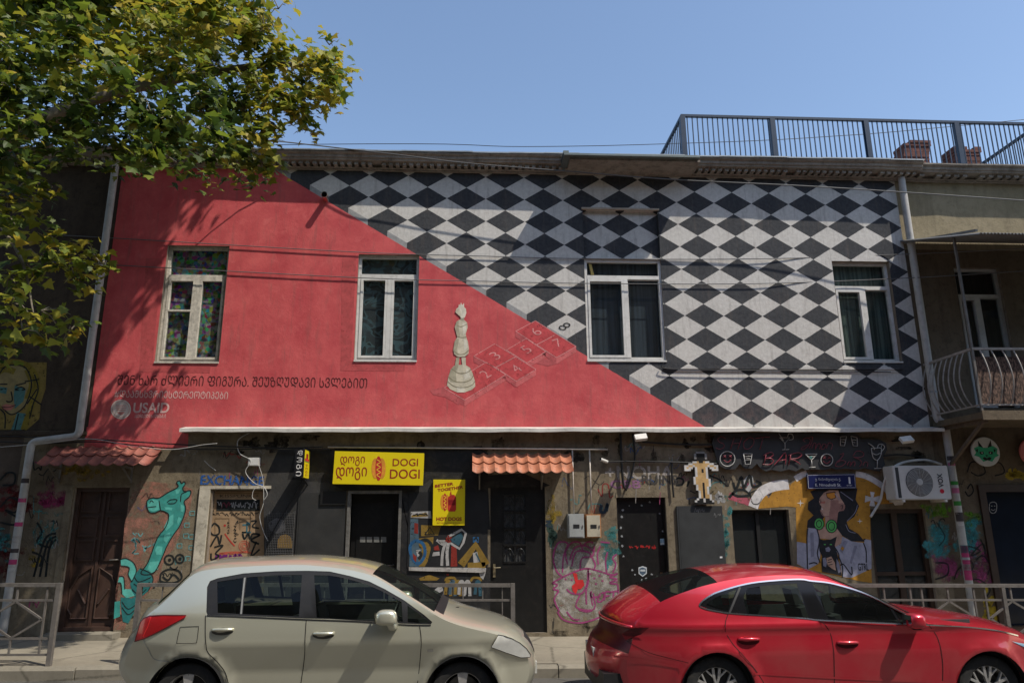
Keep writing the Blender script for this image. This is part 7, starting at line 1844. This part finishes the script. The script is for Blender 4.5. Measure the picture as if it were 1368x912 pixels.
zf = gz(4)+.38
fx_, rx_ = P(1140,840,YR+.93).x, P(1020,840,YR+.93).x
for y in (-.38, .38): seat(car, fx_-.08, car.Yc+y, zf)
seat(car, rx_+.0, car.Yc, zf+.02, 'rear_seat', False, 1.35)
for y in (-.42, .42): b = MB(); b.obox((rx_-.42,car.Yc+y,zf+.70), (.05,0,.01), (0,.14,0), (-.01,0,.07)); obj('headrest', b, mat('pale_green_grey_headrest', (.20,.23,.20), .8, .1, 5), car_r)
b = MB(); b.box(rx_-1.15, rx_-.36, car.Yc-.62, car.Yc+.62, zf+.42, zf+.46); obj('parcel_shelf', b, M_BLKP, car_r)
b = MB(); r_ = random.Random(2)
for i in range(16): b.obox((rx_-.75+r_.uniform(-.2,.2), car.Yc-.15+r_.uniform(-.25,.25), zf+.48+r_.uniform(0,.03)), (.06,.01,0), (-.005,.02,0), (0,0,.015))
tag(obj('yellow_scarf', b, mat('yellow_cloth', (.55,.42,.03), .8, .2, 12), car_r))
dx = P(1215,830,YR+.93).x; b = MB(); b.prism([(dx-.14,car.Yc-.75,zf+.12),(dx+.5,car.Yc-.75,zf+.12),(dx+.5,car.Yc-.75,zf+.44),(dx+.06,car.Yc-.75,zf+.50),(dx-.12,car.Yc-.75,zf+.46),(dx-.18,car.Yc-.75,zf+.35)], (0,1.5,0)); o = obj('dashboard', b, M_BLKP, car_r); fix_normals(o)
steering(car, dx-.26, car.Yc+.38, zf+.44)
lining(car, XR2+.7, dx+.2, gz(4)+.3, zb1-.06)
# ------------------------------------------------------------------ plane tree
TR = random.Random(21)
def leaf_shape():
    pts = []
    for k, (a, r) in enumerate(((-90,.12),(-150,.34),(-172,.62),(-205+0,.50),(150,.78),(128,.52),(108,.66),(90,1.0),(72,.66),(52,.52),(30,.78),(25-0,.50),(-8,.62),(-30,.34))):
        pts.append((r*cos(radians(a)), r*sin(radians(a))))
    return pts
LEAF = leaf_shape()
tree = thing('plane_tree', 'large plane tree with yellow-green lobed leaves overhanging from the upper left', 'tree', (-8.6, -3.3, gz(-8.6)))
tv, tf, tc, ts = [], [], [], []
def add_leaf(c, size, rnd, yel):
    # mostly facing up and outward, drooping
    n = Vector((rnd.gauss(.15,.55), rnd.gauss(-.35,.5), rnd.gauss(.75,.4)))
    n.normalize()
    up = Vector((rnd.gauss(0,.6), rnd.gauss(-.2,.6), rnd.gauss(-.9,.35))); up = (up - n*up.dot(n))
    if up.length < .05: up = n.orthogonal()
    up.normalize(); sd = up.cross(n)
    k = len(tv); cup = rnd.uniform(-.05,.35); n_ = len(LEAF)
    tv.append(c); 
    for x, y in LEAF:
        p = c + (sd*x + up*(y+.1))*size*.62 - n*(abs(x)*cup + (y+.2)**2*.10)*size*.62
        tv.append(p)
    v = min(1, max(0, rnd.gauss(.45, .2) + yel))
    for i in range(n_): tf.append((k, k+1+i, k+1+(i+1) % n_)); tc.append(v)
twigs = MB()
def clump(c, r, n, size, yel=0.0, flat=.75):
    c = Vector(c)
    tips = []
    for i in range(max(3, n//9)):
        d = Vector((TR.gauss(0,1), TR.gauss(0,1), TR.gauss(0,flat)));  d = d.normalized()*r*TR.uniform(.35,1.05)
        tips.append(c+d)
        twigs.tube([c, c+d*.5+Vector((0,0,.05)), c+d], [.010,.007,.003], 4, 0, False)
    for i in range(n):
        t_ = TR.choice(tips); s = TR.uniform(.35, 1.05)
        p = c + (t_-c)*s + Vector((TR.gauss(0,.10), TR.gauss(0,.10), TR.gauss(0,.10)-.02))
        add_leaf(p, size*TR.uniform(.55,1.1), TR, yel)
limbs = MB()
trunk0 = Vector((-8.6,-3.3,gz(-8.6)+.05)); fork = Vector((-8.3,-3.4,4.3))
def limb(pts, r0, r1):
    p3 = crom([Vector(p) for p in pts], 6); n = len(p3)
    limbs.tube(p3, [r0+(r1-r0)*i/(n-1) for i in range(n)], 10)
# visible crown: photo outline, each clump at its own distance from the lens
def at(px, py, D): return P(px, py, CAM.y+D)
vis = []
poly = [(-60,-40),(372,-40),(372,20),(385,75),(400,55),(440,45),(470,70),(466,110),(440,150),(420,178),(390,165),(372,190),(365,228),(330,245),(290,228),(250,215),(200,222),(165,205),(125,215),(95,240),(-60,250)]
def inside(x, y, pg):
    c = False; j = len(pg)-1
    for i in range(len(pg)):
        if (pg[i][1] > y) != (pg[j][1] > y) and x < (pg[j][0]-pg[i][0])*(y-pg[i][1])/(pg[j][1]-pg[i][1])+pg[i][0]: c = not c
        j = i
    return c
step = 30
for gy in range(-30, 240, step):
    for gx in range(-40, 470, step):
        x, y = gx+TR.uniform(-13,13), gy+TR.uniform(-13,13)
        ok = all(inside(x+dx, y+dy, poly) for dx, dy in ((0,0),(14,0),(-14,0),(0,14)))
        if not ok: continue
        D = TR.uniform(8.6, 10.6) if x < 330 else TR.uniform(8.8, 9.8)
        if TR.random() < .25 and x < 300: D = TR.uniform(7.0, 8.6)
        vis.append((x, y, D))
for x, y, D in vis:
    clump(at(x, y, D), .36*D/9.5, 76, .20, yel=.28 if y < 70 and x > 120 or x > 330 else (.10 if y < 120 else -.08))
# fringe sprigs
for x, y, D in ((448,75,9.2),(444,100,9.2),(440,60,9.2),(425,120,9.3),(440,122,9.2),(415,168,9.4),(400,150,9.4),(440,140,9.3),(372,12,8.6),(360,40,8.8),(395,100,9.2),(380,130,9.3),(420,85,9.2),(450,90,9.1),(340,215,10.8),(355,240,11.0),(320,238,10.9),(300,225,10.8),(275,240,10.9),(345,190,10.4),(255,225,10.7),(235,215,10.6),(180,225,10.8),(150,225,10.8)):
    clump(at(x, y, D), .20, 20, .19, yel=.3 if y < 170 else .05)
# low branch hanging at the left edge
for x, y, D in ((10,262,8.8),(45,275,9.0),(20,300,8.6),(60,310,9.0),(30,335,8.4),(75,345,9.2),(10,370,8.4),(45,375,8.6),(90,330,9.4),(100,375,9.4),(15,405,8.2),(55,415,8.4),(95,440,9.2),(30,440,8.2),(5,455,8.2),(125,340,9.6),(135,352,9.6),(25,250,9.0),(70,250,9.4),(-30,320,8.6),(-30,400,8.4)):
    clump(at(x, y, D), .30, 26, .225, yel=.2)
# rest of the crown out of the picture, above and to the left
for i in range(46):
    c = Vector((TR.uniform(-12.5,-6.6), TR.uniform(-6.0,-.9), TR.uniform(5.6,11.0)))
    if c.x > -7.4 and c.z < 7: continue
    clump(c, .6, 60, .20, 0)
for i in range(16): clump(Vector((TR.uniform(-7,-3.4), TR.uniform(-4.2,-1.6), TR.uniform(9.6,11.2))), .55, 60, .19, .1)
for i in range(300):
    z = TR.uniform(9.9, 13.2); dY = TR.uniform(1.0, 4.0); x = TR.uniform(-8.5, -2.6 if z > 11.2 else -4.2)
    if x-.55*z > -8.5 or z-2.6*dY < .2: continue
    clump(Vector((x, -dY, z)), .6, 60, .23, .1)
# limbs
limb([trunk0, (-8.5,-3.35,2.0), fork], .30, .22)
limb([fork, (-7.4,-3.2,6.0), (-5.6,-3.0,7.6), at(330,90,9.6), at(440,90,9.2)], .17, .012)
limb([fork, (-7.8,-2.8,6.2), (-6.4,-2.2,7.4), at(260,150,10.4), at(340,200,10.7)], .035, .008)
limb([fork, (-8.2,-3.6,6.6), (-6.8,-3.8,8.6), (-4.8,-3.6,9.6)], .15, .02)
limb([fork, (-9.2,-3.4,6.8), (-10.2,-3.6,9.2)], .15, .03)
limb([(-7.9,-3.25,5.2), at(-60,260,8.9), at(20,330,8.6), at(45,420,8.4)], .045, .008)
limb([(-6.6,-2.9,6.9), at(150,120,9.5), at(230,60,9.3), at(330,20,9.0)], .07, .01)
limb([(-7.0,-3.0,6.5), at(60,150,9.8), at(110,200,10.2)], .06, .01)
M_BARK = mat('mottled_plane_bark', (.17,.145,.105), .85, .45, 7, bump=.3)
obj('trunk', limbs, M_BARK, tree, True); obj('twigs', twigs, M_BARK, tree, True)
def leaf_mat():
    t = NT('plane_leaf')
    at_ = t.n.new('ShaderNodeAttribute'); at_.attribute_name = 'leaf'; at_.attribute_type = 'GEOMETRY'
    r = t.n.new('ShaderNodeValToRGB'); e = r.color_ramp.elements
    e[0].position = 0.0; e[0].color = (.032,.066,.010,1); e[1].position = 1.0; e[1].color = (.42,.32,.035,1)
    for p_, c_ in ((.36,(.060,.100,.014,1)),(.60,(.165,.215,.022,1)),(.82,(.32,.305,.03,1))): q = e.new(p_); q.color = c_
    t.l.new(at_.outputs['Fac'], r.inputs[0])
    pb = t.n.new('ShaderNodeBsdfPrincipled'); t.l.new(r.outputs[0], pb.inputs['Base Color']); pb.inputs['Roughness'].default_value = .5; pb.inputs['Specular IOR Level'].default_value = .35
    tl = t.n.new('ShaderNodeBsdfTranslucent'); t.l.new(r.outputs[0], tl.inputs[0])
    m_ = t.n.new('ShaderNodeMixShader'); m_.inputs[0].default_value = .5; t.l.new(pb.outputs[0], m_.inputs[1]); t.l.new(tl.outputs[0], m_.inputs[2]); t.l.new(m_.outputs[0], t.out.inputs[0]); return t.mat
lb = MB(); lb.v = [tuple(v) for v in tv]; lb.f = tf; lb.m = [0]*len(tf)
crown = obj('crown', lb, leaf_mat(), tree)
a_ = crown.data.attributes.new('leaf', 'FLOAT', 'FACE'); a_.data.foreach_set('value', tc)
# ------------------------------------------------------------------ unseen building across the road, added to block sky light
ob_ = thing('sky_blocking_building', 'unseen grey building added across the road to block sky light', 'building', (0, -20, .1))
b = MB(); ops2 = []
for i in range(-9, 10):
    for j in range(4): ops2.append((i*3.1-.65, i*3.1+.65, 1.0+j*3.3, 2.9+j*3.3, .2))
w = MB(); wall_open(w, -31, 31, -.6, 13.5, 0, ops2)
for i, v in enumerate(w.v): w.v[i] = (v[0], -18.6-v[1], v[2])
w.f = [f[::-1] for f in w.f]; w.box(-31, 31, -26, -25.9, -.6, 13.5); w.box(-31, 31, -26, -18.61, 13.4, 13.5); w.box(-31,-30.9,-26,-18.61,-.6,13.5); w.box(30.9,31,-26,-18.61,-.6,13.5)
obj('wall', w, [M_CONC, M_REVEAL], ob_)
b = MB()
for o in ops2: b.box(o[0], o[1], -18.8, -18.78, o[2], o[3])
for k in range(0): pass
b2 = MB()
g = obj('window_glazing', b, mat('dark_window_glazing', (.02,.022,.025), .1, .2, 3), ob_); g['kind'] = 'stuff'
